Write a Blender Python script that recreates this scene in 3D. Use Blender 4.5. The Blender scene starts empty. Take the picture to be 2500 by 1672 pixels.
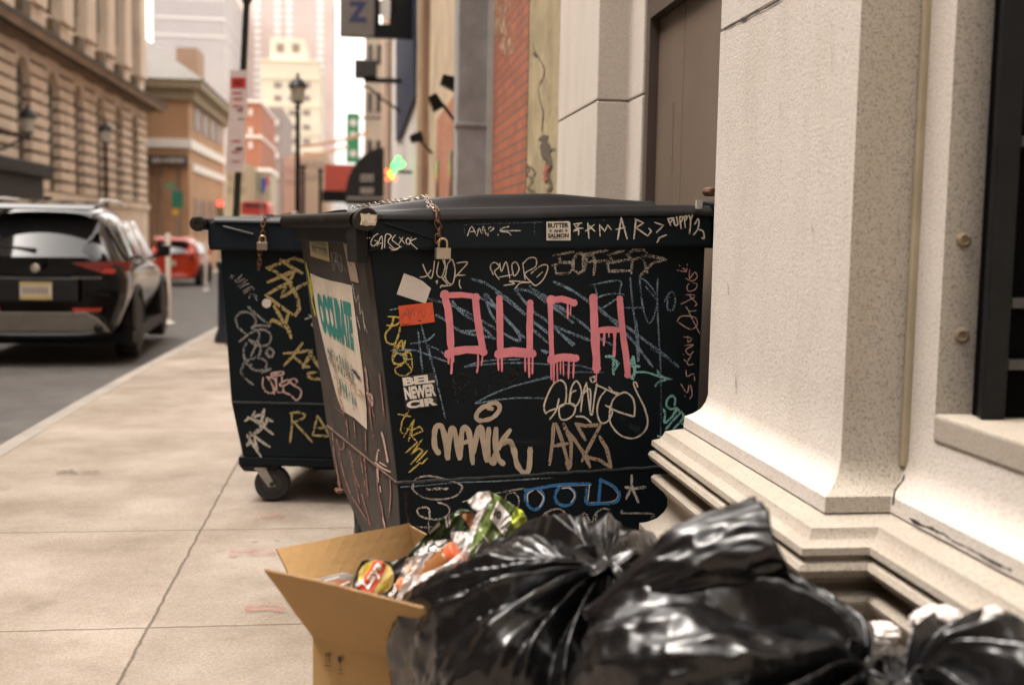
import bpy, bmesh, math, random
from mathutils import Vector, Matrix, noise
random.seed(7)
SC = bpy.context.scene
COL = SC.collection
V = Vector
# ------------------------------------------------------------------ camera
CAMH = 1.3
FPX = 2800.0
def cam_axes(yaw, pitch, roll):
    y, p, r = [math.radians(a) for a in (yaw, pitch, roll)]
    f = V((math.sin(y)*math.cos(p), math.cos(y)*math.cos(p), -math.sin(p)))
    rt = V((math.cos(y), -math.sin(y), 0)); up = rt.cross(f)
    return f, rt*math.cos(r)+up*math.sin(r), -rt*math.sin(r)+up*math.cos(r)
CF, CR_, CU = cam_axes(7.53, 5.4, 1.03)
CP = V((0, 0, CAMH))
cam = bpy.data.cameras.new('camera'); camo = bpy.data.objects.new('camera', cam); COL.objects.link(camo)
m = Matrix((CR_, CU, -CF)).transposed().to_4x4(); m.translation = CP
camo.matrix_world = m
cam.sensor_width = 36.0; cam.lens = 36.0*FPX/2500.0
cam.clip_start = 0.05; cam.clip_end = 2000
cam.dof.use_dof = True; cam.dof.focus_distance = 3.72; cam.dof.aperture_fstop = 2.1
SC.camera = camo
# ------------------------------------------------------------------ world, sun, exposure
SUN_EL, SUN_AZ = 66.0, 280.0      # azimuth clockwise from +Y
w = bpy.data.worlds.new('World'); SC.world = w; w.use_nodes = True
nt = w.node_tree; nt.nodes.clear()
sky = nt.nodes.new('ShaderNodeTexSky'); sky.sky_type = 'NISHITA'; sky.sun_disc = False
sky.sun_elevation = math.radians(SUN_EL); sky.sun_rotation = math.radians(SUN_AZ); sky.dust_density = 4.0
hs = nt.nodes.new('ShaderNodeHueSaturation'); hs.inputs['Saturation'].default_value = 0.06; hs.inputs['Value'].default_value = 1.6
mx = nt.nodes.new('ShaderNodeMixRGB'); mx.blend_type = 'MULTIPLY'; mx.inputs[0].default_value = 1.0
mx.inputs[2].default_value = (1.0, 0.935, 0.87, 1)
bg = nt.nodes.new('ShaderNodeBackground'); bg.inputs['Strength'].default_value = 0.15
wo = nt.nodes.new('ShaderNodeOutputWorld')
nt.links.new(sky.outputs[0], hs.inputs['Color']); nt.links.new(hs.outputs[0], mx.inputs[1])
nt.links.new(mx.outputs[0], bg.inputs['Color']); nt.links.new(bg.outputs[0], wo.inputs['Surface'])
sl = bpy.data.lights.new('sun', 'SUN'); sl.energy = 0.5; sl.angle = math.radians(22); sl.color = (1.0, 0.92, 0.84)
so = bpy.data.objects.new('sun', sl); COL.objects.link(so)
e, a = math.radians(SUN_EL), math.radians(SUN_AZ)
sd = V((math.sin(a)*math.cos(e), math.cos(a)*math.cos(e), math.sin(e)))
so.rotation_euler = (-sd).to_track_quat('-Z', 'Y').to_euler(); so.location = (0, 0, 30)
SC.view_settings.view_transform = 'Standard'; SC.view_settings.look = 'None'
SC.view_settings.exposure = 1.66; SC.view_settings.gamma = 1.0
# ------------------------------------------------------------------ helpers
def ray(px, py): return CF + CR_*((px-1250)/FPX) - CU*((py-836)/FPX)
def PX(px, py, X): d = ray(px, py); return CP + d*(X/d.x)
def PY(px, py, Y): d = ray(px, py); return CP + d*(Y/d.y)
def PZ(px, py, z): d = ray(px, py); return CP + d*((z-CAMH)/d.z)
def zg(y):
    t = (math.sqrt((y-9)**2+4)+(y-9))/2
    return -0.018*min(t, 140)
def lin(c):
    return tuple(((v/255)/12.92 if v/255 <= 0.04045 else ((v/255+0.055)/1.055)**2.4) for v in c)
MATS = {}
def mat(name, col, rough=0.7, var=0.12, scale=6.0, bump=0.0, bscale=40.0, metal=0.0, spec=0.5, dirt=None, dirt_amt=0.5, dscale=2.0, detail=6):
    """procedural material: base colour varied by noise, optional second 'dirt' colour, noise bump"""
    if name in MATS: return MATS[name]
    m = bpy.data.materials.new(name); m.use_nodes = True; n = m.node_tree; N = n.nodes; L = n.links
    b = N['Principled BSDF']; b.inputs['Roughness'].default_value = rough; b.inputs['Metallic'].default_value = metal
    b.inputs['Specular IOR Level'].default_value = spec
    tc = N.new('ShaderNodeTexCoord')
    nz = N.new('ShaderNodeTexNoise'); nz.inputs['Scale'].default_value = scale; nz.inputs['Detail'].default_value = detail
    L.new(tc.outputs['Object'], nz.inputs['Vector'])
    cr = N.new('ShaderNodeValToRGB'); cr.color_ramp.elements[0].position = 0.3; cr.color_ramp.elements[1].position = 0.7
    cr.color_ramp.elements[0].color = tuple(c*(1-var) for c in col[:3])+(1,)
    cr.color_ramp.elements[1].color = tuple(min(1, c*(1+var)) for c in col[:3])+(1,)
    L.new(nz.outputs['Fac'], cr.inputs['Fac']); out = cr.outputs['Color']
    if dirt:
        n2 = N.new('ShaderNodeTexNoise'); n2.inputs['Scale'].default_value = dscale; n2.inputs['Detail'].default_value = 9; n2.inputs['Roughness'].default_value = 0.65
        L.new(tc.outputs['Object'], n2.inputs['Vector'])
        r2 = N.new('ShaderNodeValToRGB'); r2.color_ramp.elements[0].position = 0.45; r2.color_ramp.elements[1].position = 0.7
        L.new(n2.outputs['Fac'], r2.inputs['Fac'])
        mu = N.new('ShaderNodeMath'); mu.operation = 'MULTIPLY'; mu.inputs[1].default_value = dirt_amt; L.new(r2.outputs['Color'], mu.inputs[0])
        mm = N.new('ShaderNodeMixRGB'); mm.inputs[2].default_value = tuple(dirt[:3])+(1,)
        L.new(mu.outputs[0], mm.inputs[0]); L.new(out, mm.inputs[1]); out = mm.outputs[0]
    L.new(out, b.inputs['Base Color'])
    if bump:
        n3 = N.new('ShaderNodeTexNoise'); n3.inputs['Scale'].default_value = bscale; n3.inputs['Detail'].default_value = 5
        L.new(tc.outputs['Object'], n3.inputs['Vector'])
        bp = N.new('ShaderNodeBump'); bp.inputs['Strength'].default_value = bump; bp.inputs['Distance'].default_value = 0.01
        L.new(n3.outputs['Fac'], bp.inputs['Height']); L.new(bp.outputs[0], b.inputs['Normal'])
    MATS[name] = m; return m
def emis(name, col, s=1.0):
    m = bpy.data.materials.new(name); m.use_nodes = True; b = m.node_tree.nodes['Principled BSDF']
    b.inputs['Base Color'].default_value = (*col, 1); b.inputs['Emission Color'].default_value = (*col, 1); b.inputs['Emission Strength'].default_value = s
    return m
def chalk(name, col, cover=0.5, scale=260.0, rough=0.8, soft=0.0):
    """marker / chalk stroke with broken coverage"""
    if name in MATS: return MATS[name]
    m = bpy.data.materials.new(name); m.use_nodes = True; n = m.node_tree; N = n.nodes; L = n.links
    b = N['Principled BSDF']; b.inputs['Roughness'].default_value = rough; b.inputs['Base Color'].default_value = (*col, 1)
    tc = N.new('ShaderNodeTexCoord'); nz = N.new('ShaderNodeTexNoise'); nz.inputs['Scale'].default_value = scale; nz.inputs['Detail'].default_value = 3
    L.new(tc.outputs['Object'], nz.inputs['Vector'])
    n2 = N.new('ShaderNodeTexNoise'); n2.inputs['Scale'].default_value = 22; L.new(tc.outputs['Object'], n2.inputs['Vector'])
    ad = N.new('ShaderNodeMath'); ad.operation = 'MULTIPLY_ADD'; ad.inputs[1].default_value = 0.35; ad.inputs[2].default_value = -0.175
    L.new(n2.outputs['Fac'], ad.inputs[0])
    a2 = N.new('ShaderNodeMath'); a2.operation = 'ADD'; L.new(nz.outputs['Fac'], a2.inputs[0]); L.new(ad.outputs[0], a2.inputs[1])
    cr = N.new('ShaderNodeValToRGB'); t = 0.5-(cover-0.5)*0.5
    cr.color_ramp.elements[0].position = max(0, t-0.07-soft); cr.color_ramp.elements[1].position = t+0.07+soft
    if soft: cr.color_ramp.elements[1].color = (.45, .45, .45, 1)
    L.new(a2.outputs[0], cr.inputs['Fac']); L.new(cr.outputs['Color'], b.inputs['Alpha'])
    MATS[name] = m; return m
class MB:
    def __init__(s): s.v = []; s.f = []; s.mi = []
    def add(s, vs, fs, mi=0):
        o = len(s.v); s.v += [V(p) for p in vs]; s.f += [tuple(i+o for i in f) for f in fs]; s.mi += [mi]*len(fs); return s
    def box(s, x0, x1, y0, y1, z0, z1, mi=0, fr=None):
        vs = [V((x, y, z)) for x in (x0, x1) for y in (y0, y1) for z in (z0, z1)]
        if fr: vs = [fr @ p for p in vs]
        return s.add(vs, [(0, 1, 3, 2), (4, 6, 7, 5), (0, 4, 5, 1), (2, 3, 7, 6), (0, 2, 6, 4), (1, 5, 7, 3)], mi)
    def hexa(s, p, mi=0):   # 8 points: bottom 4 ccw, top 4 ccw
        return s.add(p, [(3, 2, 1, 0), (4, 5, 6, 7), (0, 1, 5, 4), (1, 2, 6, 5), (2, 3, 7, 6), (3, 0, 4, 7)], mi)
    def prism(s, poly, d, mi=0):    # poly list of 3D points, extrude by vector d
        n = len(poly); vs = [V(p) for p in poly]+[V(p)+V(d) for p in poly]
        return s.add(vs, [tuple(range(n))[::-1], tuple(range(n, 2*n))]+[(i, (i+1) % n, n+(i+1) % n, n+i) for i in range(n)], mi)
    def tube(s, pts, r, seg=10, mi=0, cap=True, closed=False):
        pts = [V(p) for p in pts]; n = len(pts); rs = r if isinstance(r, (list, tuple)) else [r]*n
        prev = None; vs = []
        for i, p in enumerate(pts):
            t = (pts[(i+1) % n]-pts[i-1]) if closed else (pts[min(i+1, n-1)]-pts[max(i-1, 0)])
            t.normalize()
            if prev is None: a = t.orthogonal().normalized()
            else: a = (prev-t*prev.dot(t)); a = a.normalized() if a.length > 1e-6 else t.orthogonal().normalized()
            prev = a; b = t.cross(a)
            for k in range(seg):
                an = 2*math.pi*k/seg; vs.append(p+(a*math.cos(an)+b*math.sin(an))*rs[i])
        fs = []
        for i in range(n if closed else n-1):
            j = (i+1) % n
            for k in range(seg): fs.append((i*seg+k, i*seg+(k+1) % seg, j*seg+(k+1) % seg, j*seg+k))
        if cap and not closed: fs += [tuple(range(seg))[::-1], tuple((n-1)*seg+k for k in range(seg))]
        return s.add(vs, fs, mi)
    def lathe(s, c, axis, prof, seg=24, mi=0):   # prof: (r, h) along axis
        axis = V(axis).normalized(); a = axis.orthogonal().normalized(); b = axis.cross(a); c = V(c)
        vs = []; n = len(prof)
        for r, h in prof:
            for k in range(seg):
                an = 2*math.pi*k/seg; vs.append(c+axis*h+(a*math.cos(an)+b*math.sin(an))*max(r, 1e-4))
        fs = [(i*seg+k, i*seg+(k+1) % seg, (i+1)*seg+(k+1) % seg, (i+1)*seg+k) for i in range(n-1) for k in range(seg)]
        fs += [tuple(range(seg))[::-1], tuple((n-1)*seg+k for k in range(seg))]
        return s.add(vs, fs, mi)
    def build(s, name, mats, parent=None, smooth=False, bevel=0, loc=None, recalc=True):
        off = V((0, 0, 0))
        if parent is not None:
            q = parent
            while q is not None: off = off+V(q.location); q = q.parent
        if loc is not None: off = off+V(loc)
        me = bpy.data.meshes.new(name); me.from_pydata([p-off for p in s.v], [], s.f)
        if recalc:
            bm = bmesh.new(); bm.from_mesh(me); bmesh.ops.recalc_face_normals(bm, faces=bm.faces); bm.to_mesh(me); bm.free()
        for mt in (mats if isinstance(mats, list) else [mats]): me.materials.append(mt)
        for p, i in zip(me.polygons, s.mi): p.material_index = i
        if smooth:
            for p in me.polygons: p.use_smooth = True
            if smooth != 'all':
                try: me.set_sharp_from_angle(angle=math.radians(40))
                except Exception: pass
        o = bpy.data.objects.new(name, me); COL.objects.link(o)
        if parent is not None: o.parent = parent
        if loc is not None: o.location = loc
        if bevel:
            bv = o.modifiers.new('bevel', 'BEVEL'); bv.width = bevel; bv.segments = 2; bv.limit_method = 'ANGLE'
        return o
def thing(name, loc, label, cat, group=None):
    o = bpy.data.objects.new(name, None); COL.objects.link(o); o.location = loc; o.empty_display_size = 0.2
    return tag(o, label, cat, group)
def tag(o, label, cat, group=None):
    o['label'] = label; o['category'] = cat
    if group: o['group'] = group
    return o
def struct(o): o['kind'] = 'structure'; return o
def catmull(p, sub=6):
    if len(p) < 3: return [V(q) for q in p]
    p = [V(q) for q in p]; out = []
    for i in range(len(p)-1):
        a, b, c, d = p[max(i-1, 0)], p[i], p[i+1], p[min(i+2, len(p)-1)]
        for k in range(sub):
            t = k/sub; out.append(0.5*((2*b)+(c-a)*t+(2*a-5*b+4*c-d)*t*t+(3*b-a-3*c+d)*t**3))
    out.append(p[-1]); return out
class Plane:
    """a real surface onto which marks are laid; project photo pixels onto it"""
    def __init__(s, o, n): s.o = V(o); s.n = V(n).normalized()
    def at(s, px, py, off=0.0):
        d = ray(px, py); t = (s.o+s.n*off-CP).dot(s.n)/d.dot(s.n); return CP+d*t
_lay = [0]
def ribbon(mb, plane, pts, wpx, smooth=True, jitter=0.06, mi=0, base=0.0025):
    """flat paint stroke lying on a plane. pts and width in photo pixels"""
    pts = [V((x, y)) for x, y in pts]
    q = catmull([V((x, y, 0)) for x, y in pts], 6) if smooth and len(pts) > 2 else [V((p.x, p.y, 0)) for p in pts]
    if not smooth or len(pts) == 2:   # subdivide straight strokes
        r = []
        for i in range(len(q)-1):
            n = max(2, int((q[i+1]-q[i]).length/10))
            r += [q[i].lerp(q[i+1], k/n) for k in range(n)]
        q = r+[q[-1]]
    n = len(q); _lay[0] += 1; off0 = base+0.00012*(_lay[0] % 14)
    L = []; seed = random.random()*100
    vs = []; 
    for i, p in enumerate(q):
        t = (q[min(i+1, n-1)]-q[max(i-1, 0)]); t = t.normalized() if t.length > 1e-6 else V((1, 0, 0))
        nn = V((-t.y, t.x, 0)); ww = wpx*0.5*(1+jitter*2*noise.noise(V((seed, i*0.35, 0))))
        if i == 0 or i == n-1: ww *= 0.6; p = p+t*(wpx*0.25 if i else -wpx*0.25)
        off = off0+0.0000035*i
        a = p+nn*ww; b = p-nn*ww
        vs += [plane.at(a.x, a.y, off), plane.at(b.x, b.y, off)]
    mb.add(vs, [(2*i, 2*i+1, 2*i+3, 2*i+2) for i in range(n-1)], mi)
CROPS = {'A': (880, 450, .28698), 'B': (1300, 450, .28703), 'C': (950, 850, .28694), 'D': (1280, 850, .28694), 'E': (480, 450, .54223),
         'F': (480, 560, .21684), 'G': (530, 860, .26786), 'H': (680, 480, .21684), 'I': (740, 780, .3444), 'J': (860, 1180, .20408),
         'K': (1200, 1200, .21322), 'L': (1500, 640, .30612), 'X': (0, 0, 1.0), 'T': (620, 1180, .31376)}
def cp(k, x, y): o = CROPS[k]; return (o[0]+x*o[2], o[1]+y*o[2])
def strokes(name, plane, parent, material, k, wd, sl_, smooth=True, jitter=0.06, label=None, base=0.0025):
    mb = MB()
    for st in sl_:
        wq = wd
        if isinstance(st[0], (int, float)): wq = st[0]; st = st[1:]
        ribbon(mb, plane, [cp(k, x, y) for x, y in st], wq*CROPS[k][2], smooth, jitter, base=base)
    o = mb.build(name, material, parent, recalc=False)
    if label: o['label'] = label
    return o
def quad_map(q, s, t):   # q TL TR BR BL in px, s right, t down
    return (V((*q[0], 0))*(1-s)*(1-t)+V((*q[1], 0))*s*(1-t)+V((*q[2], 0))*s*t+V((*q[3], 0))*(1-s)*t)
def text_mesh(txt, bold=0.02):
    cu = bpy.data.curves.new('txt', 'FONT'); cu.body = txt; cu.offset = bold; cu.resolution_u = 3; cu.fill_mode = 'FRONT'
    o = bpy.data.objects.new('txt', cu); COL.objects.link(o); bpy.context.view_layer.update()
    me = bpy.data.meshes.new_from_object(o.evaluated_get(bpy.context.evaluated_depsgraph_get()))
    vs = [v.co.copy() for v in me.vertices]; fs = [tuple(p.vertices) for p in me.polygons]
    bpy.data.objects.remove(o); bpy.data.curves.remove(cu); bpy.data.meshes.remove(me)
    x0, x1 = min(v.x for v in vs), max(v.x for v in vs); y0, y1 = min(v.y for v in vs), max(v.y for v in vs)
    return [((v.x-x0)/(x1-x0), 1-(v.y-y0)/(y1-y0)) for v in vs], fs
def text_px(mb, plane, txt, quad, off=0.0035, bold=0.02, mi=0):
    uv, fs = text_mesh(txt, bold)
    vs = []
    for s, t in uv: p = quad_map(quad, s, t); vs.append(plane.at(p.x, p.y, off))
    mb.add(vs, fs, mi)
def text_3d(mb, txt, o, r, d, off, bold=0.02, mi=0):
    """text filling parallelogram with top-left o, right vector r, down vector d, lifted by off vector"""
    uv, fs = text_mesh(txt, bold); o, r, d, off = V(o), V(r), V(d), V(off)
    mb.add([o+r*s+d*t+off for s, t in uv], fs, mi)
def poly_px(mb, plane, pts, off, mi=0):
    mb.add([plane.at(x, y, off) for x, y in pts], [tuple(range(len(pts)))], mi)
# ------------------------------------------------------------------ materials of the setting
def granite(name, base, dark, sc=210.0, amt=0.75, stain=(0.36, 0.3, 0.2), bump=0.25):
    m = bpy.data.materials.new(name); m.use_nodes = True; n = m.node_tree; N = n.nodes; L = n.links
    b = N['Principled BSDF']; b.inputs['Roughness'].default_value = 0.85; b.inputs['Specular IOR Level'].default_value = 0.3
    tc = N.new('ShaderNodeTexCoord')
    def noi(s, d=4, r=0.55):
        z = N.new('ShaderNodeTexNoise'); z.inputs['Scale'].default_value = s; z.inputs['Detail'].default_value = d; z.inputs['Roughness'].default_value = r
        L.new(tc.outputs['Object'], z.inputs['Vector']); return z.outputs['Fac']
    def ramp(src, p0, p1, c0=(0, 0, 0), c1=(1, 1, 1)):
        r = N.new('ShaderNodeValToRGB'); r.color_ramp.elements[0].position = p0; r.color_ramp.elements[1].position = p1
        r.color_ramp.elements[0].color = (*c0, 1); r.color_ramp.elements[1].color = (*c1, 1); L.new(src, r.inputs['Fac']); return r.outputs['Color']
    def mixc(f, a, c, mode='MIX', fac=None):
        x = N.new('ShaderNodeMixRGB'); x.blend_type = mode
        if fac is not None: x.inputs[0].default_value = fac
        else: L.new(f, x.inputs[0])
        for i, s in ((1, a), (2, c)):
            if isinstance(s, tuple): x.inputs[i].default_value = (*s, 1)
            else: L.new(s, x.inputs[i])
        return x.outputs[0]
    g = mixc(ramp(noi(sc, 3, 0.6), 0.42, 0.62), base, tuple(c*1.12 for c in base))
    sp = ramp(noi(sc*0.75, 4, 0.7), 0.53, 0.64)
    mu = N.new('ShaderNodeMath'); mu.operation = 'MULTIPLY'; mu.inputs[1].default_value = amt; L.new(sp, mu.inputs[0])
    g = mixc(mu.outputs[0], g, dark)
    wv = N.new('ShaderNodeMapping'); L.new(tc.outputs['Object'], wv.inputs['Vector']); wv.inputs['Scale'].default_value = (3, 3, 0.8)
    st = N.new('ShaderNodeTexNoise'); st.inputs['Scale'].default_value = 1.6; st.inputs['Detail'].default_value = 8; st.inputs['Roughness'].default_value = 0.6
    L.new(wv.outputs[0], st.inputs['Vector'])
    s2 = ramp(st.outputs['Fac'], 0.48, 0.75); m2 = N.new('ShaderNodeMath'); m2.operation = 'MULTIPLY'; m2.inputs[1].default_value = 0.32; L.new(s2, m2.inputs[0])
    g = mixc(m2.outputs[0], g, stain)
    L.new(g, b.inputs['Base Color'])
    bp = N.new('ShaderNodeBump'); bp.inputs['Strength'].default_value = bump; bp.inputs['Distance'].default_value = 0.004
    L.new(noi(sc*0.6, 4, 0.7), bp.inputs['Height']); L.new(bp.outputs[0], b.inputs['Normal'])
    return m
GR = granite('pale_granite', (0.54, 0.487, 0.438), (0.20, 0.175, 0.15), sc=215, amt=0.62, bump=.5)
GRP = granite('weathered_granite_moulding', (0.36, 0.315, 0.262), (0.12, 0.10, 0.08), sc=270, amt=0.7, bump=.6, stain=(.24, .18, .11))
GRB = granite('bush_hammered_shaded_granite', (0.43, 0.385, 0.325), (0.085, 0.078, 0.07), sc=310, amt=0.9, bump=0.7)  # coarser speckled finish, base also darkened to deepen shade on camera-facing faces
GR2 = granite('far_granite', (0.54, 0.48, 0.42), (0.24, 0.21, 0.17), sc=160, amt=0.5)
def brickmat(name, c1, c2, mortar, axis='YZ', w=0.21, h=0.068, mort=0.012, bump=0.6):
    m = bpy.data.materials.new(name); m.use_nodes = True; n = m.node_tree; N = n.nodes; L = n.links
    b = N['Principled BSDF']; b.inputs['Roughness'].default_value = 0.85
    tc = N.new('ShaderNodeTexCoord'); sx = N.new('ShaderNodeSeparateXYZ'); cx = N.new('ShaderNodeCombineXYZ')
    L.new(tc.outputs['Object'], sx.inputs[0]); L.new(sx.outputs[axis[0]], cx.inputs[0]); L.new(sx.outputs[axis[1]], cx.inputs[1])
    bt = N.new('ShaderNodeTexBrick'); bt.inputs['Scale'].default_value = 1.0; bt.inputs['Brick Width'].default_value = w; bt.inputs['Row Height'].default_value = h
    bt.inputs['Mortar Size'].default_value = mort; bt.inputs['Color1'].default_value = (*c1, 1); bt.inputs['Color2'].default_value = (*c2, 1); bt.inputs['Mortar'].default_value = (*mortar, 1)
    L.new(cx.outputs[0], bt.inputs['Vector'])
    nz = N.new('ShaderNodeTexNoise'); nz.inputs['Scale'].default_value = 1.7; nz.inputs['Detail'].default_value = 8; L.new(tc.outputs['Object'], nz.inputs['Vector'])
    mm = N.new('ShaderNodeMixRGB'); mm.blend_type = 'MULTIPLY'; mm.inputs[0].default_value = 0.6
    L.new(bt.outputs['Color'], mm.inputs[1])
    cr = N.new('ShaderNodeValToRGB'); cr.color_ramp.elements[0].position = 0.3; cr.color_ramp.elements[1].position = 0.65; cr.color_ramp.elements[0].color = (0.55, 0.5, 0.45, 1)
    L.new(nz.outputs['Fac'], cr.inputs['Fac']); L.new(cr.outputs[0], mm.inputs[2]); L.new(mm.outputs[0], b.inputs['Base Color'])
    bp = N.new('ShaderNodeBump'); bp.inputs['Strength'].default_value = bump; bp.inputs['Distance'].default_value = 0.01; bp.invert = True
    L.new(bt.outputs['Fac'], bp.inputs['Height']); L.new(bp.outputs[0], b.inputs['Normal'])
    return m
# sidewalk: poured slabs with dark joints
def sidewalk_mat():
    m = bpy.data.materials.new('sidewalk_concrete'); m.use_nodes = True; n = m.node_tree; N = n.nodes; L = n.links
    b = N['Principled BSDF']; b.inputs['Roughness'].default_value = 0.9; b.inputs['Specular IOR Level'].default_value = 0.25
    tc = N.new('ShaderNodeTexCoord'); sx = N.new('ShaderNodeSeparateXYZ'); L.new(tc.outputs['Object'], sx.inputs[0])
    def M(op, a, c=None, d=None):
        x = N.new('ShaderNodeMath'); x.operation = op
        for i, s in enumerate((a, c, d)):
            if s is None: continue
            if isinstance(s, (int, float)): x.inputs[i].default_value = s
            else: L.new(s, x.inputs[i])
        return x.outputs[0]
    def noi(s, d=6, r=0.6):
        z = N.new('ShaderNodeTexNoise'); z.inputs['Scale'].default_value = s; z.inputs['Detail'].default_value = d; z.inputs['Roughness'].default_value = r
        L.new(tc.outputs['Object'], z.inputs['Vector']); return z.outputs['Fac']
    wob = M('MULTIPLY_ADD', noi(9, 4), 0.02, -0.01)
    # long joint at x=-0.69, cross joints every 1.24 m from y=3.77; left strip offset
    dx = M('ABSOLUTE', M('ADD', M('ADD', sx.outputs['X'], 0.685), wob))
    yy = M('ADD', M('ADD', sx.outputs['Y'], -3.77+125.0), wob)
    fy = M('ABSOLUTE', M('SUBTRACT', M('FRACT', M('ADD', M('DIVIDE', yy, 1.25), 0.5)), 0.5)); dy = M('ADD', M('MULTIPLY', fy, 1.25), M('MULTIPLY', M('GREATER_THAN', sx.outputs['Y'], 5.6), .0045))
    d = M('MINIMUM', dx, dy)
    jn = N.new('ShaderNodeValToRGB'); jn.color_ramp.elements[0].position = 0.002; jn.color_ramp.elements[1].position = 0.007
    jn.color_ramp.elements[0].color = (1, 1, 1, 1); jn.color_ramp.elements[1].color = (0, 0, 0, 1); L.new(d, jn.inputs['Fac'])
    cr = N.new('ShaderNodeValToRGB'); cr.color_ramp.elements[0].position = 0.32; cr.color_ramp.elements[1].position = 0.7
    cr.color_ramp.elements[0].color = (0.215, 0.17, 0.13, 1); cr.color_ramp.elements[1].color = (0.38, 0.322, 0.27, 1)
    L.new(noi(1.5, 9, 0.62), cr.inputs['Fac'])
    g = N.new('ShaderNodeValToRGB'); g.color_ramp.elements[0].position = 0.35; g.color_ramp.elements[1].position = 0.65
    g.color_ramp.elements[0].color = (0.72, 0.72, 0.72, 1); g.color_ramp.elements[1].color = (1.1, 1.1, 1.1, 1); L.new(noi(120, 4, 0.7), g.inputs['Fac'])
    mu = N.new('ShaderNodeMixRGB'); mu.blend_type = 'MULTIPLY'; mu.inputs[0].default_value = 0.8; L.new(cr.outputs[0], mu.inputs[1]); L.new(g.outputs[0], mu.inputs[2])
    cb_ = N.new('ShaderNodeCombineXYZ'); L.new(M('FLOOR', M('ADD', M('DIVIDE', yy, 1.25), 0.0)), cb_.inputs[0]); L.new(M('GREATER_THAN', sx.outputs['X'], -.685), cb_.inputs[1])
    wn = N.new('ShaderNodeTexWhiteNoise'); L.new(cb_.outputs[0], wn.inputs['Vector']); ml = M('MULTIPLY_ADD', wn.outputs['Value'], .26, .82)
    m0 = N.new('ShaderNodeMixRGB'); m0.blend_type = 'MULTIPLY'; m0.inputs[0].default_value = 1; L.new(mu.outputs[0], m0.inputs[1]); L.new(ml, m0.inputs[2]); mu = m0
    # scattered stains and gum
    st = N.new('ShaderNodeValToRGB'); st.color_ramp.elements[0].position = 0.62; st.color_ramp.elements[1].position = 0.74; L.new(noi(3.3, 5, 0.5), st.inputs['Fac'])
    m3 = N.new('ShaderNodeMixRGB'); m3.inputs[2].default_value = (0.11, 0.09, 0.065, 1); L.new(M('MULTIPLY', st.outputs[0], 0.35), m3.inputs[0]); L.new(mu.outputs[0], m3.inputs[1])
    vo = N.new('ShaderNodeTexVoronoi'); vo.inputs['Scale'].default_value = 3.1; L.new(tc.outputs['Object'], vo.inputs['Vector'])
    sc_ = N.new('ShaderNodeSeparateColor'); L.new(vo.outputs['Color'], sc_.inputs[0])
    gum = M('MULTIPLY', M('LESS_THAN', M('ADD', vo.outputs['Distance'], M('MULTIPLY', noi(40, 3), .04)), M('MULTIPLY_ADD', sc_.outputs[1], .05, .035)), M('GREATER_THAN', sc_.outputs[0], .35))
    mg = N.new('ShaderNodeMixRGB'); mg.inputs[2].default_value = (0.13, 0.11, 0.09, 1); L.new(M('MULTIPLY', gum, .55), mg.inputs[0]); L.new(m3.outputs[0], mg.inputs[1]); m3 = mg
    m4 = N.new('ShaderNodeMixRGB'); m4.inputs[2].default_value = (0.07, 0.055, 0.04, 1); L.new(M('MULTIPLY', jn.outputs[0], 0.85), m4.inputs[0]); L.new(m3.outputs[0], m4.inputs[1])
    L.new(m4.outputs[0], b.inputs['Base Color'])
    bp = N.new('ShaderNodeBump'); bp.inputs['Strength'].default_value = 0.35; bp.inputs['Distance'].default_value = 0.01
    L.new(M('SUBTRACT', noi(60, 5, 0.7), M('MULTIPLY', jn.outputs[0], 2.0)), bp.inputs['Height']); L.new(bp.outputs[0], b.inputs['Normal'])
    return m
M_SW = sidewalk_mat()
M_ASPH = mat('asphalt', (0.085, 0.077, 0.07), 0.85, 0.25, 3.0, 0.5, 150, dirt=(0.06, 0.055, 0.05), dscale=1.2)
M_CURB = mat('curb_stone', (0.27, 0.24, 0.205), 0.85, 0.15, 4, 0.3, 60)
M_DARK = mat('black_metal', (0.006, 0.0065, 0.007), 0.5, 0.3, 20, 0.05, spec=.2)
M_STEELG = mat('grey_galvanised', (0.27, 0.275, 0.275), 0.6, 0.3, 3.0, 0.05, 20, metal=0.1, dirt=(0.17, 0.15, 0.13), dscale=2)
M_GLASS = mat('dark_glass', (0.05, 0.042, 0.034), 0.15, 0.3, 2)
M_CRACK = mat('open_crack', (0.02, 0.016, 0.012), 0.95, 0.2, 40)
# ------------------------------------------------------------------ ground
def strip(name, x0, x1, ys, dz, material, x0f=None, thick=0.0):
    mb = MB(); vs = []; fs = []
    for y in ys:
        vs += [V((x0 if x0f is None else x0f(y), y, zg(y)+dz)), V((x1, y, zg(y)+dz))]
    n = len(ys)
    for i in range(n-1): fs.append((2*i, 2*i+1, 2*i+3, 2*i+2))
    mb.add(vs, fs); return struct(mb.build(name, material, recalc=False))
YS = [-40, -10, -5]+[i*1.0 for i in range(0, 40)]+[40+i*5 for i in range(0, 30)]+[200, 400, 900]
strip('ground', -900, 900, YS, -0.30, M_ASPH)
strip('road', -7.3, -2.1, YS, -0.135, M_ASPH)
strip('sidewalk', -2.02, 3.0, YS, 0.0, M_SW)
mb = MB()
vs = []; fs = []
prof = [(-2.16, -0.14), (-2.155, -0.02), (-2.14, -0.005), (-2.02, 0.002)]
for y in YS:
    for x, z in prof: vs.append(V((x, y, zg(y)+z)))
for i in range(len(YS)-1):
    for k in range(3): fs.append((4*i+k, 4*i+k+1, 4*i+k+5, 4*i+k+4))
mb.add(vs, fs); struct(mb.build('curb', M_CURB))
strip('far_sidewalk', -11.2, -7.4, YS, 0.0, M_SW)
mb = MB(); vs = []; fs = []
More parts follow.
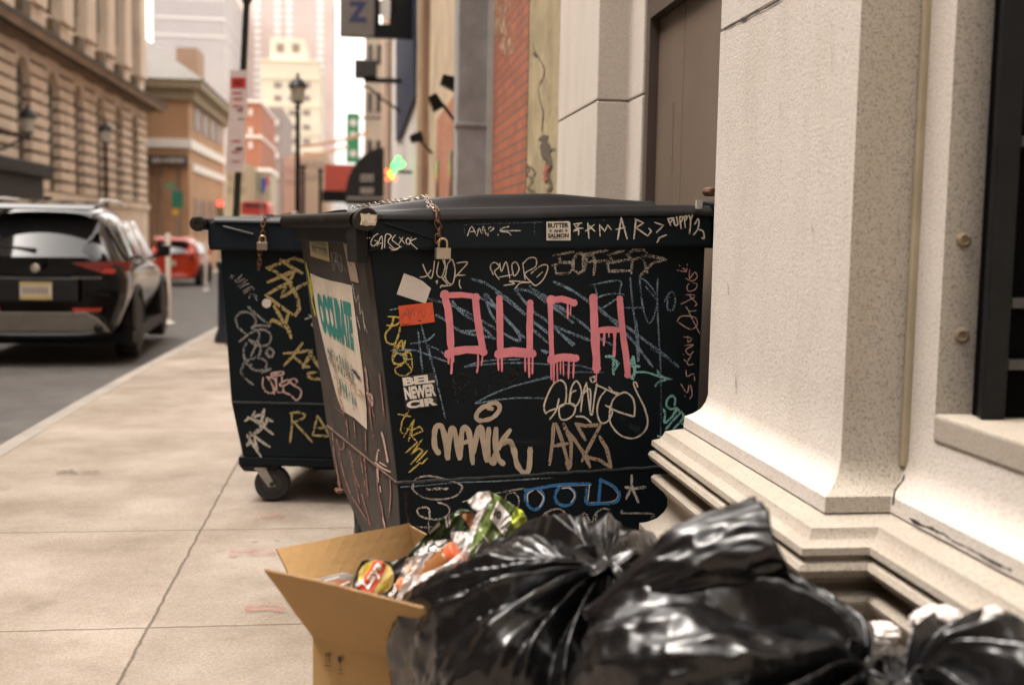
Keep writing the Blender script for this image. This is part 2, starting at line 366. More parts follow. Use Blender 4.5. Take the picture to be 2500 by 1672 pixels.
for y in YS: vs += [V((-7.42, y, zg(y)+0.002)), V((-7.28, y, zg(y)+0.002)), V((-7.27, y, zg(y)-0.15))]
for i in range(len(YS)-1):
    for k in range(2): fs.append((3*i+k, 3*i+k+1, 3*i+k+4, 3*i+k+3))
mb.add(vs, fs); struct(mb.build('far_curb', M_CURB))
# ------------------------------------------------------------------ near granite building (pier, plinth, sill, grille)
def rough_shaded_returns(o):  # camera-facing faces get the coarser granite with shade in its colour
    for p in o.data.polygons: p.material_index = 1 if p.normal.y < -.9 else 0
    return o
B = thing('granite_building', (1.3, 2.5, 0), 'pale speckled granite building with moulded plinth right beside the dumpsters and garbage bags', 'building')
PL = [(3.0, 3.52), (1.1, 3.52), (1.1, 2.49), (1.256, 2.49), (1.256, -30.0)]
PD = [(0, 1), (-1, 1), (-1, -1), (-1, -1), (-1, 0)]
PROF = [(0, .9215), (.0, .80), (.006, .775), (.018, .752), (.036, .735), (.058, .722), (.060, .686), (.052, .683), (.075, .676), (.108, .664), (.113, .650), (.118, .644), (.121, .638), (.142, .628),
        (.144, .612), (.130, .606), (.128, .598), (.146, .592), (.152, .580), (.147, .566), (.132, .557), (.118, .553), (.106, .549), (.104, .538), (.092, .534), (.084, .530), (.084, .518), (.134, .515), (.142, .506), (.140, .490), (.128, .478),
        (.108, .462), (.096, .442), (.096, .415), (.104, .395), (.122, .370), (.150, .350), (.170, .342), (.172, .06), (.172, -0.3)]
def sweep(mb, prof, pl, pd, mi=0):
    vs = []; n = len(pl)
    for d, z in prof:
        for (x, y), (ax, ay) in zip(pl, pd): vs.append(V((x+ax*d, y+ay*d, z)))
    mb.add(vs, [(i*n+k, i*n+k+1, (i+1)*n+k+1, (i+1)*n+k) for i in range(len(prof)-1) for k in range(n-1)], mi)
mb = MB()
PROFD = []
for i, (d, z) in enumerate(PROF):
    PROFD.append((d, z))
sweep(mb, PROFD, PL, PD)
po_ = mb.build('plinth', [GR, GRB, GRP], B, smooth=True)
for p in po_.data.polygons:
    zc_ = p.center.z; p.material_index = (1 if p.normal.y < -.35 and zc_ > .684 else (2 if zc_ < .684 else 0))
# upper shaft in two courses, with a mortar core behind the joint
def shaft(z0, z1, inset=0.0):
    i = inset
    poly = [(6.0, 3.52-i), (1.1+i, 3.52-i), (1.1+i, 2.49+i), (1.256+i, 2.49+i), (1.256+i, 2.36+i), (2.6+i, 2.36+i), (2.6+i, -30.0), (6.0, -30.0)]
    m_ = MB(); m_.prism([(x, y, z0) for x, y in poly], (0, 0, z1-z0)); return m_
rough_shaded_returns(shaft(0.9215, 1.932).build('pier', [GR, GRB], B))
rough_shaded_returns(shaft(1.937, 17).build('pier', [GR, GRB], B, bevel=0.005))
shaft(1.90, 1.97, 0.008).build('mortar_joint', mat('mortar', (0.25, 0.2, 0.14), 0.95), B)
m_ = MB(); m_.prism([(3.0, 3.50, .84), (1.12, 3.50, .84), (1.12, 2.51, .84), (1.27, 2.51, .84), (1.27, 2.38, .84), (3.0, 2.38, .84)], (0, 0, .085)); rough_shaded_returns(m_.build('pier', [GR, GRB], B))
m_ = MB(); m_.box(1.251, 3.0, -30.0, 2.36, .86, .923); m_.build('sill', GRP, B, bevel=0.008)
M_CAULK = mat('yellow_caulk', (0.34, 0.285, 0.19), 0.8, 0.15, 12, 0.2, 60)
m_ = MB(); m_.box(1.240, 1.258, 2.472, 2.489, .78, 4.6); m_.build('caulk_joint', M_CAULK, B, bevel=0.004)
# anchor plugs on the return face
M_PLUG = mat('mortar_plug', (0.24, 0.185, 0.12), 0.9, 0.3, 40, 0.6, 60, dirt=(0.12, 0.08, 0.05), dscale=25)
for (px, py) in ((2352, 586), (2347, 819)):
    p = PY(px, py, 2.36)
    m_ = MB(); m_.lathe((p.x, 2.362, p.z), (0, -1, 0), [(0.0, 0), (.017, 0), (.018, .004), (.011, .009), (.008, .005), (0, .005)], 18); pl_ = m_.build('anchor_plug', M_PLUG, B, smooth=True)
# rust stain top right and hairline cracks laid on the stone
retp = Plane((0, 2.36, 0), (0, -1, 0)); facep = Plane((1.1, 0, 0), (-1, 0, 0)); near = Plane((1.256, 0, 0), (-1, 0, 0))
cr_ = MB()
ribbon(cr_, facep, [(1768, 72), (1800, 55), (1815, 50), (1840, 33), (1870, 20), (1908, -3)], 4, True, .5)
ribbon(cr_, facep, [(1813, 50), (1817, 48)], 9)
cr_.build('crack', M_CRACK, B, recalc=False)
WM_ = chalk('weather_mark_brown', (.25, .19, .14), .45, 60, soft=.1)
for pts, wd in (([(1986, 530), (1984, 560), (1986, 590)], 5), ([(1843, 340), (1845, 352)], 4), ([(1776, 690), (1778, 720)], 4), ([(1850, 775), (1852, 800)], 3), ([(1905, 250), (1904, 300)], 3), ([(2030, 60), (2029, 120), (2031, 180)], 4), ([(1830, 545), (1831, 560)], 3), ([(1796, 905), (1797, 960)], 4), ([(1950, 880), (1952, 905)], 3)): ws = MB(); ribbon(ws, facep, pts, wd, True, .8); ws.build('weather_mark', WM_, B, recalc=False)
slab = MB()
for pts, wd in (([(2207, 1158), (2204, 1172), (2190, 1190), (2183, 1205), (2180, 1232)], 5), ([(2220, 1264), (2245, 1280), (2275, 1290), (2290, 1299), (2302, 1302)], 7), ([(2302, 1302), (2330, 1322), (2360, 1336), (2390, 1352)], 4), ([(2390, 1352), (2420, 1370), (2450, 1384), (2470, 1392)], 6)):
    for i in range(1): ribbon(slab, Plane((1.256-.0665, 0, 0), (-1, 0, 0)) if pts[0][0] > 2215 else Plane((1.256-.055, 0, 0), (-1, 0, 0)), pts, wd, True, .5)
slab.build('crack', M_CRACK, B, recalc=False)
# black iron window grille standing on the sill
WG = B
gr = MB(); yg = 2.30
gx = PY(2425, 500, yg).x
gr.box(gx-.018, gx+.035, yg-.035, yg-.012, .925, 16)
g_o = gr.build('window_grille', M_DARK, WG, bevel=0.004)
for py in (740, 890, 60+115, 60+285):
    p = PY(2470, py, yg-.03)
    r_ = MB(); r_.box(gx+.0355, 2.4, yg-.034, yg-.0135, p.z-.011, p.z+.011); r_.build('grille_rail', mat('worn_black_metal', (0.03, 0.03, 0.03), 0.35, 0.3, 20), g_o, bevel=0.002)
bk = MB(); bk.box(gx-.005, 2.6, yg-.010, yg+.03, .925, 16); bk.build('dark_window', mat('dark_interior', (0.002, 0.002, 0.002), 0.8, spec=.03), WG)
# ------------------------------------------------------------------ door recess and second pilaster
M_BR = mat('brown_painted_steel', (0.135, 0.098, 0.072), 0.5, 0.1, 2.0, 0.03, 30, dirt=(0.2, 0.15, 0.11), dscale=1.5, dirt_amt=.35)
def YX(px, X): return PX(px, 560, X).y
zh = PX(1640, 27, 1.305).z
D = thing('steel_double_door', (1.33, 4.4, 0), 'brown painted steel double door recessed between the granite pillars behind the dumpster', 'door')
yseam = YX(1657, 1.305)
for (y0, y1) in ((3.525, yseam-.002), (yseam+.003, 5.07)):
    m_ = MB(); m_.box(1.305, 1.345, y0, y1, 0.0, zh); m_.build('door_leaf', M_BR, D, bevel=0.003)
m_ = MB(); m_.box(1.262, 1.35, 5.072, 5.13, 0, zh+.16); m_.box(1.262, 1.35, 3.523, 5.070, zh+.002, zh+.16); m_.box(1.3, 1.35, 3.5225, 3.5245, 0, zh)
m_.build('door_frame', mat('dark_brown_frame', (0.085, 0.062, 0.048), 0.5, 0.1, 3), D, bevel=0.003)
m_ = MB(); a_ = PX(1645, 250, 1.304); m_.tube([a_, a_-V((0, 0, .14)), a_-V((0, 0, .3))], .004, 8); m_.build('pull_handle', mat('worn_steel', (0.5, 0.45, 0.4), 0.3, metal=.8), D)
B2 = thing('granite_pilaster_wall', (1.2, 5.6, 0), 'second granite pillar with a thin joint, just past the brown double door', 'pillar')
yn, yf = YX(1450, 1.1), YX(1357, 1.1)
zj = PX(1444, 253, 1.1).z
def pil(z0, z1, i=0.0):
    m2 = MB(); m2.prism([(1.1+i, yf-i, z0), (1.1+i, yn+i, z0), (1.25+i, yn+i, z0), (1.25+i, 5.132+i, z0), (3, 5.132+i, z0), (3, yf-i, z0)], (0, 0, z1-z0)); return m2
pil(-.2, zj-.004).build('pillar_course', GR2, B2, bevel=.006); pil(zj+.004, 17).build('pillar_course', GR2, B2, bevel=.006); pil(zj-.03, zj+.03, .01).build('mortar_joint', MATS['mortar'], B2)
m_ = MB(); m_.box(1.25, 3, 3.51, 5.131, zh+.162, 17); m_.build('lintel', GR2, B2)
m_ = MB(); m_.box(1.36, 3.0, 3.525, 5.13, -.1, zh+.16); m_.build('backing_wall', M_BR, B2)
XB = thing('unseen_shade_block', (0, -25, 0), 'unseen brown brick block added behind the viewpoint to shade faces turned toward it', 'building')  # added out of view to cut sky light on camera-facing surfaces
m_ = MB(); m_.box(-30, 20, -36, -24, -1, 20); m_.build('wall', mat('shade_block_brick', (.2, .13, .09), .9, .2, 1), XB)
for i in range(9):
    for k in range(5): m_ = MB(); m_.box(-22+i*4.5, -20.4+i*4.5, -24.0+.002, -23.9, 2+k*3.6, 4.1+k*3.6); m_.build('window', M_GLASS, XB)
# cracked stucco strip
y0, y1 = yf, YX(1281, 1.1)
S = thing('stucco_wall', (1.2, (y0+y1)/2, 0), 'cracked yellowish stucco wall strip with a broken hole, between granite pillar and red brick', 'wall')
M_ST = mat('ochre_stucco', (0.33, 0.26, 0.14), 0.95, 0.25, 3.0, 0.5, 18, dirt=(0.16, 0.125, 0.07), dscale=2.2, dirt_amt=.8)
m_ = MB(); m_.box(1.106, 3, y0+.002, y1, -.3, 15); m_.build('wall_face', M_ST, S)
sp_ = Plane((1.106, 0, 0), (-1, 0, 0)); ck = MB()
for pts, w_ in (([(800+1510*.3317, 320*.3317), (800+1530*.3317, 395*.3317), (800+1580*.3317, 470*.3317), (800+1590*.3317, 560*.3317), (800+1550*.3317, 640*.3317), (800+1560*.3317, 740*.3317), (800+1585*.3317, 830*.3317), (800+1575*.3317, 930*.3317), (800+1590*.3317, 1010*.3317)], 1.8),
               ([(1326, 335), (1330, 350), (1332, 385)], 17), ([(1332, 368), (1351, 364)], 22), ([(1338, 380), (1342, 395), (1334, 410)], 12), ([(1303, 131), (1309, 134)], 7), ([(1287, 150), (1284, 163), (1278, 170)], 5),
               ([(1345, 400), (1338, 430), (1346, 455), (1330, 470)], 6), ([(1285, 400), (1292, 412), (1284, 425), (1300, 440), (1288, 460), (1306, 468)], 3), ([(1276, 410), (1290, 405), (1305, 420), (1296, 436)], 3)):
    ribbon(ck, sp_, pts, w_, True, .7, base=.004)
ck.build('crack', mat('stucco_crack', (.07, .05, .03), .95, .3, 30), S, recalc=False)
ck = MB(); ribbon(ck, sp_, [(1336, 405), (1330, 425), (1332, 440)], 8, True, .6, base=.007); ck.build('exposed_brick', mat('exposed_red_brick', (.3, .06, .03), .9, .2), S, recalc=False)
# brick wall, painted orange
y0, y1 = y1, YX(1193, 1.1)
M_BK = brickmat('orange_brick', (0.40, 0.105, 0.045), (0.28, 0.08, 0.038), (0.15, 0.08, 0.05), 'YZ', .22, .075, .010)
K = thing('brick_wall', (1.2, (y0+y1)/2, 0), 'weathered orange red brick wall between the ochre stucco and the grey metal duct', 'wall')
m_ = MB(); m_.box(1.10, 3, y0+.002, y1, -.3, 15); m_.build('wall_face', M_BK, K)
# light paint remnant column on the bricks
ks = Plane((1.10, 0, 0), (-1, 0, 0)); ck = MB()
for pts, w_ in (([(1234, -5), (1236, 60), (1240, 130)], 26), ([(1208, -5), (1212, 60), (1206, 110)], 22)):
    ribbon(ck, ks, pts, w_, True, .6, base=.004)
ck.build('paint_remnant', chalk('cream_remnant', (.42, .30, .19), .42, 14), K, recalc=False)
# tall grey metal duct
U = thing('metal_duct', (.95, 10, 0), 'tall flat grey galvanised duct running up the wall beside the orange brick', 'duct')
m_ = MB(); m_.box(.80, 1.098, 9.85, 10.25, -.3, 6.3); m_.build('casing', M_STEELG, U, bevel=.01)
for z in (.9, 2.2, 3.3): m_ = MB(); m_.box(.785, 1.096, 9.835, 10.0, z, z+.035); m_.build('seam_band', M_STEELG, U, bevel=.004)
m_ = MB(); m_.box(1.05, 1.0995, 9.80, 9.849, -.3, 6.3); m_.build('edge_flange', mat('pale_edge', (.42, .41, .38), .5), U)
# ------------------------------------------------------------------ right side of the street, farther on
M_TAN = mat('tan_stone', (0.46, 0.35, 0.23), 0.9, 0.2, 1.5, 0.3, 10, dirt=(0.25, 0.17, 0.1), dscale=.9, dirt_amt=.6)
M_TAN2 = mat('brown_stone', (0.27, 0.17, 0.105), 0.9, 0.2, 1.5)
M_GREYST = mat('grey_white_stone', (0.50, 0.46, 0.43), 0.85, 0.12, 1.0)
M_WHITE = mat('white_paint', (0.78, 0.75, 0.70), 0.6, 0.05, 2)
T = thing('tan_townhouse', (1.4, 17, 0), 'tan stone townhouse with floodlights, past the grey metal duct', 'building')
m_ = MB(); m_.box(1.12, 8, 10.3, 24, -.8, 14); m_.build('wall', M_TAN, T)
m_ = MB(); m_.box(1.09, 1.119, 13.5, 17.2, -.8, PX(1090, 262, 1.1).z); m_.build('brick_infill', brickmat('infill_brick', (.48, .17, .08), (.4, .13, .06), (.3, .2, .13), 'YZ', .24, .08, .01), T)
for px, w_ in ((1016, .5), (1026, .35)):
    y = YX(px, 1.0); m_ = MB(); m_.box(1.0, 1.118, y-w_/2, y+w_/2, -.8, 14); m_.build('pilaster_strip', M_TAN2 if px > 1020 else M_TAN, T)
for px, ya, yb in ((1098, 372, 520), (1066, 395, 520), (1024, 448, 520)):
    y = YX(px, 1.08); m_ = MB(); m_.box(1.07, 1.089 if px == 1098 else 1.118, y-.18, y+.18, 1.0, PX(px, ya, 1.07).z); m_.build('window', M_GLASS, T)
def floodlight(px, py, Y, ang, sc_, label):
    p = PY(px, py, Y); t = thing('floodlight', p, label, 'floodlight', 'floodlights on the tan townhouse')
    q = p+V((1.1-p.x, .35, -.2)); m_ = MB(); m_.tube([q, p+V((.1, 0, -.05)), p], .02, 8); m_.build('arm', M_DARK, t)
    m_ = MB(); R_ = Matrix.Translation(p) @ Matrix.Rotation(math.radians(ang), 4, 'Y') @ Matrix.Rotation(.3, 4, 'Z')
    m_.prism([R_ @ V((-.13*sc_, -.1, -.07*sc_)), R_ @ V((.13*sc_, -.1, -.10*sc_)), R_ @ V((.13*sc_, -.1, .10*sc_)), R_ @ V((-.13*sc_, -.1, .07*sc_))], (0, .18, 0)); m_.build('lamp_head', M_DARK, t, bevel=.01)
floodlight(1012, 338, 18, -20, .8, 'black floodlight lowest on the tan townhouse wall, arm reaching down street')
floodlight(1060, 245, 13.5, 60, .7, 'black floodlight in the middle of the tan townhouse wall, tilted down')
floodlight(1090, 200, 12, 15, .7, 'black floodlight highest on the tan townhouse wall, close to the grey duct')
# grey building with arched opening
G = thing('grey_arched_building', (1.4, 36, 0), 'pale grey building front with a tall dark arched window above the green neon leaf', 'building')
m_ = MB(); m_.box(1.12, 9, 24.1, 45, -1.2, 22); m_.build('wall', M_GREYST, G)
ya, yb, zt, zb = YX(1009, 1.1), YX(986, 1.1), PX(997, -30, 1.1).z, PX(990, 275, 1.1).z
m_ = MB(); pts = [PX(*q, 1.05) for q in ((1011, 235), (992, 290), (976, 335), (966, 345), (966, 110), (984, -20), (1011, -20))]
m_.prism(pts, (.065, 0, 0)); f_ = m_.build('window', mat('dark_blue_glass', (.03, .035, .055), .7, spec=.05), G)
# brown narrow building
m_ = MB(); m_.box(1.0, 9, 45.1, 62, -1.5, 24); N_ = thing('brown_stone_building', (2, 52, 0), 'narrow dark brown stone building edge beside the black dome awning', 'building'); m_.build('wall', M_TAN2, N_)
for z in (7, 11, 15): m_ = MB(); m_.box(.95, 1.0, 48, 50, z, z+2); m_.build('window', M_GLASS, N_)
P_ = thing('pale_stone_building', (2, 90, 0), 'pale beige stone building far down the street under the hanging box sign', 'building')
m_ = MB(); m_.box(.15, 9, 80, 110, -3, PY(905, 92, 80).z); m_.build('wall', mat('pale_beige_stone', (.36, .29, .22), .9, .2, .6), P_)
for z in (3, 6.2, 9.4, 12.6):
    for x in (.35, .95): m_ = MB(); m_.box(x, x+.3, 79.94, 79.999, z, z+1.3); m_.build('window', M_GLASS, P_)
# hanging box sign with navy letter
p0, p1 = PY(829, 87, 25), PY(966, 85, 25)
H_ = thing('hanging_box_sign', (p0.x+.3, 25, p0.z), 'large grey box sign with a navy letter hanging high over the sidewalk', 'sign')
m_ = MB(); m_.box(p0.x, PY(914, 60, 25).x, 25, 25.3, p0.z, p0.z+1.6); m_.build('sign_box', mat('sign_grey', (.17, .155, .14), .6, .1), H_, bevel=.02)
m_ = MB(); m_.box(PY(914, 60, 25).x+.002, p1.x+.35, 25.05, 25.25, p0.z, p0.z+.28); m_.box(p1.x-.12, p1.x+.35, 25.05, 25.25, p0.z+.282, p0.z+1.6); m_.build('bracket', M_DARK, H_)
m_ = MB(); sx_ = PY(914, 60, 25).x; m_.box(sx_+.002, sx_+.11, 24.98, 25.2, p0.z+.29, p0.z+1.6); m_.build('side_frame', M_DARK, H_)
m_ = MB(); m_.lathe((sx_+.26, 25.1, p0.z+.62), (0, -1, 0), [(0, 0), (.2, 0), (.2, .05), (0, .05)], 20); m_.build('lamp_disc', M_WHITE, H_)
m_ = MB(); text_3d(m_, 'Z', (p0.x+.17, 24.995, p0.z+.72), (.42, 0, 0), (0, 0, -.44), (0, 0, 0), .06); m_.build('lettering', mat('navy_letter', (.03, .035, .11), .5), H_, recalc=False)
m_ = MB(); text_3d(m_, 'NNN', (p0.x+.15, 24.995, p0.z+.2), (.7, 0, 0), (0, 0, -.08), (0, 0, 0), .02) if False else None
# boxed air unit on a bracket
p = PY(893, 170, 32)
A_ = thing('wall_air_unit', p, 'dark box unit on a curved bracket high on the right side against the white sky', 'air unit')
m_ = MB(); m_.box(p.x-.3, p.x+.3, 31.7, 32.4, p.z-.22, p.z+.22); m_.build('housing', mat('dark_brown_metal', (.05, .042, .036), .6), A_, bevel=.02)
m_ = MB(); m_.tube(catmull([p+V((-.3, 0, -.45)), p+V((.1, 0, -.5)), p+V((.4, 0, -.75)), p+V((.95, 0, -1.1))], 4), .03, 6); m_.box(p.x-.05, p.x+1.0, 31.9, 32.2, p.z-.33, p.z-.23); m_.build('bracket', M_DARK, A_)
# neon leaf
NG = emis('neon_green', (.05, 1, .08), 2.2); NR = emis('neon_red', (1, .06, .02), 2.2); NY = emis('neon_yellow', (.9, .8, .02), 2.0)
p = PY(967, 402, 26); NL = thing('neon_leaf_sign', p, 'glowing green leaf neon sign with red and yellow tubes beside the black awning', 'neon sign')
def n_px(pts, r, mt, nm):
    m2 = MB(); m2.tube(catmull([PY(x, y, 26) for x, y in pts], 4), r, 8); m2.build(nm, mt, NL)
for pts in ([(970, 405), (972, 384)], [(972, 408), (960, 398)], [(974, 408), (986, 398)], [(968, 412), (957, 404)], [(964, 420), (956, 417)]): n_px(pts, .045, NG, 'green_tube')
for pts in ([(941, 418), (948, 419)], [(943, 439), (950, 436)], [(961, 439), (966, 434)]): n_px(pts, .04, NR, 'red_tube')
n_px([(950, 420), (953, 428), (960, 434)], .025, NY, 'yellow_tube')
m_ = MB(); a_ = PY(975, 420, 26.1); m_.box(a_.x-.02, 1.12, 26.08, 26.14, a_.z-.03, a_.z+.03); m_.build('bracket', M_DARK, NL)
# black dome awning
Y0 = 54; a_, b_ = PY(843, 480, Y0), PY(940, 480, Y0); zt = PY(930, 360, Y0).z; zb = a_.z
DA = thing('dome_awning', (b_.x, Y0+1.5, zb), 'black rounded awning with small white lettering over the right sidewalk', 'awning')
arc = [(b_.x-(b_.x-a_.x)*math.cos(t*math.pi/2/10), zb+(zt-zb)*math.sin(t*math.pi/2/10)) for t in range(11)]
M_AW = mat('black_canvas', (.012, .012, .012), .8, .2, 3)
m_ = MB(); m_.prism([(x, Y0, z) for x, z in arc]+[(b_.x, Y0, zb)], (0, 4, 0)); m_.build('canopy', M_AW, DA)
m_ = MB(); m_.box(a_.x, b_.x, Y0-.02, Y0+4, zb-.3, zb-.002); m_.build('valance', M_AW, DA)
m_ = MB(); random.seed(3)
for k, yy in enumerate((430, 440, 450, 462, 470)):
    if k == 2: continue
    for j in range(6):
        q = PY(880+j*5.5, yy, Y0-.03); m_.box(q.x, q.x+.07, Y0-.03, Y0-.01, q.z-.06, q.z+.06+.02*(j % 2))
for j in range(15):
    q = PY(848+j*6, 484, Y0-.05); m_.box(q.x, q.x+.08, Y0-.04, Y0-.02, q.z-.05, q.z+.05)
m_.build('lettering', mat('awning_letters', (.5, .45, .4), .7), DA)
# red awning behind
a_, b_ = PY(792, 400, 62), PY(875, 467, 62)
RA = thing('red_awning', (a_.x+1, 62, b_.z), 'plain red awning over a dark shop front beyond the black dome awning', 'awning')
m_ = MB(); m_.hexa([(a_.x, 62, b_.z), (b_.x+1.4, 62, b_.z), (b_.x+1.4, 64, b_.z), (a_.x, 64, b_.z), (a_.x, 62.4, a_.z), (b_.x+1.4, 62.4, a_.z), (b_.x+1.4, 64, a_.z), (a_.x, 64, a_.z)]); m_.build('canopy', mat('red_canvas', (.28, .035, .018), .8, .15), RA)
m_ = MB(); m_.box(a_.x-.1, b_.x+1.4, 61.95, 64, PY(800, 492, 62).z, b_.z-.003); m_.build('fascia', M_DARK, RA)
# green vertical banner
a_, b_ = PY(846, 276, 70), PY(877, 398, 70)
GB = thing('green_blade_sign', ((a_.x+b_.x)/2, 70, b_.z), 'tall green blade sign with pale emblems against the white sky', 'sign')
m_ = MB(); m_.box(a_.x, b_.x, 70, 70.2, b_.z, a_.z); m_.build('panel', mat('sign_green', (.05, .28, .13), .6, .2), GB)
for yy in (300, 330, 375):
    q = PY(862, yy, 69.98); m_ = MB(); m_.lathe((q.x, 69.998, q.z), (0, -1, 0), [(0, 0), (.22, 0), (.22, .01), (0, .01)], 14); m_.build('emblem', M_WHITE, GB)
m_ = MB(); m_.box(b_.x, 1.3, 70.05, 70.15, a_.z-.3, a_.z-.2); m_.build('bracket', M_DARK, GB)
# orange strips across the street
M_OR = mat('orange_plastic', (.60, .32, .18), .6, .1)
for (xa, ya, xb, yb, Y, lb) in ((735, 358, 905, 322, 58, 'upper orange strip strung across the street'), (708, 384, 850, 358, 62, 'lower orange strip strung across the street near the lamp post')):
    p, q = PY(xa, ya, Y), PY(xb, yb, Y-4); m_ = MB(); c_ = (p+q)/2
    pts = catmull([p, p.lerp(q, .33)-V((0, 0, .1)), p.lerp(q, .66)-V((0, 0, .1)), q], 4)
    vs = [];
    m_.add([v+V((0, 0, s)) for v in pts for s in (-.07, .07)]+[v+V((0, .02, s)) for v in pts for s in (-.07, .07)], [(2*i, 2*i+1, 2*i+3, 2*i+2) for i in range(len(pts)-1)]+[(2*len(pts)+2*i, 2*len(pts)+2*i+1, 2*len(pts)+2*i+3, 2*len(pts)+2*i+2) for i in range(len(pts)-1)])
    tag(m_.build('orange_banner_strip', M_OR), lb, 'banner', 'orange strips over the street')
# ------------------------------------------------------------------ left building: rusticated stone hall
LX = -11.0
LB = thing('rusticated_stone_hall', (LX-4, 40, 0), 'long tan stone hall with grooved masonry, arched windows and a dark cornice on the left', 'building')
M_RS = mat('rusticated_stone', (0.66, 0.54, 0.42), 0.9, 0.12, .8, 0.2, 8, dirt=(0.50, 0.40, 0.30), dscale=.7, dirt_amt=.5)
M_RD = mat('recessed_joint_stone', (0.09, 0.06, 0.04), 0.95, 0.2, .8)
Yend = YX(361, LX); zbase = 2.5; zc0 = PX(355, 272, LX).z; zc1 = PX(377, 247, LX+.9).z
m_ = MB(); m_.box(LX-12, LX-.35, 14, Yend, -2.5, 22); m_.box(LX-12, LX-.35, -30, 13.99, -2.5, 19); m_.build('wall_core', M_RD, LB)
wc = [YX(x, LX) for x in (333, 295, 252, 201, 140, 66)]
sp = (wc[0]-wc[-1])/5.0
wc = [wc[0]-i*sp for i in range(0, 8)]
hw = .8
# courses of blocks between windows
m_ = MB(); cz = zbase; ch = (zc0-zbase)/11.0
edges = [Yend]+[e for y in wc for e in (y+hw, y-hw)]+[wc[-1]-2.9]
for i in range(0, len(edges)-1, 2):
    y1, y0 = edges[i], edges[i+1]
    for k in range(11):
        z0 = zbase+k*ch; m_.box(LX-.34, LX, y0, y1, z0+.06, z0+ch-.06)
zspring = zbase+ch*8.2
for y in wc:   # voussoir block above each arch
    n = 12; pts = []
    for t in range(n+1):
        an = math.pi*t/n; pts.append((LX, y+hw*math.cos(an), zspring+hw*math.sin(an)))
    for t in range(n):
        a1, a2 = pts[t], pts[t+1]
        m_.hexa([(LX-.3, a1[1], a1[2]), (LX-.02, a1[1], a1[2]), (LX-.02, a2[1], a2[2]), (LX-.3, a2[1], a2[2]), (LX-.3, a1[1], zc0), (LX-.02, a1[1], zc0), (LX-.02, a2[1], zc0), (LX-.3, a2[1], zc0)])
m_.build('wall', M_RS, LB)
m_ = MB(); m_.box(LX-.3, LX+.12, 12, Yend+.1, 2.2, zbase-.02); m_.box(LX-.3, LX+.02, 12, Yend, -2.5, 2.198); m_.build('base_ledge', M_RS, LB)
m_ = MB()
m_.prism([(LX-.3, 12, zc0), (LX+.15, 12, zc0), (LX+.2, 12, zc0+.35), (LX+.8, 12, zc1-.25), (LX+.9, 12, zc1), (LX-.3, 12, zc1+.05)], (0, Yend-12+.9, 0)); m_.build('cornice', mat('cornice_stone', (.24, .165, .11), .9, .2, 1), LB)
m_ = MB(); m_.box(LX+.05, LX+.93, 12, Yend+.93, zc1+.002, zc1+.12); m_.build('cornice_edge', mat('dark_cornice_edge', (.06, .05, .04), .9), LB)
for y in wc:
    m_ = MB(); n = 10; pts = [(LX-.345, y-hw, zbase), (LX-.345, y+hw, zbase)]+[(LX-.345, y+hw*math.cos(math.pi*t/n), zspring+hw*math.sin(math.pi*t/n)) for t in range(n+1)]
    m_.prism(pts, (.07, 0, 0)); w_ = m_.build('window', mat('brown_window', (.065, .042, .026), .5, .25, 2), LB)
    m_ = MB(); m_.box(LX-.27, LX-.255, y-hw+.12, y-.06, zbase+1.6, zspring+.3); m_.box(LX-.27, LX-.255, y+.06, y+hw-.12, zbase+1.6, zspring+.3); m_.build('pane', M_GLASS, w_)
# upper floors: pilasters with dark bays and ornament blocks
zu = zc1+.2
m_ = MB(); m_.box(LX-.34, LX-.1, 12, Yend, zu-.1, zu+1.1); m_.build('parapet_band', M_RS, LB)
for i in range(9):
    y = wc[0]-i*sp+sp/2
    if y > Yend-.3: y = Yend-.8
    m_ = MB(); m_.box(LX-.34, LX+.12, y-.75, y+.75, zu+1.101, 22); m_.build('pilaster', M_RS, LB)
    if i < 8:
        yb = wc[0]-i*sp
        m_ = MB(); m_.box(LX-.098, LX+.15, yb-.45, yb+.45, zu+.25, zu+.95); m_.build('ornament_block', mat('dark_ornament', (.13, .095, .06), .9, .4, 3), LB)
        m_ = MB(); m_.box(LX-.349, LX-.2, yb-.8, yb+.8, zu+1.9, 20); m_.build('window', MATS['brown_window'], LB)
# black entrance canopy
CA = thing('entrance_canopy', (LX+1, 37, 3), 'black flat entrance canopy projecting from the stone hall above the black car', 'canopy')
pc = [PX(0, 432, -9.6), PX(125, 432, -9.6)]
ye = YX(125, -9.6)
m_ = MB(); m_.box(-11, -9.5, 20, ye, 2.75, 3.15); m_.build('roof_slab', M_DARK, CA, bevel=.03)
m_ = MB(); m_.box(-10.95, -9.7, 20, ye-.4, 1.75, 2.748); m_.build('side_panel', mat('canopy_side', (.02, .018, .016), .7), CA)
# lantern on wall bracket, street posts
def lantern(t, p, s, wall=None, body=M_DARK):
    m2 = MB(); m2.lathe(p, (0, 0, 1), [(0, -.3*s), (.05*s, -.28*s), (.09*s, -.2*s), (.05*s, -.12*s), (.17*s, -.08*s), (.18*s, -.04*s)], 10); m2.build('lamp_base', body, t, smooth=True)
    m2 = MB(); m2.lathe(p, (0, 0, 1), [(.16*s, -.04*s), (.24*s, .38*s)], 8); m2.build('lamp_glass', mat('lantern_glass', (.45, .4, .33), .3), t)
    m2 = MB(); m2.lathe(p, (0, 0, 1), [(.28*s, .38*s), (.29*s, .42*s), (.16*s, .62*s), (.05*s, .68*s), (.05*s, .78*s), (0, .84*s)], 10); m2.build('lamp_cap', body, t, smooth=True)
p = PX(68, 332, -10.2)
WL = thing('wall_lantern', p, 'black wall lantern on an iron bracket in front of the hall window at far left', 'lantern'); lantern(WL, p+V((0, 0, .15)), 1.0)
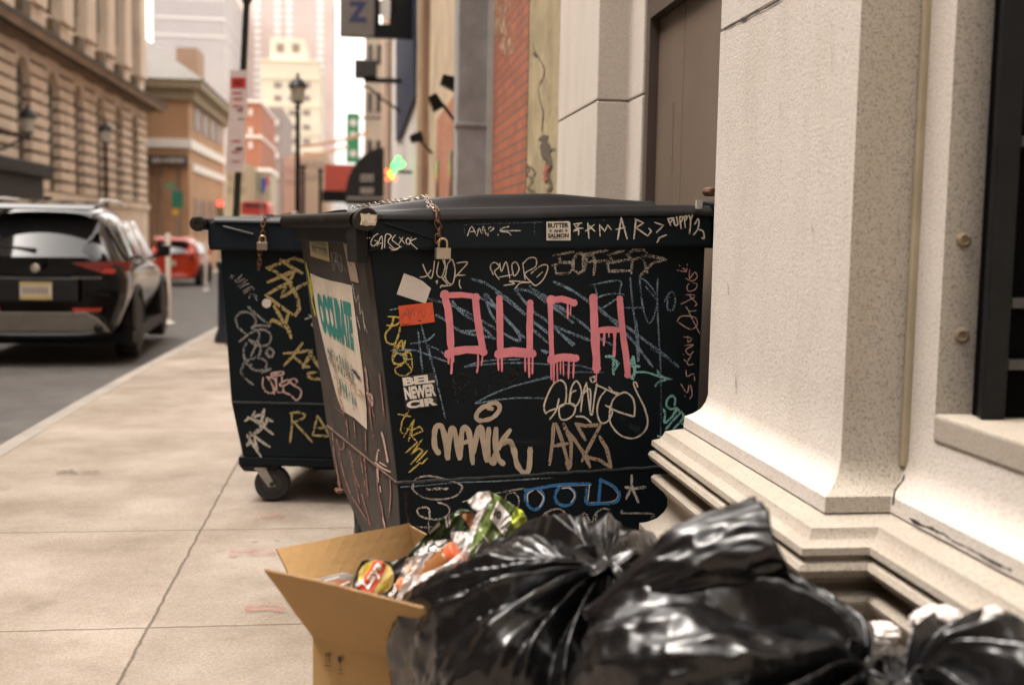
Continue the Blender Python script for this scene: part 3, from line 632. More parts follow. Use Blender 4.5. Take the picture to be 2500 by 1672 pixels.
m_ = MB(); m_.tube([p+V((-.6, -2.2, 0)), p+V((0, -.4, -.08)), p], .05, 8); m_.tube([p+V((-.6, -2.2, -.6)), p+V((-.3, -1.4, -.5)), p+V((0, -.4, -.08))], .04, 8); m_.build('bracket', M_DARK, WL)
def lamp_post(px, pyl, Y, s, label):
    p = PY(px, pyl, Y); g = zg(Y); t = thing('street_lamp', (p.x, Y, g), label, 'street lamp', 'lantern posts')
    lantern(t, p, s)
    m2 = MB(); m2.lathe((p.x, Y, g), (0, 0, 1), [(.16, 0), (.16, .3), (.1, .4), (.07, .9), (.05, p.z-g-.3*s)], 12); m2.build('post', M_DARK, t, smooth=True)
lamp_post(258, 345, 40, .85, 'lantern post in front of the rusticated stone hall, behind the black car')
lamp_post(727, 246, 26, .72, 'tall lantern post in the middle distance above the far dumpster lid')
# pole with parking signs
Yp = 14.0
PS = thing('sign_pole', (PY(576, 500, Yp).x, Yp, zg(Yp)), 'dark green street pole carrying white and red no parking signs behind the far dumpster', 'sign pole')
pt, pb = PY(603, -60, Yp), PY(574, 560, Yp); dv = (pt-pb).normalized(); pbb = pb-dv*(pb.z-zg(Yp))
M_PG = mat('dark_green_paint', (.012, .022, .018), .4, .2)
m_ = MB(); m_.tube([pbb, PY(602, 12, Yp), PY(603, -5, Yp), PY(604, -60, Yp)], [.045, .038, .075, .09], 14); m_.build('pole', M_PG, PS, smooth=True)
def sheetsign(name, x0, y0, x1, y1, mt):
    a, b, c, d = [PY(x, y, Yp-.07) for x, y in ((x0[0], y0), (x0[1], y0), (x1[1], y1), (x1[0], y1))]
    m2 = MB(); m2.prism([a, b, c, d], (0, .004, 0)); return m2.build(name, mt, PS)
M_SGN = mat('sign_face', (.62, .52, .5), .5, .06)
sheetsign('upper_sign', (562, 607), 172, (558, 602), 290, M_SGN); sheetsign('lower_sign', (557, 600), 293, (551, 595), 420, M_SGN)
sgp = Plane((0, Yp-.072, 0), (0, -1, 0)); m_ = MB()
poly_px(m_, sgp, [(564, 190), (600, 190), (600, 216), (564, 216)], .002); 
for a_ in ((568, 228, 22), (570, 242, 22), (569, 260, 14), (586, 262, 8)): ribbon(m_, sgp, [(a_[0], a_[1]), (a_[0]+a_[2], a_[1])], 5, base=.004)
for yy in (345, 372, 395): ribbon(m_, sgp, [(566, yy), (586, yy)], 4, base=.004)
m_.build('sign_print', mat('sign_red', (.5, .03, .02), .5), PS, recalc=False)
m_ = MB(); ribbon(m_, sgp, [(576, 364), (592, 363)], 7, base=.006); ribbon(m_, sgp, [(580, 270), (592, 270)], 5, base=.006); text_px(m_, sgp, 'NO', [(571, 195), (592, 195), (592, 210), (571, 210)], .006); m_.build('sign_print', M_DARK, PS, recalc=False)
# ------------------------------------------------------------------ orange brick corner building (left, beyond)
OX = -9.5; Ya = YX(463, OX); Yb = YX(548, OX)
OB = thing('orange_brick_building', (OX-4, Ya+8, 0), 'orange brick corner building with white bands and a grey hip roof beyond the stone hall', 'building')
M_OB = mat('orange_brick_far', (.44, .265, .15), .9, .15, .8, 0.2, 6, dirt=(.34, .21, .13), dscale=.4)
zE = PX(463, 208, OX).z
m_ = MB(); m_.box(OX-14, OX, Ya, Yb, -3, zE-.9); m_.build('wall', M_OB, OB)
m_ = MB(); m_.box(OX-14, OX+.35, Ya-.35, Yb+.3, zE-.9, zE-.3); m_.box(OX-14, OX+.8, Ya-.8, Yb+.6, zE-.298, zE+.15); m_.build('eaves', mat('tan_eaves', (.30, .25, .17), .9, .1), OB)
zR = PY(345, 72, Ya+5).z+1.5
m_ = MB(); e1 = zE+.152
m_.add([(OX-15, Ya-.9, e1), (OX+.9, Ya-.9, e1), (OX+.9, Yb+.7, e1), (OX-15, Yb+.7, e1), (OX-6.2, Ya+4, zR), (OX-6.2, Yb-4, zR), (OX-15, Ya+4, zR), (OX-15, Yb-4, zR)], [(0, 1, 4, 6), (1, 2, 5, 4), (2, 3, 7, 5), (4, 5, 7, 6), (0, 3, 2, 1)])
m_.build('roof', mat('grey_roof', (.20, .19, .175), .8, .12, .6), OB)
m_ = MB(); a_, b_ = PY(430, 116, Ya+9), PY(483, 158, Ya+9); m_.box(a_.x, b_.x, Ya+9, Ya+12, e1, a_.z); ch_ = m_.build('chimney', mat('brown_block', (.35, .23, .16), .9), OB)
for (z0, th, pj, x_) in ((PX(463, 352, OX).z, .5, .15, None), (PX(480, 413, OX).z, .42, .12, None)):
    m_ = MB(); m_.box(OX-14, OX+pj, Ya-pj if z0 > 5 else Ya+1.0, Yb, z0-th/2, z0+th/2); m_.build('white_band', M_WHITE, OB)
for i in range(4):
    y = Ya+3+i*3.4; m_ = MB(); m_.box(OX-.1, OX+.05, y-1.1, y+1.1, PX(475, 318, OX).z, PX(475, 262, OX).z); f_ = m_.build('window', mat('grey_window', (.11, .09, .08), .4, .2), OB)
for i in range(4):
    y = Ya+3+i*3.4; m_ = MB(); m_.box(OX-.1, OX+.05, y-1.2, y+1.2, 1.0, 3.0); f_ = m_.build('shop_window', mat('shop_window_brown', (.2, .13, .09), .4, .3), OB)
a_, b_ = PY(361, 378, Ya-.5), PY(458, 405, Ya-.5)
m_ = MB(); m_.box(OX-6, b_.x, Ya-.55, Ya-.02, b_.z, a_.z); sg_ = m_.build('shop_sign', mat('dark_sign_board', (.05, .04, .035), .6), OB)
m_ = MB(); random.seed(12)
for j in range(13):
    x = 372+j*6.2; h = random.uniform(3, 7); q0 = PY(x, 392+h, Ya-.57); q1 = PY(x+3.4, 392-h, Ya-.57); m_.box(q0.x, q1.x, Ya-.58, Ya-.556, q0.z, q1.z)
m_.build('lettering', mat('faded_letters', (.55, .5, .45), .7), sg_)
m_ = MB()
for x in (372, 392, 437): q = PY(x, 450, Ya-.02); m_.box(q.x-.15, q.x+.15, Ya-.1, Ya-.001, -2, b_.z-.2)
m_.build('shop_mullions', M_TAN2, OB)
# green street notices, red traffic light
def plate(px0, py0, px1, py1, Y, mt, name, label, cat, post=True):
    a, b = PY(px0, py0, Y), PY(px1, py1, Y); t = thing(name, ((a.x+b.x)/2, Y, zg(Y)), label, cat)
    m2 = MB(); m2.box(a.x, b.x, Y, Y+.03, b.z, a.z); m2.build('panel', mt, t)
    m2 = MB(); cx_ = (a.x+b.x)/2; m2.tube([(cx_, Y+.06, zg(Y)), (cx_, Y+.06, a.z+.1)], .03, 8); m2.build('post', M_STEELG, t); return t
g_ = plate(419, 467, 447, 508, 45, mat('notice_green', (.02, .18, .1), .5), 'street_notice', 'dark green street notice on a post in front of the orange brick building', 'sign')
m_ = MB(); a_, b_ = PY(405, 449, 45), PY(430, 462, 45); m_.box(a_.x, b_.x, 44.99, 45.02, b_.z, a_.z); m_.build('upper_panel', mat('notice_green2', (.1, .25, .14), .5), g_)
m_ = MB(); a_, b_ = PY(421, 511, 45), PY(436, 525, 45); m_.box(a_.x, b_.x, 44.99, 45.02, b_.z, a_.z); m_.build('yellow_panel', mat('notice_yellow', (.6, .38, .05), .5), g_)
p = PY(537, 497, 60)
TL = thing('traffic_light', (p.x, 60, zg(60)), 'traffic light showing red beside the orange brick building', 'traffic light')
m_ = MB(); m_.box(p.x-.18, p.x+.18, 60.05, 60.3, p.z-.8, p.z+.2); m_.build('housing', mat('signal_yellow_brown', (.25, .18, .07), .6), TL)
m_ = MB(); m_.lathe((p.x, 60.05, p.z), (0, -1, 0), [(0, 0), (.15, 0), (.14, .06), (0, .08)], 16); m_.build('red_lens', emis('red_lens', (1, .07, .04), 1.4), TL)
m_ = MB(); m_.tube([(p.x, 60.2, zg(60)), (p.x, 60.2, p.z-.8)], .06, 8); m_.build('post', M_STEELG, TL)
# ------------------------------------------------------------------ row of far buildings closing the street
def block(px0, px1, pytop, Y, depth, col, nm, label, rows=(), cols=(), wcol=(.3, .27, .25), ww=.5, wh=.5, wname='window', cat='building', base=-6, trim=None):
    a, b = PY(px0, pytop, Y), PY(px1, pytop, Y); t = thing(nm, ((a.x+b.x)/2, Y+depth/2, base+3), label, cat)
    m2 = MB(); m2.box(a.x, b.x, Y, Y+depth, base, a.z); m2.build('wall', mat(nm+'_wall'+str(px0), col, .9, .08, .15), t)
    mw = mat('win_%d_%d' % (px0, pytop), wcol, .4, .1)
    for cx_ in cols:
        for ry in rows:
            p = PY(cx_, ry, Y); m3 = MB(); hx, hz = ww*Y/2800/2, wh*Y/2800/2
            m3.box(p.x-hx, p.x+hx, Y-.15, Y-.01, p.z-hz, p.z+hz); m3.build(wname, mw, t)
    if trim:
        for (ta, tb, c) in trim:
            p, q = PY(px0-1, ta, Y), PY(px1+1, tb, Y); m3 = MB(); m3.box(a.x-.1, b.x+.1, Y-.25, Y+depth, q.z, p.z); m3.build('trim_band', mat('trim%d%d' % (px0, ta), c, .9), t)
    return t
block(372, 549, -60, 260, 40, (.50, .46, .45), 'grey_office_tower', 'huge pale grey office tower behind the grey hip roof', rows=[6+i*11.5 for i in range(0, 28)], cols=(460,), wcol=(.40, .365, .365), ww=168, wh=5, wname='window_band', trim=[(40, 52, (.66, .62, .59)), (82, 94, (.6, .57, .55))])  # wall colours of the four towers paled to stand in for distance haze
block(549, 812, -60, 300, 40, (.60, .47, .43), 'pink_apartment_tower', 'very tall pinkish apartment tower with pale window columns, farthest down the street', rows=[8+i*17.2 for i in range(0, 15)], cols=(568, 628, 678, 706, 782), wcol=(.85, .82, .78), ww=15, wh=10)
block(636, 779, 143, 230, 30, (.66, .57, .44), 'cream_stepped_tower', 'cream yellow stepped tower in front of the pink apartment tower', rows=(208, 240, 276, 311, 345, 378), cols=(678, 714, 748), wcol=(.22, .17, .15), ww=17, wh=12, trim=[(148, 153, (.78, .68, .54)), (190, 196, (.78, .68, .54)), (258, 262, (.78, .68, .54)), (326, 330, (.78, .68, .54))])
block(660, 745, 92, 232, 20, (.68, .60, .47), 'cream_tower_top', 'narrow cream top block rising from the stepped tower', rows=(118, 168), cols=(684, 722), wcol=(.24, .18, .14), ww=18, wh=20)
block(596, 636, 246, 120, 20, (.33, .13, .075), 'red_brick_house', 'narrow red brick house with white trim beside the parking signs', rows=(275, 320, 355), cols=(612,), wcol=(.6, .52, .45), ww=9, wh=16, trim=[(244, 252, (.75, .68, .6)), (330, 338, (.7, .62, .55))])
block(628, 690, 262, 150, 20, (.26, .21, .19), 'grey_brown_house', 'grey brown house front far away below the cream tower', rows=(300, 340, 380, 430), cols=(640, 658, 676), wcol=(.6, .55, .52), ww=8, wh=14)
block(688, 745, 385, 150, 20, (.33, .2, .15), 'low_pink_building', 'low pinkish building behind the lantern post', rows=(410, 440), cols=(700, 716, 732), wcol=(.3, .2, .17), ww=7, wh=12)
block(742, 800, 372, 140, 20, (.36, .27, .19), 'low_tan_building', 'low tan building just left of the red awning', rows=(400, 430), cols=(752, 768, 784), wcol=(.28, .2, .16), ww=7, wh=14)
block(549, 600, 395, 100, 16, (.34, .27, .17), 'tan_shop_building', 'tan shop building behind the lower end of the sign pole', rows=(430, 460), cols=(560, 590), wcol=(.25, .2, .15), ww=9, wh=14)
block(600, 660, 412, 110, 8, (.42, .35, .26), 'cream_kiosk', 'cream low kiosk roof far down the street', rows=(450,), cols=(612, 628, 644), wcol=(.2, .28, .2), ww=8, wh=30, trim=[(410, 420, (.85, .8, .72))])
rt = thing('red_market_van', (PY(622, 505, 80).x, 80, zg(80)), 'red van far down the street, seen just over the far dumpster', 'van')
a_, b_ = PY(588, 491, 80), PY(655, 525, 80); m_ = MB(); m_.prism([(a_.x, 80, b_.z), (b_.x, 80, b_.z), (b_.x, 80, a_.z-.2), (b_.x-.15, 80, a_.z), (a_.x+.15, 80, a_.z), (a_.x, 80, a_.z-.2)], (0, 4.5, 0)); m_.build('body', mat('van_red', (.5, .04, .04), .4), rt, bevel=.05)
m_ = MB(); m_.box(a_.x+.25, b_.x-.25, 79.97, 79.998, a_.z-.42, a_.z-.15); m_.build('rear_window', M_GLASS, rt)
for s in (a_.x+.3, b_.x-.3): m_ = MB(); m_.lathe((s-.1, 80.8, zg(80)+.25), (1, 0, 0), [(0, 0), (.33, 0), (.33, .2), (0, .2)], 14); m_.build('wheel', M_DARK, rt)
fl = thing('blue_flag', PY(644, 475, 75), 'small blue and red flag on a pole far down the street', 'flag')
a_, b_ = PY(638, 435, 75), PY(650, 475, 75); m_ = MB(); m_.prism([(a_.x, 75, b_.z), (b_.x-.1, 75, b_.z+.2), (b_.x, 75, a_.z), (a_.x, 75, a_.z)], (0, .03, 0)); m_.build('blue_cloth', mat('flag_blue', (.03, .06, .35), .7), fl)
m_ = MB(); m_.box(b_.x+.02, b_.x+.16, 75, 75.03, a_.z-.5, a_.z+.1); m_.build('red_cloth', mat('flag_red', (.5, .04, .06), .7), fl)
m_ = MB(); m_.tube([(a_.x, 75.05, zg(75)), (a_.x, 75.05, a_.z+.2)], .04, 6); m_.build('pole', M_STEELG, fl)
for (px, y0, y1, lb) in ((782, 420, 500, 'slim dark utility post left of the red awning'), (740, 410, 505, 'slim dark utility post just right of the lantern post')):
    p, q = PY(px, y0, 55), PY(px, y1, 55); m_ = MB(); m_.tube([(p.x, 55, zg(55)), (p.x, 55, p.z)], .08, 8); m_.lathe((p.x, 55, p.z), (0, 0, 1), [(.13, 0), (.13, .12), (0, .2)], 8)
    tag(m_.build('utility_post', M_DARK), lb, 'post', 'slim utility posts')
# ------------------------------------------------------------------ dumpsters
def dump_mat(name, c, c2, wear=(.09, .085, .075), dirt_amt=.5, dscale=2.0, rough=.42):
    return mat(name, c, rough, .25, 2.0, .12, 25, spec=.18, dirt=wear, dirt_amt=dirt_amt, dscale=dscale)
M_NAVY = dump_mat('navy_dumpster_paint', (.0024, .0060, .0092), None, (.0045, .0095, .0135), .6, 3, rough=.55)
M_SIDE = dump_mat('scuffed_dumpster_side', (.042, .037, .033), None, (.085, .066, .053), .8, 5, rough=.7)
M_LID = mat('black_plastic_lid', (.006, .0055, .006), .42, .2, 3, .08, 30, spec=.22, dirt=(.02, .018, .018), dscale=3, dirt_amt=.4)
M_RUST = mat('rusty_steel', (.10, .045, .022), .8, .4, 30, .5, 80, dirt=(.03, .02, .015), dscale=18)
M_PIPE = mat('dark_rusty_pipe', (.004, .0035, .003), .6, .4, 10, .3, 60, spec=.1, dirt=(.018, .009, .004), dscale=9, dirt_amt=.6)
M_CHAIN = mat('chain_steel', (.42, .38, .33), .35, .3, 60, 0, metal=.85, dirt=(.16, .075, .035), dscale=14, dirt_amt=.9)
M_CHAINR = mat('rusted_chain', (.16, .075, .035), .6, .4, 60, 0, metal=.5)
M_TYRE = mat('black_rubber', (.018, .017, .016), .7, .2, 10, .1, 60)
M_ZINC = mat('zinc_fork', (.36, .34, .30), .5, .25, 20, .1, metal=.4, dirt=(.2, .14, .09), dscale=20)
class Frame:
    def __init__(s, o, ang):
        a = math.radians(ang); s.o = V(o); s.u = V((math.cos(a), math.sin(a), 0)); s.v = V((-math.sin(a), math.cos(a), 0))
    def p(s, u, v, z): return s.o+s.u*u+s.v*v+V((0, 0, z))
    def m(s): return Matrix(((s.u.x, s.v.x, 0, s.o.x), (s.u.y, s.v.y, 0, s.o.y), (0, 0, 1, s.o.z), (0, 0, 0, 1)))
def caster(fr, u, v, r, parent, zmount, ang=0, lean=1):
    """swivel caster: forked wheel standing on the ground"""
    c = fr.p(u, v, 0); g = c.z if False else 0.0
    R = Matrix.Rotation(math.radians(ang), 3, 'Z'); ax = R @ fr.v
    fw = R @ fr.u
    cz = V((c.x, c.y, r))
    m2 = MB(); m2.lathe(cz-ax*.025, ax, [(r*.55, 0), (r*.9, 0), (r, .008), (r, .042), (r*.9, .05), (r*.55, .05)], 32); w_ = m2.build('wheel', M_TYRE, parent, smooth=True)
    m2 = MB(); m2.lathe(cz-ax*.027, ax, [(0, 0), (r*.5, 0), (r*.56, .004), (r*.56, .05), (r*.5, .054), (0, .054)], 20); m2.lathe(cz-ax*.04, ax, [(.012, 0), (.012, .08)], 10); m2.build('hub', mat('dark_hub', (.03, .028, .026), .6, .3, 30), w_)
    m2 = MB()
    for s in (-1, 1):
        o_ = ax*(.033*s); top = cz-fw*(.055*lean)+V((0, 0, zmount-r-.012)); t = ax*.002
        a = cz-fw*.016-V((0, 0, .016)); b = cz+fw*.018-V((0, 0, .012)); c2 = top+fw*.03; d = top-fw*.022
        m2.prism([a+o_-t, b+o_-t, c2+o_-t, d+o_-t], t*2)
    top = cz-fw*(.052*lean)+V((0, 0, zmount-r-.012)); m2.lathe(top, (0, 0, 1), [(.04, 0), (.04, .012)], 14)
    m2.build('fork', M_ZINC, parent)
def dumpster_body(fr, W, zl, zr, lip, taperL, taperR, depth, zc, zb, name_label, z_side_mat):
    pass
# --- near dumpster
F1 = Frame((.1206, 3.726, 0), 13.0)
D1 = thing('dumpster', (.1206, 3.726, 0), 'large navy dumpster covered in graffiti with big pink letters on its front, nearest the camera', 'dumpster', 'graffiti covered dumpsters on the sidewalk')
def hull(fr, P, mf, ms, parent, crz=.48, bottomL=.023):
    # P dict: uTL uTR zTL zTR uCL uCR uBL uBR zB depth
    p = fr.p; m2 = MB()
    vs = [p(P['uTL'], 0, P['zTL']), p(P['uTR'], 0, P['zTR']), p(P['uCR'], 0, crz), p(P['uCL'], 0, crz), p(P['uBR'], 0, P['zB']), p(P['uBL'], 0, P['zB']),   # 0-5 front
          p(P['uTL'], P['d'], P['zTL']), p(P['uTR'], P['d'], P['zTR']), p(P['uCR'], P['d']-.05, crz), p(P['uCL'], P['d']-.05, crz), p(P['uBR'], P['d']-.1, P['zR']), p(P['uBL'], P['d']-.1, P['zR']),  # 6-11 rear
          p(P['uBR'], P['dm'], P['zB']), p(P['uBL'], P['dm'], P['zB'])]
    fs = [(0, 3, 2, 1), (3, 5, 4, 2), (7, 8, 9, 6), (8, 10, 11, 9), (0, 6, 9, 3), (3, 9, 11, 13, 5), (1, 2, 8, 7), (2, 4, 12, 10, 8), (5, 13, 12, 4), (13, 11, 10, 12), (0, 1, 7, 6)]
    m2.add(vs, fs); m2.mi = [0, 0, 0, 0, 1, 1, 0, 0, 0, 0, 0]
    return m2.build('body', [mf, ms], parent, bevel=.008)
P1 = dict(uTL=-.108, uTR=1.125, zTL=1.30, zTR=1.33, uCL=0, uCR=1.115, uBL=.023, uBR=1.09, zB=.13, zR=.30, d=1.22, dm=.52)
b1 = hull(F1, P1, M_NAVY, M_SIDE, D1)
fp1 = Plane(F1.p(0, 0, 0), -F1.v)
# side plane upper and lower
sa, sb = F1.p(-.108, 0, 1.30), F1.p(0, 0, .48)
nside = (sb-sa).cross(F1.v).normalized(); nside = nside if nside.dot(F1.u) < 0 else -nside
spu = Plane(sa, nside); sc_, sd_ = F1.p(0, 0, .48), F1.p(.023, 0, .13); nl = (sd_-sc_).cross(F1.v).normalized(); nl = nl if nl.dot(F1.u) < 0 else -nl
spl = Plane(sc_, nl)
# weld crease beads
m_ = MB(); n = 40; random.seed(5)
m_.tube([F1.p(-.002+1.115*i/n, -.001, .48+.0015*math.sin(i*1.7)) for i in range(n+1)], [.0045+.0018*random.random() for i in range(n+1)], 6)
m_.build('weld_seam', mat('weld_line', (.028, .032, .034), .8, .5, 60), D1, smooth=True)
m_ = MB(); m_.tube([F1.p(-.001, 1.15*i/n, .48) for i in range(n+1)], [.004+.0025*random.random() for i in range(n+1)], 6); m_.build('weld_seam', mat('rusty_weld', (.09, .05, .035), .8, .5, 30), D1, smooth=True)
# lip (hollow rim) in front, sides and back
def lip(fr, uL, uR, zLb, zLt, zRb, zRt, d, parent, mt, vf=-.05):
    p = fr.p; m2 = MB()
    m2.hexa([p(uL, vf, zLb), p(uR, vf, zRb), p(uR, .01, zRb), p(uL, .01, zLb), p(uL, vf+.012, zLt), p(uR, vf+.012, zRt), p(uR, .01, zRt), p(uL, .01, zLt)])
    o = m2.build('front_lip', mt, parent, bevel=.012)
    m2 = MB()
    m2.hexa([p(uL-.02, .011, zLb+.02), p(uL+.03, .011, zLb+.02), p(uL+.03, d, zLb+.02), p(uL-.02, d, zLb+.02), p(uL-.02, .011, zLt-.03), p(uL+.03, .011, zLt-.03), p(uL+.03, d, zLt-.03), p(uL-.02, d, zLt-.03)])
    m2.build('side_lip', mt, parent, bevel=.006)
    return o
lip(F1, -.112, 1.128, 1.238, 1.345, 1.268, 1.386, 1.22, D1, M_NAVY)
m_ = MB(); m_.hexa([F1.p(-.148, -.045, 1.20), F1.p(-.113, -.045, 1.20), F1.p(-.113, .10, 1.20), F1.p(-.148, .10, 1.20), F1.p(-.155, -.045, 1.335), F1.p(-.113, -.045, 1.335), F1.p(-.113, .10, 1.335), F1.p(-.155, .10, 1.335)])
m_.build('corner_plate', mat('dark_corner', (.014, .013, .012), .6, .3, 10, spec=.1), D1, bevel=.004)
# diagonal press mark + recessed name strip on the lip
lp1 = Plane(F1.p(0, -.0505, 0), -F1.v)
m_ = MB(); a_, b_ = lp1.at(938, 545, -.004), lp1.at(1055, 583, -.004); m_.tube([a_, b_], .004, 6); m_.build('press_ridge', M_NAVY, D1, smooth=True)
# trunnion pipe and end cap
ct = lp1.at(897, 535, -.0)
m_ = MB(); zt_ = 1.335
m_.tube([F1.p(-.138, .0, zt_), F1.p(-.155, 1.26, zt_)], .027, 20); m_.build('trunnion_bar', M_PIPE, D1, smooth=True)
m_ = MB(); c_ = F1.p(-.124, -.045, 1.337); m_.lathe(c_, -F1.v, [(0, -.02), (.035, -.02), (.0385, -.005), (.0385, .022), (.035, .027), (0, .027)], 32); tc_ = m_.build('trunnion_cap', mat('dark_cap', (.012, .010, .008), .6, .4, 20, .2, 60, spec=.3, dirt=(.05, .025, .01), dscale=30), D1, smooth=True)
capp = Plane(c_-F1.v*.027, -F1.v); m_ = MB()
poly_px(m_, capp, [(880, 521), (893, 523), (900, 520), (906, 524), (921, 524), (920, 537), (917, 551), (905, 550), (895, 552), (879, 549), (882, 536)], .001); m_.build('torn_sticker', mat('torn_paper', (.62, .52, .40), .8, .2, 60, dirt=(.12, .08, .04), dscale=45, dirt_amt=.9), D1, recalc=False)
# lids
def lids(fr, parent, u0, u1, v0, v1, base, ridge, nu=40, nv=60, th=.014):
    vs = []; m2 = MB()
    for s in (0, 1):
        for i in range(nu+1):
            for j in range(nv+1):
                u = u0+(u1-u0)*i/nu; v = v0+(v1-v0)*j/nv
                z = base(u, v)+ridge(u, v)-s*th
                if j == 0: z -= .012*(1-s)
                vs.append(fr.p(u, v, z))
    N = (nu+1)*(nv+1); fs = []
    for i in range(nu):
        for j in range(nv):
            a = i*(nv+1)+j; fs.append((a, a+nv+1, a+nv+2, a+1)); fs.append((N+a, N+a+1, N+a+nv+2, N+a+nv+1))
    for i in range(nu):
        for a in (i*(nv+1), i*(nv+1)+nv): fs.append((a, a+nv+1, N+a+nv+1, N+a))
    for j in range(nv):
        for a in (j, nu*(nv+1)+j): fs.append((a, a+1, N+a+1, N+a))
    m2.add(vs, fs); return m2.build('lid', M_LID, parent, smooth=True)
def sst(a, b, x): t = max(0, min(1, (x-a)/(b-a))); return t*t*(3-2*t)
def base1(u, v): return 1.352+.036*sst(-.1, 1.1, u)+.0*v
def ridge1(u, v):
    s2 = .012+.040*sst(-.06, .42, u)*(1-.72*sst(.65, 1.12, u))
    r = .024*sst(-.048, -.012, v)*(.45+.55*sst(-.09, .1, u))+s2*sst(.36, .43, v)-.012*sst(.5, 1.2, v)
    r += .0035*noise.noise(V((u*3, v*2, 1)))-.006*math.exp(-((v-.30)/.03)**2)
    return r
lids(F1, D1, -.085, 1.125, -.048, 1.2, base1, ridge1, nu=90, nv=180)
# right hook post with rusty bolt
m_ = MB(); m_.hexa([F1.p(1.130, -.055, 1.262), F1.p(1.172, -.055, 1.262), F1.p(1.172, .05, 1.262), F1.p(1.130, .05, 1.262), F1.p(1.132, -.055, 1.42), F1.p(1.168, -.055, 1.425), F1.p(1.168, .05, 1.43), F1.p(1.132, .05, 1.43)]); m_.build('hinge_post', M_NAVY, D1, bevel=.006)
m_ = MB(); pb_ = Plane(F1.p(0, -.056, 0), -F1.v).at(1735, 468); m_.lathe(pb_+F1.v*.03, -F1.v, [(0, 0), (.016, 0), (.017, .04), (.012, .046), (.006, .047), (.005, .044), (0, .044)], 18); m_.build('rusty_bolt', M_RUST, D1, smooth=True)
m_ = MB(); a_ = lp1.at(1708, 500, .004); m_.box(a_.x-.012, a_.x+.008, a_.y-.006, a_.y+.01, a_.z-.014, a_.z+.016); m_.build('lid_clip', mat('worn_silver', (.4, .38, .35), .4, .3, 60), D1)
# underside: rusty rear bracket, casters
m_ = MB(); m_.box(.03, .07, 1.04, 1.10, .235, .30, fr=F1.m()); m_.box(.01, .05, 1.0, 1.06, .22, .234, fr=F1.m()); m_.build('caster_bracket', M_RUST, D1, bevel=.004)
caster(F1, .10, .90, .085, D1, .22, 70); caster(F1, .95, .90, .085, D1, .22, 60); caster(F1, .12, .16, .065, D1, .13, 20); caster(F1, .98, .16, .065, D1, .13, 20)
# ---------------- graffiti paints
PINK = mat('pink_spray_paint', (.72, .235, .275), .65, .10, 14, .15, 90, dirt=(.56, .175, .22), dscale=9, dirt_amt=.5)
CH_W = chalk('white_paint_marker', (.55, .50, .42), .62, 240); CH_W2 = chalk('fine_white_marker', (.62, .56, .46), .75, 300)
CH_WC = chalk('chalky_white', (.52, .46, .40), .5, 300); CH_B = chalk('blue_chalk', (.22, .31, .40), .50, 330); CH_BF = chalk('faint_blue_chalk', (.13, .18, .27), .45, 300)
CH_TAN = mat('tan_mop_marker', (.46, .37, .28), .6, .14, 22, 0, dirt=(.34, .26, .19), dscale=14, dirt_amt=.5); CH_Y = chalk('yellow_marker', (.55, .42, .10), .62, 260); CH_Y2 = chalk('dull_yellow_marker', (.42, .32, .13), .66, 120)
CH_TEAL = chalk('teal_marker', (.22, .48, .44), .72, 180); CH_BLUE = chalk('blue_paint', (.03, .17, .42), .74, 160); CH_TAN2 = chalk('brown_tan_marker', (.33, .25, .18), .78, 150)
CH_BLK = chalk('black_marker', (.004, .005, .005), .6, 100); CH_PINK = chalk('pink_runs', (.26, .105, .085), .62, 30); CH_GR = chalk('grey_marker', (.23, .22, .20), .6, 150); CH_PK2 = chalk('pale_pink_scrape', (.50, .33, .28), .72, 90); CH_ORF = chalk('faded_orange', (.42, .22, .12), .45, 60)
def g1(mt, k, wd, st, smooth=True, label=None, pl=None, base=.0025): return strokes('graffiti', pl or fp1, D1, mt, k, wd, st, smooth, .15, label, base)
# blue scribbles underneath
g1(CH_B, 'A', 22, [[(570, 970), (680, 1000), (780, 1030), (950, 1110), (1100, 1200), (1340, 1330), (1330, 1250), (1200, 1100), (1060, 930), (1110, 1100), (1190, 1210)], [(940, 805), (1060, 840), (1180, 920), (1320, 1030), (1460, 1160), (1600, 1260)], [(1150, 920), (1250, 990), (1400, 1110), (1560, 1240), (1640, 1300)], [(1310, 890), (1390, 990), (1480, 1080)],
     [(1320, 890), (1440, 910), (1560, 990), (1700, 1090), (1812, 1180)], [(1440, 865), (1500, 920), (1620, 1000), (1812, 1130)], [(640, 1110), (730, 1160), (800, 1220), (920, 1270), (1100, 1300), (1150, 1310)], [(790, 1210), (870, 1250), (1000, 1240)], [(1640, 825), (1720, 860), (1812, 910)], [(1000, 950), (1160, 1060), (1280, 1190), (1400, 1310)], [(780, 990), (860, 1090), (1010, 1190), (1120, 1290)], [(1540, 1410), (1590, 1440)]], label='blue chalk scribble behind the pink letters')
g1(CH_B, 'A', 14, [[(250, 1070), (320, 1055)], [(490, 1240), (505, 1400), (525, 1568)], [(515, 1190), (560, 1360), (620, 1568)], [(630, 1275), (560, 1330), (430, 1355)], [(260, 1415), (450, 1410), (600, 1460), (740, 1510)], [(265, 1410), (330, 1440), (400, 1480)], [(550, 1360), (650, 1400), (720, 1450)]])
g1(CH_B, 'C', 13, [[(265, 0), (285, 200)], [(340, 0), (400, 260), (480, 600)], [(635, 160), (760, 120), (900, 100), (1110, 95)], [(640, 160), (800, 140), (1100, 125), (1394, 140)], [(730, 468), (900, 380), (1100, 310), (1394, 240)], [(735, 470), (950, 435), (1150, 420), (1310, 425)]])
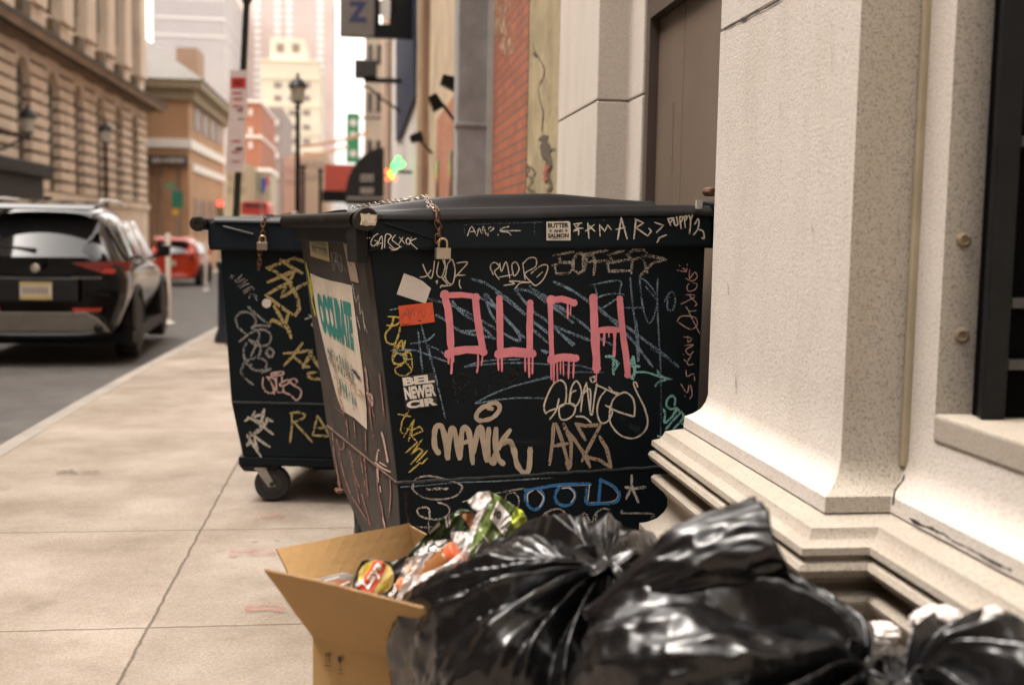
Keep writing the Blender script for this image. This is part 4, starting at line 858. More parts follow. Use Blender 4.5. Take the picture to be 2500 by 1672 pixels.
g1(CH_B, 'B', 22, [[(0, 890), (120, 960), (260, 1060), (420, 1180), (560, 1300), (700, 1380)], [(180, 830), (330, 900), (480, 1000), (640, 1120), (800, 1210), (960, 1330), (1100, 1430), (1240, 1550)], [(0, 1080), (120, 1160), (250, 1280), (360, 1360)], [(180, 1210), (300, 1330), (340, 1370)], [(180, 1200), (340, 1270), (500, 1330)], [(560, 1040), (700, 1180), (860, 1340), (1020, 1550)], [(0, 1230), (130, 1350)], [(80, 1410), (140, 1430)]])
g1(CH_B, 'B', 14, [[(480, 860), (740, 820), (740, 920), (780, 940)], [(520, 850), (545, 920), (560, 1060), (720, 970)], [(560, 960), (640, 935), (760, 930)], [(780, 1050), (950, 1050)], [(830, 790), (850, 1000), (880, 1250), (895, 1500), (905, 1420), (885, 1150)], [(910, 800), (940, 1050), (990, 1180), (1040, 1100), (1060, 960), (990, 850), (930, 800), (910, 810)], [(965, 870), (1050, 980)], [(1065, 800), (1060, 1000), (1075, 1300), (1090, 1568)], [(1120, 1000), (1160, 930), (1200, 920), (1215, 1000), (1190, 1070), (1150, 1060), (1150, 980), (1170, 960)]])
g1(CH_BF, 'D', 14, [[(1155, 0), (1160, 200), (1165, 480), (1160, 740)], [(1075, 0), (1190, 70), (1315, 165)], [(970, 0), (1090, 160)], [(0, 300), (200, 240), (400, 205), (670, 205)], [(90, 130), (260, 140), (480, 150), (600, 190)], [(0, 425), (200, 425)]])
g1(CH_BLK, 'C', 22, [[(540, 250), (580, 460), (640, 430), (600, 340), (540, 240), (640, 220), (690, 260), (620, 340)], [(730, 240), (740, 400), (820, 380)], [(840, 400), (880, 180), (940, 300)], [(860, 300), (930, 280)], [(1000, 160), (1060, 260), (1110, 150)], [(1060, 260), (980, 360)]], label='faint black lettering under the pink letters')
# big pink letters P U C H
def pinkset(k, thick, drips):
    mb = MB()
    for st in thick: ribbon(mb, fp1, [cp(k, x, y) for x, y in st[1:]], st[0]*CROPS[k][2], False, .07, base=.0045)
    for st in drips: ribbon(mb, fp1, [cp(k, x, y) for x, y in st[1:]], st[0]*CROPS[k][2], True, .18, base=.0045)
    def dot(x, y, r):
        c = cp(k, x, y); _lay[0] += 1; poly_px(mb, fp1, [(c[0]+math.cos(t*.45)*r*CROPS[k][2]*(1+.08*math.sin(t*2.3)), c[1]+math.sin(t*.45)*r*CROPS[k][2]) for t in range(14)], .0045+.00012*(_lay[0] % 14)+.00006)
    return mb, dot
def pink_letter(k, thick, drips, dots, lab):
    mb, dot = pinkset(k, thick, drips)
    for d in dots: dot(*d)
    o = mb.build('pink_letter', PINK, D1, recalc=False); o['label'] = lab
pink_letter('A', [(62, (715, 950), (745, 1060), (760, 1200), (770, 1400)), (48, (725, 945), (860, 940), (985, 955)), (60, (975, 950), (990, 1100), (1015, 1260), (1045, 1420)), (68, (745, 1430), (900, 1405), (1045, 1410))],
            [(22, (750, 1440), (750, 1525)), (20, (778, 1450), (776, 1560), (772, 1610)), (17, (1000, 1450), (1000, 1540), (990, 1600)), (16, (1040, 1450), (1030, 1540)), (16, (790, 1450), (792, 1510))], [(718, 940, 42), (982, 962, 36), (750, 1445, 40), (1045, 1425, 36)], 'first pink letter, a boxy closed shape with drips')
pink_letter('A', [(58, (1182, 970), (1186, 1200), (1190, 1430)), (56, (1445, 1010), (1440, 1200), (1440, 1430)), (80, (1175, 1440), (1300, 1425), (1460, 1440))],
            [(18, (1168, 1450), (1175, 1580)), (18, (1202, 1450), (1204, 1590)), (17, (1400, 1450), (1402, 1590)), (20, (1432, 1450), (1436, 1640)), (18, (1465, 1450), (1462, 1610))], [(1182, 972, 30), (1445, 1008, 28), (1175, 1445, 38), (1462, 1440, 36)], 'pink letter U with drips')
pink_letter('B', [(58, (160, 985), (250, 975), (355, 1005)), (42, (150, 980), (155, 1150), (158, 1300), (165, 1480)), (66, (165, 1485), (260, 1470), (370, 1478))],
            [(18, (300, 1020), (300, 1140)), (14, (326, 1020), (322, 1110)), (18, (160, 1480), (160, 1660)), (18, (182, 1500), (180, 1690)), (16, (210, 1500), (212, 1680)), (14, (238, 1500), (238, 1610)), (14, (262, 1500), (264, 1625)), (17, (310, 1500), (306, 1650)), (17, (352, 1500), (346, 1645))], [(160, 985, 42), (352, 1008, 32), (168, 1490, 44), (368, 1478, 32)], 'pink letter C with long drips')
pink_letter('B', [(66, (518, 970), (525, 1150), (530, 1320), (545, 1480), (543, 1590)), (54, (742, 970), (752, 1100), (772, 1300), (795, 1450), (812, 1620)), (56, (540, 1245), (640, 1235), (740, 1240))],
            [(14, (568, 1260), (566, 1400)), (20, (612, 1260), (606, 1370)), (26, (700, 1260), (698, 1360), (694, 1460)), (14, (650, 1260), (650, 1300)), (14, (545, 1600), (542, 1680))], [(518, 968, 38), (742, 975, 30), (545, 1560, 38), (810, 1620, 30)], 'pink letter H with drips')
# other tags
g1(CH_W2, 'A', 8, [[(150, 420), (108, 450), (88, 505), (115, 525), (145, 490), (120, 478)], [(142, 525), (178, 440), (188, 500), (180, 555)], [(150, 505), (190, 500)], [(205, 545), (215, 430), (262, 440), (235, 490), (290, 550)], [(300, 430), (270, 470), (300, 500), (335, 530), (290, 560), (245, 535)], [(330, 450), (378, 505)], [(362, 450), (330, 505)], [(405, 455), (388, 480), (400, 510), (425, 490), (405, 455)], [(432, 450), (418, 515)], [(475, 462), (425, 490), (485, 552)], [(265, 565), (350, 530)], [(55, 458), (60, 456)], [(75, 458), (80, 456)]], pl=lp1, label='thin white scrawl on the lip below the round cap')
g1(CH_W2, 'A', 10, [[(530, 680), (560, 750), (600, 800), (620, 740), (630, 650)], [(505, 790), (560, 780), (600, 730)], [(665, 660), (650, 760), (690, 790), (720, 700), (715, 640)], [(700, 640), (730, 740), (700, 810)], [(740, 680), (725, 800), (780, 850), (805, 740), (780, 640), (740, 680)], [(820, 670), (910, 665), (850, 740), (805, 790)], [(800, 775), (890, 772)], [(640, 830), (655, 820), (650, 845)], [(680, 880), (690, 860), (740, 855), (690, 790)], [(845, 812), (840, 850), (855, 885)], [(690, 870), (770, 860)]], label='white cursive tag under the padlock')
g1(CH_W2, 'A', 10, [[(1130, 770), (1105, 700), (1140, 665), (1180, 700), (1140, 745), (1180, 810)], [(1185, 670), (1200, 740), (1240, 660), (1270, 800)], [(1180, 790), (1290, 770)], [(1290, 680), (1320, 660), (1350, 720), (1310, 780), (1290, 720), (1290, 680)], [(1380, 670), (1400, 810)], [(1380, 680), (1430, 630), (1490, 630), (1490, 700), (1400, 760), (1450, 830), (1495, 860), (1560, 800), (1595, 700), (1540, 690), (1450, 760)], [(1500, 790), (1550, 745)], [(1220, 860), (1310, 845), (1270, 822), (1440, 835), (1360, 840), (1310, 895)]], label='white cursive tag above the pink letter U')
g1(CH_WC, 'B', 24, [[(180, 605), (350, 575)], [(220, 600), (240, 660), (190, 690), (200, 760), (300, 760), (350, 720), (330, 665), (230, 665)], [(380, 590), (350, 640), (345, 720), (390, 760), (440, 730), (460, 640), (420, 590), (380, 590)], [(430, 600), (430, 720)], [(440, 610), (510, 600), (535, 660), (520, 770)], [(420, 600), (640, 560)], [(470, 660), (650, 650)], [(640, 600), (780, 565)], [(650, 600), (680, 650), (640, 680), (650, 740), (830, 735)], [(630, 670), (820, 640)], [(840, 760), (850, 640), (800, 600), (860, 560), (950, 560), (1000, 620), (930, 600)], [(850, 640), (940, 620), (975, 750)], [(960, 600), (1140, 640), (1020, 670), (910, 785)], [(170, 690), (250, 665)]], False, label='thick chalky white throw-up with an arrow below the lip')
g1(CH_W2, 'B', 13, [[(350, 340), (420, 330)], [(400, 335), (350, 400)], [(360, 350), (395, 400), (390, 430)], [(375, 375), (430, 375)], [(350, 400), (390, 385)], [(450, 400), (525, 345)], [(470, 330), (480, 460)], [(480, 350), (530, 400)], [(455, 395), (500, 375)], [(570, 345), (575, 440)], [(570, 345), (615, 400), (640, 345), (670, 385)], [(605, 310), (612, 308)], [(755, 285), (725, 470)], [(755, 285), (805, 465)], [(710, 385), (790, 365)], [(880, 300), (862, 465)], [(872, 295), (945, 330), (880, 370), (980, 440), (1010, 400), (990, 375)], [(1040, 325), (1115, 350), (1055, 410)], [(1060, 495), (1080, 455), (1140, 430)]], False, pl=lp1, label='spaced white hand lettering on the lip')
g1(CH_W2, 'B', 13, [[(1150, 290), (1175, 350)], [(1155, 295), (1195, 290), (1175, 325)], [(1200, 285), (1210, 345), (1235, 340), (1225, 275)], [(1250, 275), (1265, 380)], [(1250, 280), (1280, 280), (1265, 320)], [(1290, 275), (1300, 370)], [(1290, 275), (1315, 275), (1300, 310)], [(1330, 265), (1345, 310), (1335, 420)], [(1362, 262), (1345, 310)], [(18, (1380, 340), (1410, 295), (1415, 340), (1400, 390), (1370, 430)) if False else (1380, 340), (1410, 295), (1415, 340), (1400, 390), (1370, 430)], [(1400, 380), (1450, 400), (1460, 460), (1440, 455)]], pl=lp1, label='small white lettering at the right end of the lip')
g1(CH_W, 'A', 10, [[(910, 440), (945, 360), (985, 430)], [(925, 405), (970, 400)], [(990, 440), (1010, 375), (1035, 420), (1045, 360), (1070, 430)], [(1085, 440), (1095, 370), (1135, 375), (1105, 400)], [(1170, 435), (1175, 420)], [(1190, 375), (1265, 360), (1210, 375), (1195, 400), (1260, 410), (1280, 435)], [(1185, 395), (1365, 395)]], pl=lp1, label='scratched white letters inside a strip on the lip')
g1(CH_BF, 'A', 5, [[(885, 345), (1100, 338), (1350, 330), (1550, 322)], [(880, 350), (890, 430)], [(1480, 330), (1480, 430)]], pl=lp1)
g1(CH_W2, 'D', 14, [[(200, 540), (180, 550), (170, 480), (220, 350), (270, 285), (320, 275), (355, 330), (350, 460), (300, 500), (220, 530), (180, 550)], [(215, 605), (270, 530), (295, 430)], [(300, 490), (360, 470), (430, 485), (420, 560), (360, 605), (310, 600), (295, 540), (300, 490)], [(380, 470), (400, 340), (440, 280), (475, 320), (485, 400), (440, 490), (390, 460), (400, 380), (440, 360)], [(480, 540), (490, 450), (500, 380), (530, 290)], [(490, 400), (560, 350), (560, 560)], [(530, 300), (570, 570), (600, 400), (620, 300)], [(610, 310), (700, 350), (800, 400)], [(700, 350), (640, 430), (620, 540), (650, 630), (710, 620), (750, 540), (720, 490)], [(790, 400), (750, 450), (725, 560), (740, 650), (820, 740), (930, 765), (1020, 710), (1050, 620), (1020, 500), (960, 380), (930, 300), (950, 290), (965, 330)], [(800, 395), (860, 375), (920, 420), (940, 500), (935, 580)], [(690, 485), (800, 540), (930, 580)], [(560, 250), (600, 240), (610, 270), (575, 288), (560, 250)], [(590, 240), (600, 265)], [(440, 580), (510, 585), (570, 635)], [(720, 330), (760, 370), (810, 385)]], label='large looping white tag below the pink letter H')
g1(CH_TAN, 'C', 46, [[(425, 895), (390, 840), (385, 740), (400, 670), (440, 660), (470, 740), (500, 940)], [(500, 930), (515, 760), (530, 680), (560, 720), (600, 940)], [(600, 940), (615, 740), (640, 675), (680, 720), (712, 980)], [(620, 810), (700, 780)], [(712, 900), (750, 720), (780, 670), (800, 800), (830, 960)], [(840, 940), (840, 800), (848, 680)], [(845, 930), (890, 980), (900, 900)]], label='thick tan marker word in rounded letters')
g1(CH_TAN, 'C', 46, [[(910, 680), (905, 820), (925, 930), (975, 985)], [(1030, 695), (960, 790), (920, 860)], [(935, 830), (1020, 790), (1060, 860), (1090, 990), (1150, 1060), (1190, 1020), (1200, 850)]], label='tail of the tan marker word ending in a hook')
g1(CH_TAN, 'C', 38, [[(880, 515), (840, 500), (860, 470), (920, 470), (940, 520), (880, 590), (790, 615), (745, 600), (750, 550), (800, 500), (860, 490)]], label='tan marker ring above the tan word')
g1(CH_TAN2, 'D', 30, [[(250, 640), (240, 800), (215, 990)], [(270, 640), (320, 780), (385, 1020)], [(250, 830), (370, 810)], [(335, 640), (400, 800), (395, 990), (380, 1030), (355, 970)], [(340, 680), (430, 780), (510, 900), (560, 1010)], [(440, 640), (520, 780)], [(435, 640), (520, 660), (650, 650), (560, 820), (490, 960)], [(500, 900), (550, 930), (640, 950), (740, 1015)], [(640, 750), (700, 850), (740, 1010)]], False, label='brownish tan angular tag beside the tan word')
g1(CH_Y, 'A', 16, [[(235, 1125), (325, 1130)], [(285, 1125), (260, 1210), (215, 1270), (225, 1340), (290, 1355), (330, 1260), (335, 1210)], [(325, 1130), (335, 1170), (290, 1200), (225, 1200)], [(300, 1350), (280, 1420), (350, 1330), (360, 1400), (380, 1330)], [(340, 1370), (300, 1430), (390, 1440), (385, 1400)], [(430, 1410), (390, 1420), (370, 1480), (430, 1490)], [(310, 1430), (275, 1490), (310, 1530), (380, 1510), (390, 1450)], [(380, 1500), (430, 1568)]], label='yellow vertical tag under the orange sticker')
g1(CH_Y, 'C', 12, [[(60, 0), (30, 60), (40, 130), (110, 130), (150, 70)], [(150, 30), (185, 50), (195, 120), (190, 190), (130, 235), (65, 215), (55, 170), (110, 145)]])
g1(CH_Y, 'C', 14, [[(75, 560), (185, 580)], [(165, 530), (110, 620), (95, 720), (120, 720)], [(125, 755), (215, 600), (165, 790)], [(130, 680), (200, 690)], [(205, 620), (190, 740)], [(190, 700), (260, 665), (290, 700), (190, 745), (240, 800), (140, 890)], [(280, 775), (190, 900), (250, 850), (290, 870), (185, 985)], [(325, 870), (235, 970), (280, 980), (325, 935)], [(250, 985), (170, 1055)]], False, label='yellow slanted tag below the white lettered sticker')
g1(CH_WC, 'C', 16, [[(200, 1190), (220, 1120), (320, 1085), (470, 1110), (590, 1150), (620, 1190), (560, 1260), (430, 1285), (300, 1270), (220, 1220), (195, 1180)], [(22, (320, 1195)) if False else (320, 1195), (400, 1200), (500, 1190)], [(320, 1205), (410, 1190), (495, 1200)], [(415, 1310), (500, 1340), (510, 1400), (440, 1450), (340, 1450), (260, 1420), (240, 1370), (300, 1350), (340, 1370), (345, 1460)], [(235, 1520), (365, 1520)], [(335, 1470), (340, 1568)]], label='chalky white oval and loops low on the left')
g1(CH_B, 'C', 12, [[(100, 1180), (300, 1165), (600, 1140), (900, 1130), (1394, 1100)]])
g1(CH_BLUE, 'D', 26, [[(0, 1210), (120, 1190), (300, 1160), (560, 1150)], [(540, 1165), (525, 1310), (640, 1320), (770, 1310), (810, 1240), (740, 1160), (640, 1120)], [(650, 1110), (630, 1330)], [(300, 1180), (260, 1250), (290, 1320), (370, 1335), (420, 1290), (430, 1230), (380, 1180)], [(60, 1200), (10, 1250), (20, 1320), (80, 1370), (140, 1340), (165, 1260), (130, 1200)]], label='blue outlined letters along the lower panel')
g1(CH_W2, 'D', 11, [[(0, 1210), (200, 1178), (400, 1165), (570, 1162)], [(555, 1170), (540, 1300)], [(650, 1130), (740, 1170), (800, 1250), (740, 1305), (560, 1312)], [(320, 1190), (390, 1190), (430, 1250), (400, 1310)], [(80, 1205), (30, 1240), (30, 1310)], [(110, 1205), (165, 1270), (130, 1350)]], label='white outline over the blue letters')
g1(CH_WC, 'C', 14, [[(625, 1305), (800, 1260), (1000, 1215), (1150, 1190)], [(1000, 1240), (1070, 1230), (1105, 1290), (1095, 1360)], [(1000, 1245), (980, 1300)]])
g1(CH_W, 'D', 24, [[(915, 1080), (920, 1180), (970, 1310)], [(910, 1190), (865, 1280)], [(860, 1180), (940, 1190), (1030, 1180)]], label='white star shaped mark at lower right')
g1(CH_WC, 'K', 22, [[(560, 360), (600, 260), (700, 205), (800, 205), (870, 280)], [(590, 350), (640, 250)], [(1020, 310), (1070, 245), (1130, 350)], [(1150, 350), (1200, 240), (1280, 195), (1350, 205)], [(1210, 250), (1190, 350)], [(1495, 210), (1500, 245), (1660, 245), (1850, 255), (1830, 300)], [(690, 340), (705, 280)], [(770, 300), (765, 330)]], label='chalky white loops just above the garbage bags')
g1(CH_TEAL, 'D', 26, [[(690, 70), (760, 70), (760, 220)], [(750, 90), (800, 130), (770, 180)], [(925, 70), (905, 150), (980, 155)], [(930, 75), (940, 200), (920, 265), (905, 240)]], False, label='teal letters next to the pink H')
g1(CH_TEAL, 'D', 16, [[(940, 205), (1040, 205), (1150, 240), (1255, 265)], [(1130, 185), (1150, 225), (1210, 260)], [(1115, 325), (1140, 290), (1220, 262)]], label='teal arrow right of the pink H')
g1(CH_TEAL, 'L', 17, [[(480, 1140), (485, 1090), (460, 1065), (425, 1090), (415, 1140), (450, 1170), (490, 1160)], [(390, 1170), (405, 1210), (400, 1280), (460, 1230), (500, 1160), (490, 1200)], [(410, 1330), (480, 1250), (530, 1200), (550, 1240), (470, 1330)], [(500, 1170), (540, 1200), (555, 1245)], [(540, 1290), (570, 1280), (560, 1320), (600, 1320)], [(345, 1385), (370, 1390)]], label='teal tangled tag above the stone moulding')
g1(CH_PK2, 'L', 8, [[(515, 25), (575, 75), (500, 65)], [(575, 75), (582, 15)], [(600, 60), (600, 130), (640, 80), (660, 120), (620, 150), (570, 130)], [(620, 150), (580, 190), (590, 230), (640, 220), (660, 180), (630, 165)], [(570, 260), (650, 270), (530, 335)], [(600, 270), (655, 330), (640, 350)], [(570, 355), (600, 390), (655, 385)], [(500, 470), (540, 430), (640, 440), (660, 500), (610, 535), (540, 500), (500, 470)], [(590, 390), (680, 570)], [(550, 595), (625, 605)], [(585, 590), (590, 640), (625, 605)], [(560, 665), (630, 660), (570, 700), (600, 740), (630, 710)], [(550, 735), (552, 733)], [(555, 775), (570, 790)], [(610, 750), (580, 800), (600, 820), (630, 810)], [(570, 860), (580, 910), (630, 890), (640, 945)], [(530, 970), (580, 1040), (600, 960), (620, 1050), (600, 1090)], [(562, 1068), (564, 1066)]], label='small pinkish vertical writing along the right edge')
for st_ in ([(985, 1180), (1000, 1178), (1020, 1177)], [(1075, 532), (1110, 533), (1150, 531)], [(990, 1200), (992, 1240), (998, 1290)]):
    strokes('rust_streak', fp1 if st_[0][1] > 600 else lp1, D1, chalk('rust_bloom', (.10, .045, .02), .5, 60, soft=.06), 'X', 7, [st_])
for st_ in ([(1000, 1110), (1060, 1100), (1130, 1105)], [(1480, 640), (1560, 655)], [(1520, 1020), (1570, 1060)], [(1230, 1085), (1330, 1080)], [(1600, 880), (1610, 960)], [(1010, 620), (1080, 616)]):
    strokes('scuff', fp1, D1, chalk('faint_scuff', (.03, .04, .045), .42, 90, soft=.08), 'X', 16, [st_])
# stickers on the front
STK = mat('sticker_white', (.62, .56, .48), .6, .05, 10); INK = mat('sticker_ink', (.012, .012, .011), .6)
m_ = MB(); poly_px(m_, lp1, [cp('B', x, y) for x, y in ((118, 318), (308, 315), (323, 328), (325, 478), (118, 478))], .0015); st_ = m_.build('square_sticker', STK, D1, recalc=False); st_['label'] = 'square white sticker with bold black words'
m_ = MB()
for tx, q in (('BUTTER', ((132, 332), (308, 328), (308, 370), (132, 372))), ('AND', ((180, 384), (262, 382), (262, 408), (180, 410))), ('SALMON', ((132, 420), (308, 417), (308, 455), (132, 458)))): text_px(m_, lp1, tx, [cp('B', *c) for c in q], .0025, .045)
for (x, y) in ((155, 396), (288, 394)):
    for k in range(3):
        an = k*math.pi/3+.5; ribbon(m_, lp1, [cp('B', x-13*math.cos(an), y-13*math.sin(an)), cp('B', x+13*math.cos(an), y+13*math.sin(an))], 1.7, base=.0028)
ribbon(m_, lp1, [cp('B', 150, 465), cp('B', 295, 463)], .8, base=.0028, jitter=.6)
m_.build('sticker_print', INK, D1, recalc=False)
m_ = MB(); poly_px(m_, fp1, [cp('A', x, y) for x, y in ((370, 758), (460, 790), (530, 825), (600, 885), (555, 1015), (430, 975), (308, 935))], .006); m_.build('blank_sticker', mat('sticker_grey', (.60, .54, .49), .6, .05, 40), D1, recalc=False)['label'] = 'tilted blank off white sticker'
m_ = MB(); poly_px(m_, fp1, [cp('A', x, y) for x, y in ((323, 1035), (470, 1018), (613, 1002), (633, 1170), (500, 1190), (340, 1207))], .0065); m_.build('orange_sticker', mat('sticker_orange', (.62, .085, .025), .6, .12, 30), D1, recalc=False)['label'] = 'bright orange red sticker with scribbles'
strokes('sticker_scribble', fp1, D1, chalk('ink_blue', (.10, .06, .12), .5, 200), 'A', 7, [[(370, 1110), (400, 1060), (420, 1120), (450, 1060), (460, 1120)], [(480, 1150), (510, 1080), (540, 1130), (560, 1070)], [(580, 1100), (610, 1105)], [(355, 1140), (380, 1100), (430, 1150)]], base=.008)
strokes('sticker_edge_wear', fp1, D1, INK, 'A', 8, [[(360, 1195), (420, 1190)], [(490, 1160), (520, 1165)], [(360, 1198), (365, 1185)]], base=.008)
m_ = MB(); poly_px(m_, fp1, [cp('C', x, y) for x, y in ((100, 240), (385, 205), (410, 490), (140, 525))], .006); m_.build('lettered_sticker', INK, D1, recalc=False)['label'] = 'black sticker with three rows of bold white letters'
m_ = MB()
for tx, q in (('BEL', ((112, 252), (378, 217), (388, 290), (122, 322))), ('NEWER', ((122, 334), (388, 298), (402, 405), (140, 440))), ('CIR', ((145, 452), (400, 412), (413, 482), (152, 517)))): text_px(m_, fp1, tx, [cp('C', *c) for c in q], .008, .055)
m_.build('sticker_print', mat('sticker_white2', (.72, .66, .60), .6), D1, recalc=False)
# ---- side panel decals
strokes('graffiti', spu, D1, CH_PINK, 'I', 9, [[(22, (1, 1))] if False else [(230, 620), (300, 700), (320, 850)], [(440, 330), (455, 500), (490, 640), (505, 690)], [(360, 720), (370, 840)], [(540, 380), (560, 560), (575, 700)], [(440, 790), (445, 930)], [(280, 640), (300, 740)], [(470, 620), (480, 720), (500, 830)]], base=.003)
strokes('graffiti', spl, D1, CH_PINK, 'I', 9, [[(200, 680), (215, 900), (250, 1130), (270, 1240)], [(250, 930), (290, 1100), (340, 1240), (400, 1340), (450, 1420)], [(330, 930), (360, 1080), (420, 1250), (480, 1480)], [(350, 1000), (370, 1150), (400, 1300)], [(520, 1020), (530, 1200), (560, 1350), (575, 1480)], [(615, 1120), (620, 1250), (605, 1400)], [(430, 960), (445, 1100), (460, 1250)], [(240, 850), (260, 920), (290, 900), (280, 830)], [(400, 940), (430, 1120), (445, 1230)]], base=.003)
strokes('graffiti', spl, D1, CH_PK2, 'I', 12, [[(510, 1010), (560, 1050), (620, 1080)], [(520, 1000), (530, 930), (570, 900)], [(540, 1010), (590, 1040)], [(525, 1040), (535, 1150)], [(565, 1400), (580, 1470)], [(545, 1180), (550, 1220)]], base=.0035)
strokes('graffiti', spu, D1, CH_PK2, 'I', 14, [[(555, 800), (570, 850), (590, 950), (600, 1010)], [(565, 830), (580, 900)], [(440, 340), (450, 420), (460, 520), (475, 590)], [(450, 520), (485, 540), (490, 610)]], base=.0035)
strokes('graffiti', spu, D1, CH_GR, 'H', 9, [[(590, 610), (620, 830), (640, 640)], [(600, 700), (610, 640), (650, 640), (640, 740), (690, 650), (720, 830), (690, 820), (650, 720)], [(660, 720), (720, 800)], [(740, 790), (760, 860)]], label='grey scratched writing on the side panel')
strokes('graffiti', spu, D1, CH_WC, 'H', 12, [[(830, 980), (870, 1200), (900, 1100), (920, 1330), (940, 1270), (960, 1420), (1000, 1540)], [(840, 1040), (860, 1140)], [(880, 1350), (920, 1500)], [(950, 1350), (970, 1500)]], False, label='white zigzag scratches beside the white banner')
BAN = mat('banner_white', (.60, .51, .42), .6, .12, 4, dirt=(.38, .32, .20), dscale=6, dirt_amt=.6)
m_ = MB(); poly_px(m_, spu, [(757, 667), (780, 677), (806, 685), (835, 691), (858, 697), (870, 790), (885, 900), (895, 1000), (896, 1049), (865, 1020), (835, 1002), (820, 960), (795, 860), (772, 760)], .003); m_.build('banner', BAN, D1, recalc=False)['label'] = 'peeling white banner with teal capitals on the side panel'
m_ = MB(); tq = [(770, 712), (855, 738), (864, 858), (788, 812)]
text_px(m_, spu, 'OCCURATE', tq, .0045, .075); m_.build('banner_lettering', mat('teal_ink', (.012, .19, .165), .6, .1), D1, recalc=False)
m_ = MB(); text_px(m_, spu, 'DISPOSAL', [(796, 850), (854, 886), (862, 925), (806, 884)], .0045, .03) if False else None
FT = chalk('faded_teal', (.10, .21, .16), .5, 60); m_ = MB()
for i in range(9): ribbon(m_, spu, [(800+i*7, 846+i*5.2), (806+i*7, 888+i*6.2)], 4.0, jitter=.3, base=.0045)
for i in range(6): ribbon(m_, spu, [(828+i*7.2, 925+i*6), (833+i*7.2, 965+i*6)], 4.0, jitter=.3, base=.0045)
m_.build('faded_lettering', FT, D1, recalc=False)
strokes('graffiti', spu, D1, CH_ORF, 'I', 14, [[(170, 200), (230, 370), (260, 560), (290, 660)], [(190, 190), (240, 300), (330, 420), (440, 550)], [(300, 280), (330, 470), (360, 640)], [(330, 420), (380, 520), (430, 560)], [(200, 400), (300, 440)]], base=.0055)
m_ = MB(); ribbon(m_, spu, [cp('I', 350, 355), cp('I', 375, 385), cp('I', 400, 420)], 6, jitter=.6, base=.006); m_.build('tear', INK, D1, recalc=False)
m_ = MB(); poly_px(m_, spu, [cp('H', x, y) for x, y in ((345, 425), (450, 440), (552, 465), (575, 735), (460, 700), (360, 670))], .003); m_.build('cream_label', mat('label_cream', (.42, .36, .21), .7, .1, 20), D1, recalc=False)
m_ = MB()
for i in range(9): ribbon(m_, spu, [cp('H', 375+i*19, 490+i*3.5+(i % 3)*8), cp('H', 388+i*19, 630+i*7-(i % 2)*10)], 2.4, jitter=.5, base=.0042)
ribbon(m_, spu, [cp('H', 365, 505), cp('H', 540, 545)], 2.2, base=.0046); ribbon(m_, spu, [cp('H', 372, 560), cp('H', 550, 605)], 2.2, base=.0046, jitter=.5)
m_.build('label_print', chalk('label_ink', (.05, .09, .05), .6, 150), D1, recalc=False)
m_ = MB(); poly_px(m_, spu, [cp('H', x, y) for x, y in ((727, 528), (822, 546), (907, 975), (812, 948))], .003); m_.build('slanted_label', mat('label_tan', (.33, .25, .18), .7, .1, 20), D1, recalc=False)
m_ = MB(); ribbon(m_, spu, [cp('H', 790, 690), cp('H', 815, 700)], 3, base=.0045); ribbon(m_, spu, [cp('H', 800, 760), cp('H', 822, 770)], 3, base=.0045); m_.build('label_print', chalk('label_ink2', (.12, .10, .09), .6, 150), D1, recalc=False)
m_ = MB(); ribbon(m_, spu, [cp('H', x, y) for x, y in ((305, 740), (340, 900), (365, 1050), (380, 1200), (420, 1350))], 3.5, base=.004); ribbon(m_, spu, [cp('H', x, y) for x, y in ((345, 930), (365, 1030), (375, 1110))], 8, base=.0045); m_.build('yellow_edge_paint', chalk('yellow_edge', (.42, .38, .03), .7, 80), D1, recalc=False)
# ---------------- chains and padlocks
def chain(path, ll, name, lab, loc, n_rust=8, wire=.0022, wid=.0095):
    t = thing(name, loc, lab, 'chain', 'padlocked chains'); pts = catmull(path, 10)
    L = [0]
    for i in range(1, len(pts)): L.append(L[-1]+(pts[i]-pts[i-1]).length)
    s = 0; k = 0
    def at(d):
        d = min(max(d, 0), L[-1]-1e-6)
        for i in range(1, len(pts)):
            if L[i] >= d: return pts[i-1].lerp(pts[i], (d-L[i-1])/(L[i]-L[i-1]+1e-9))
    rnd = random.Random(4)
    while s < L[-1]:
        c = at(s); tn = (at(s+.006)-at(s-.006)); tn = tn.normalized() if tn.length > 0 else V((0, 0, 1))
        a = tn.orthogonal().normalized(); R = Matrix.Rotation((math.pi/2)*(k % 2)+.6+rnd.uniform(-.35, .35), 3, tn); a = R @ a
        ring = []; hl = ll*.62; rr = wid
        for q in range(16):
            an = 2*math.pi*q/16; ring.append(c+tn*(math.cos(an)*rr+(hl-rr)*(1 if math.cos(an) > 0 else -1)*min(1, abs(math.cos(an))*3))+a*math.sin(an)*rr)
        m2 = MB(); m2.tube(ring, wire, 6, closed=True); m2.build('chain_link', M_CHAINR if k < n_rust else M_CHAIN, t, smooth='all')
        s += ll*.86; k += 1
    return t
def lidz(u, v): return base1(u, v)+ridge1(u, v)
def onlid(px, py0, v):   # point above the lid at lateral pixel px and depth v
    best = None
    for i in range(200):
        u = -.08+1.2*i/199; p = F1.p(u, v, lidz(u, v)+.006); d = p-CP
        x = 1250+FPX*d.dot(CR_)/d.dot(CF)
        if best is None or abs(x-px) < best[0]: best = (abs(x-px), p)
    return best[1]
lpo = Plane(F1.p(0, -.062, 0), -F1.v)
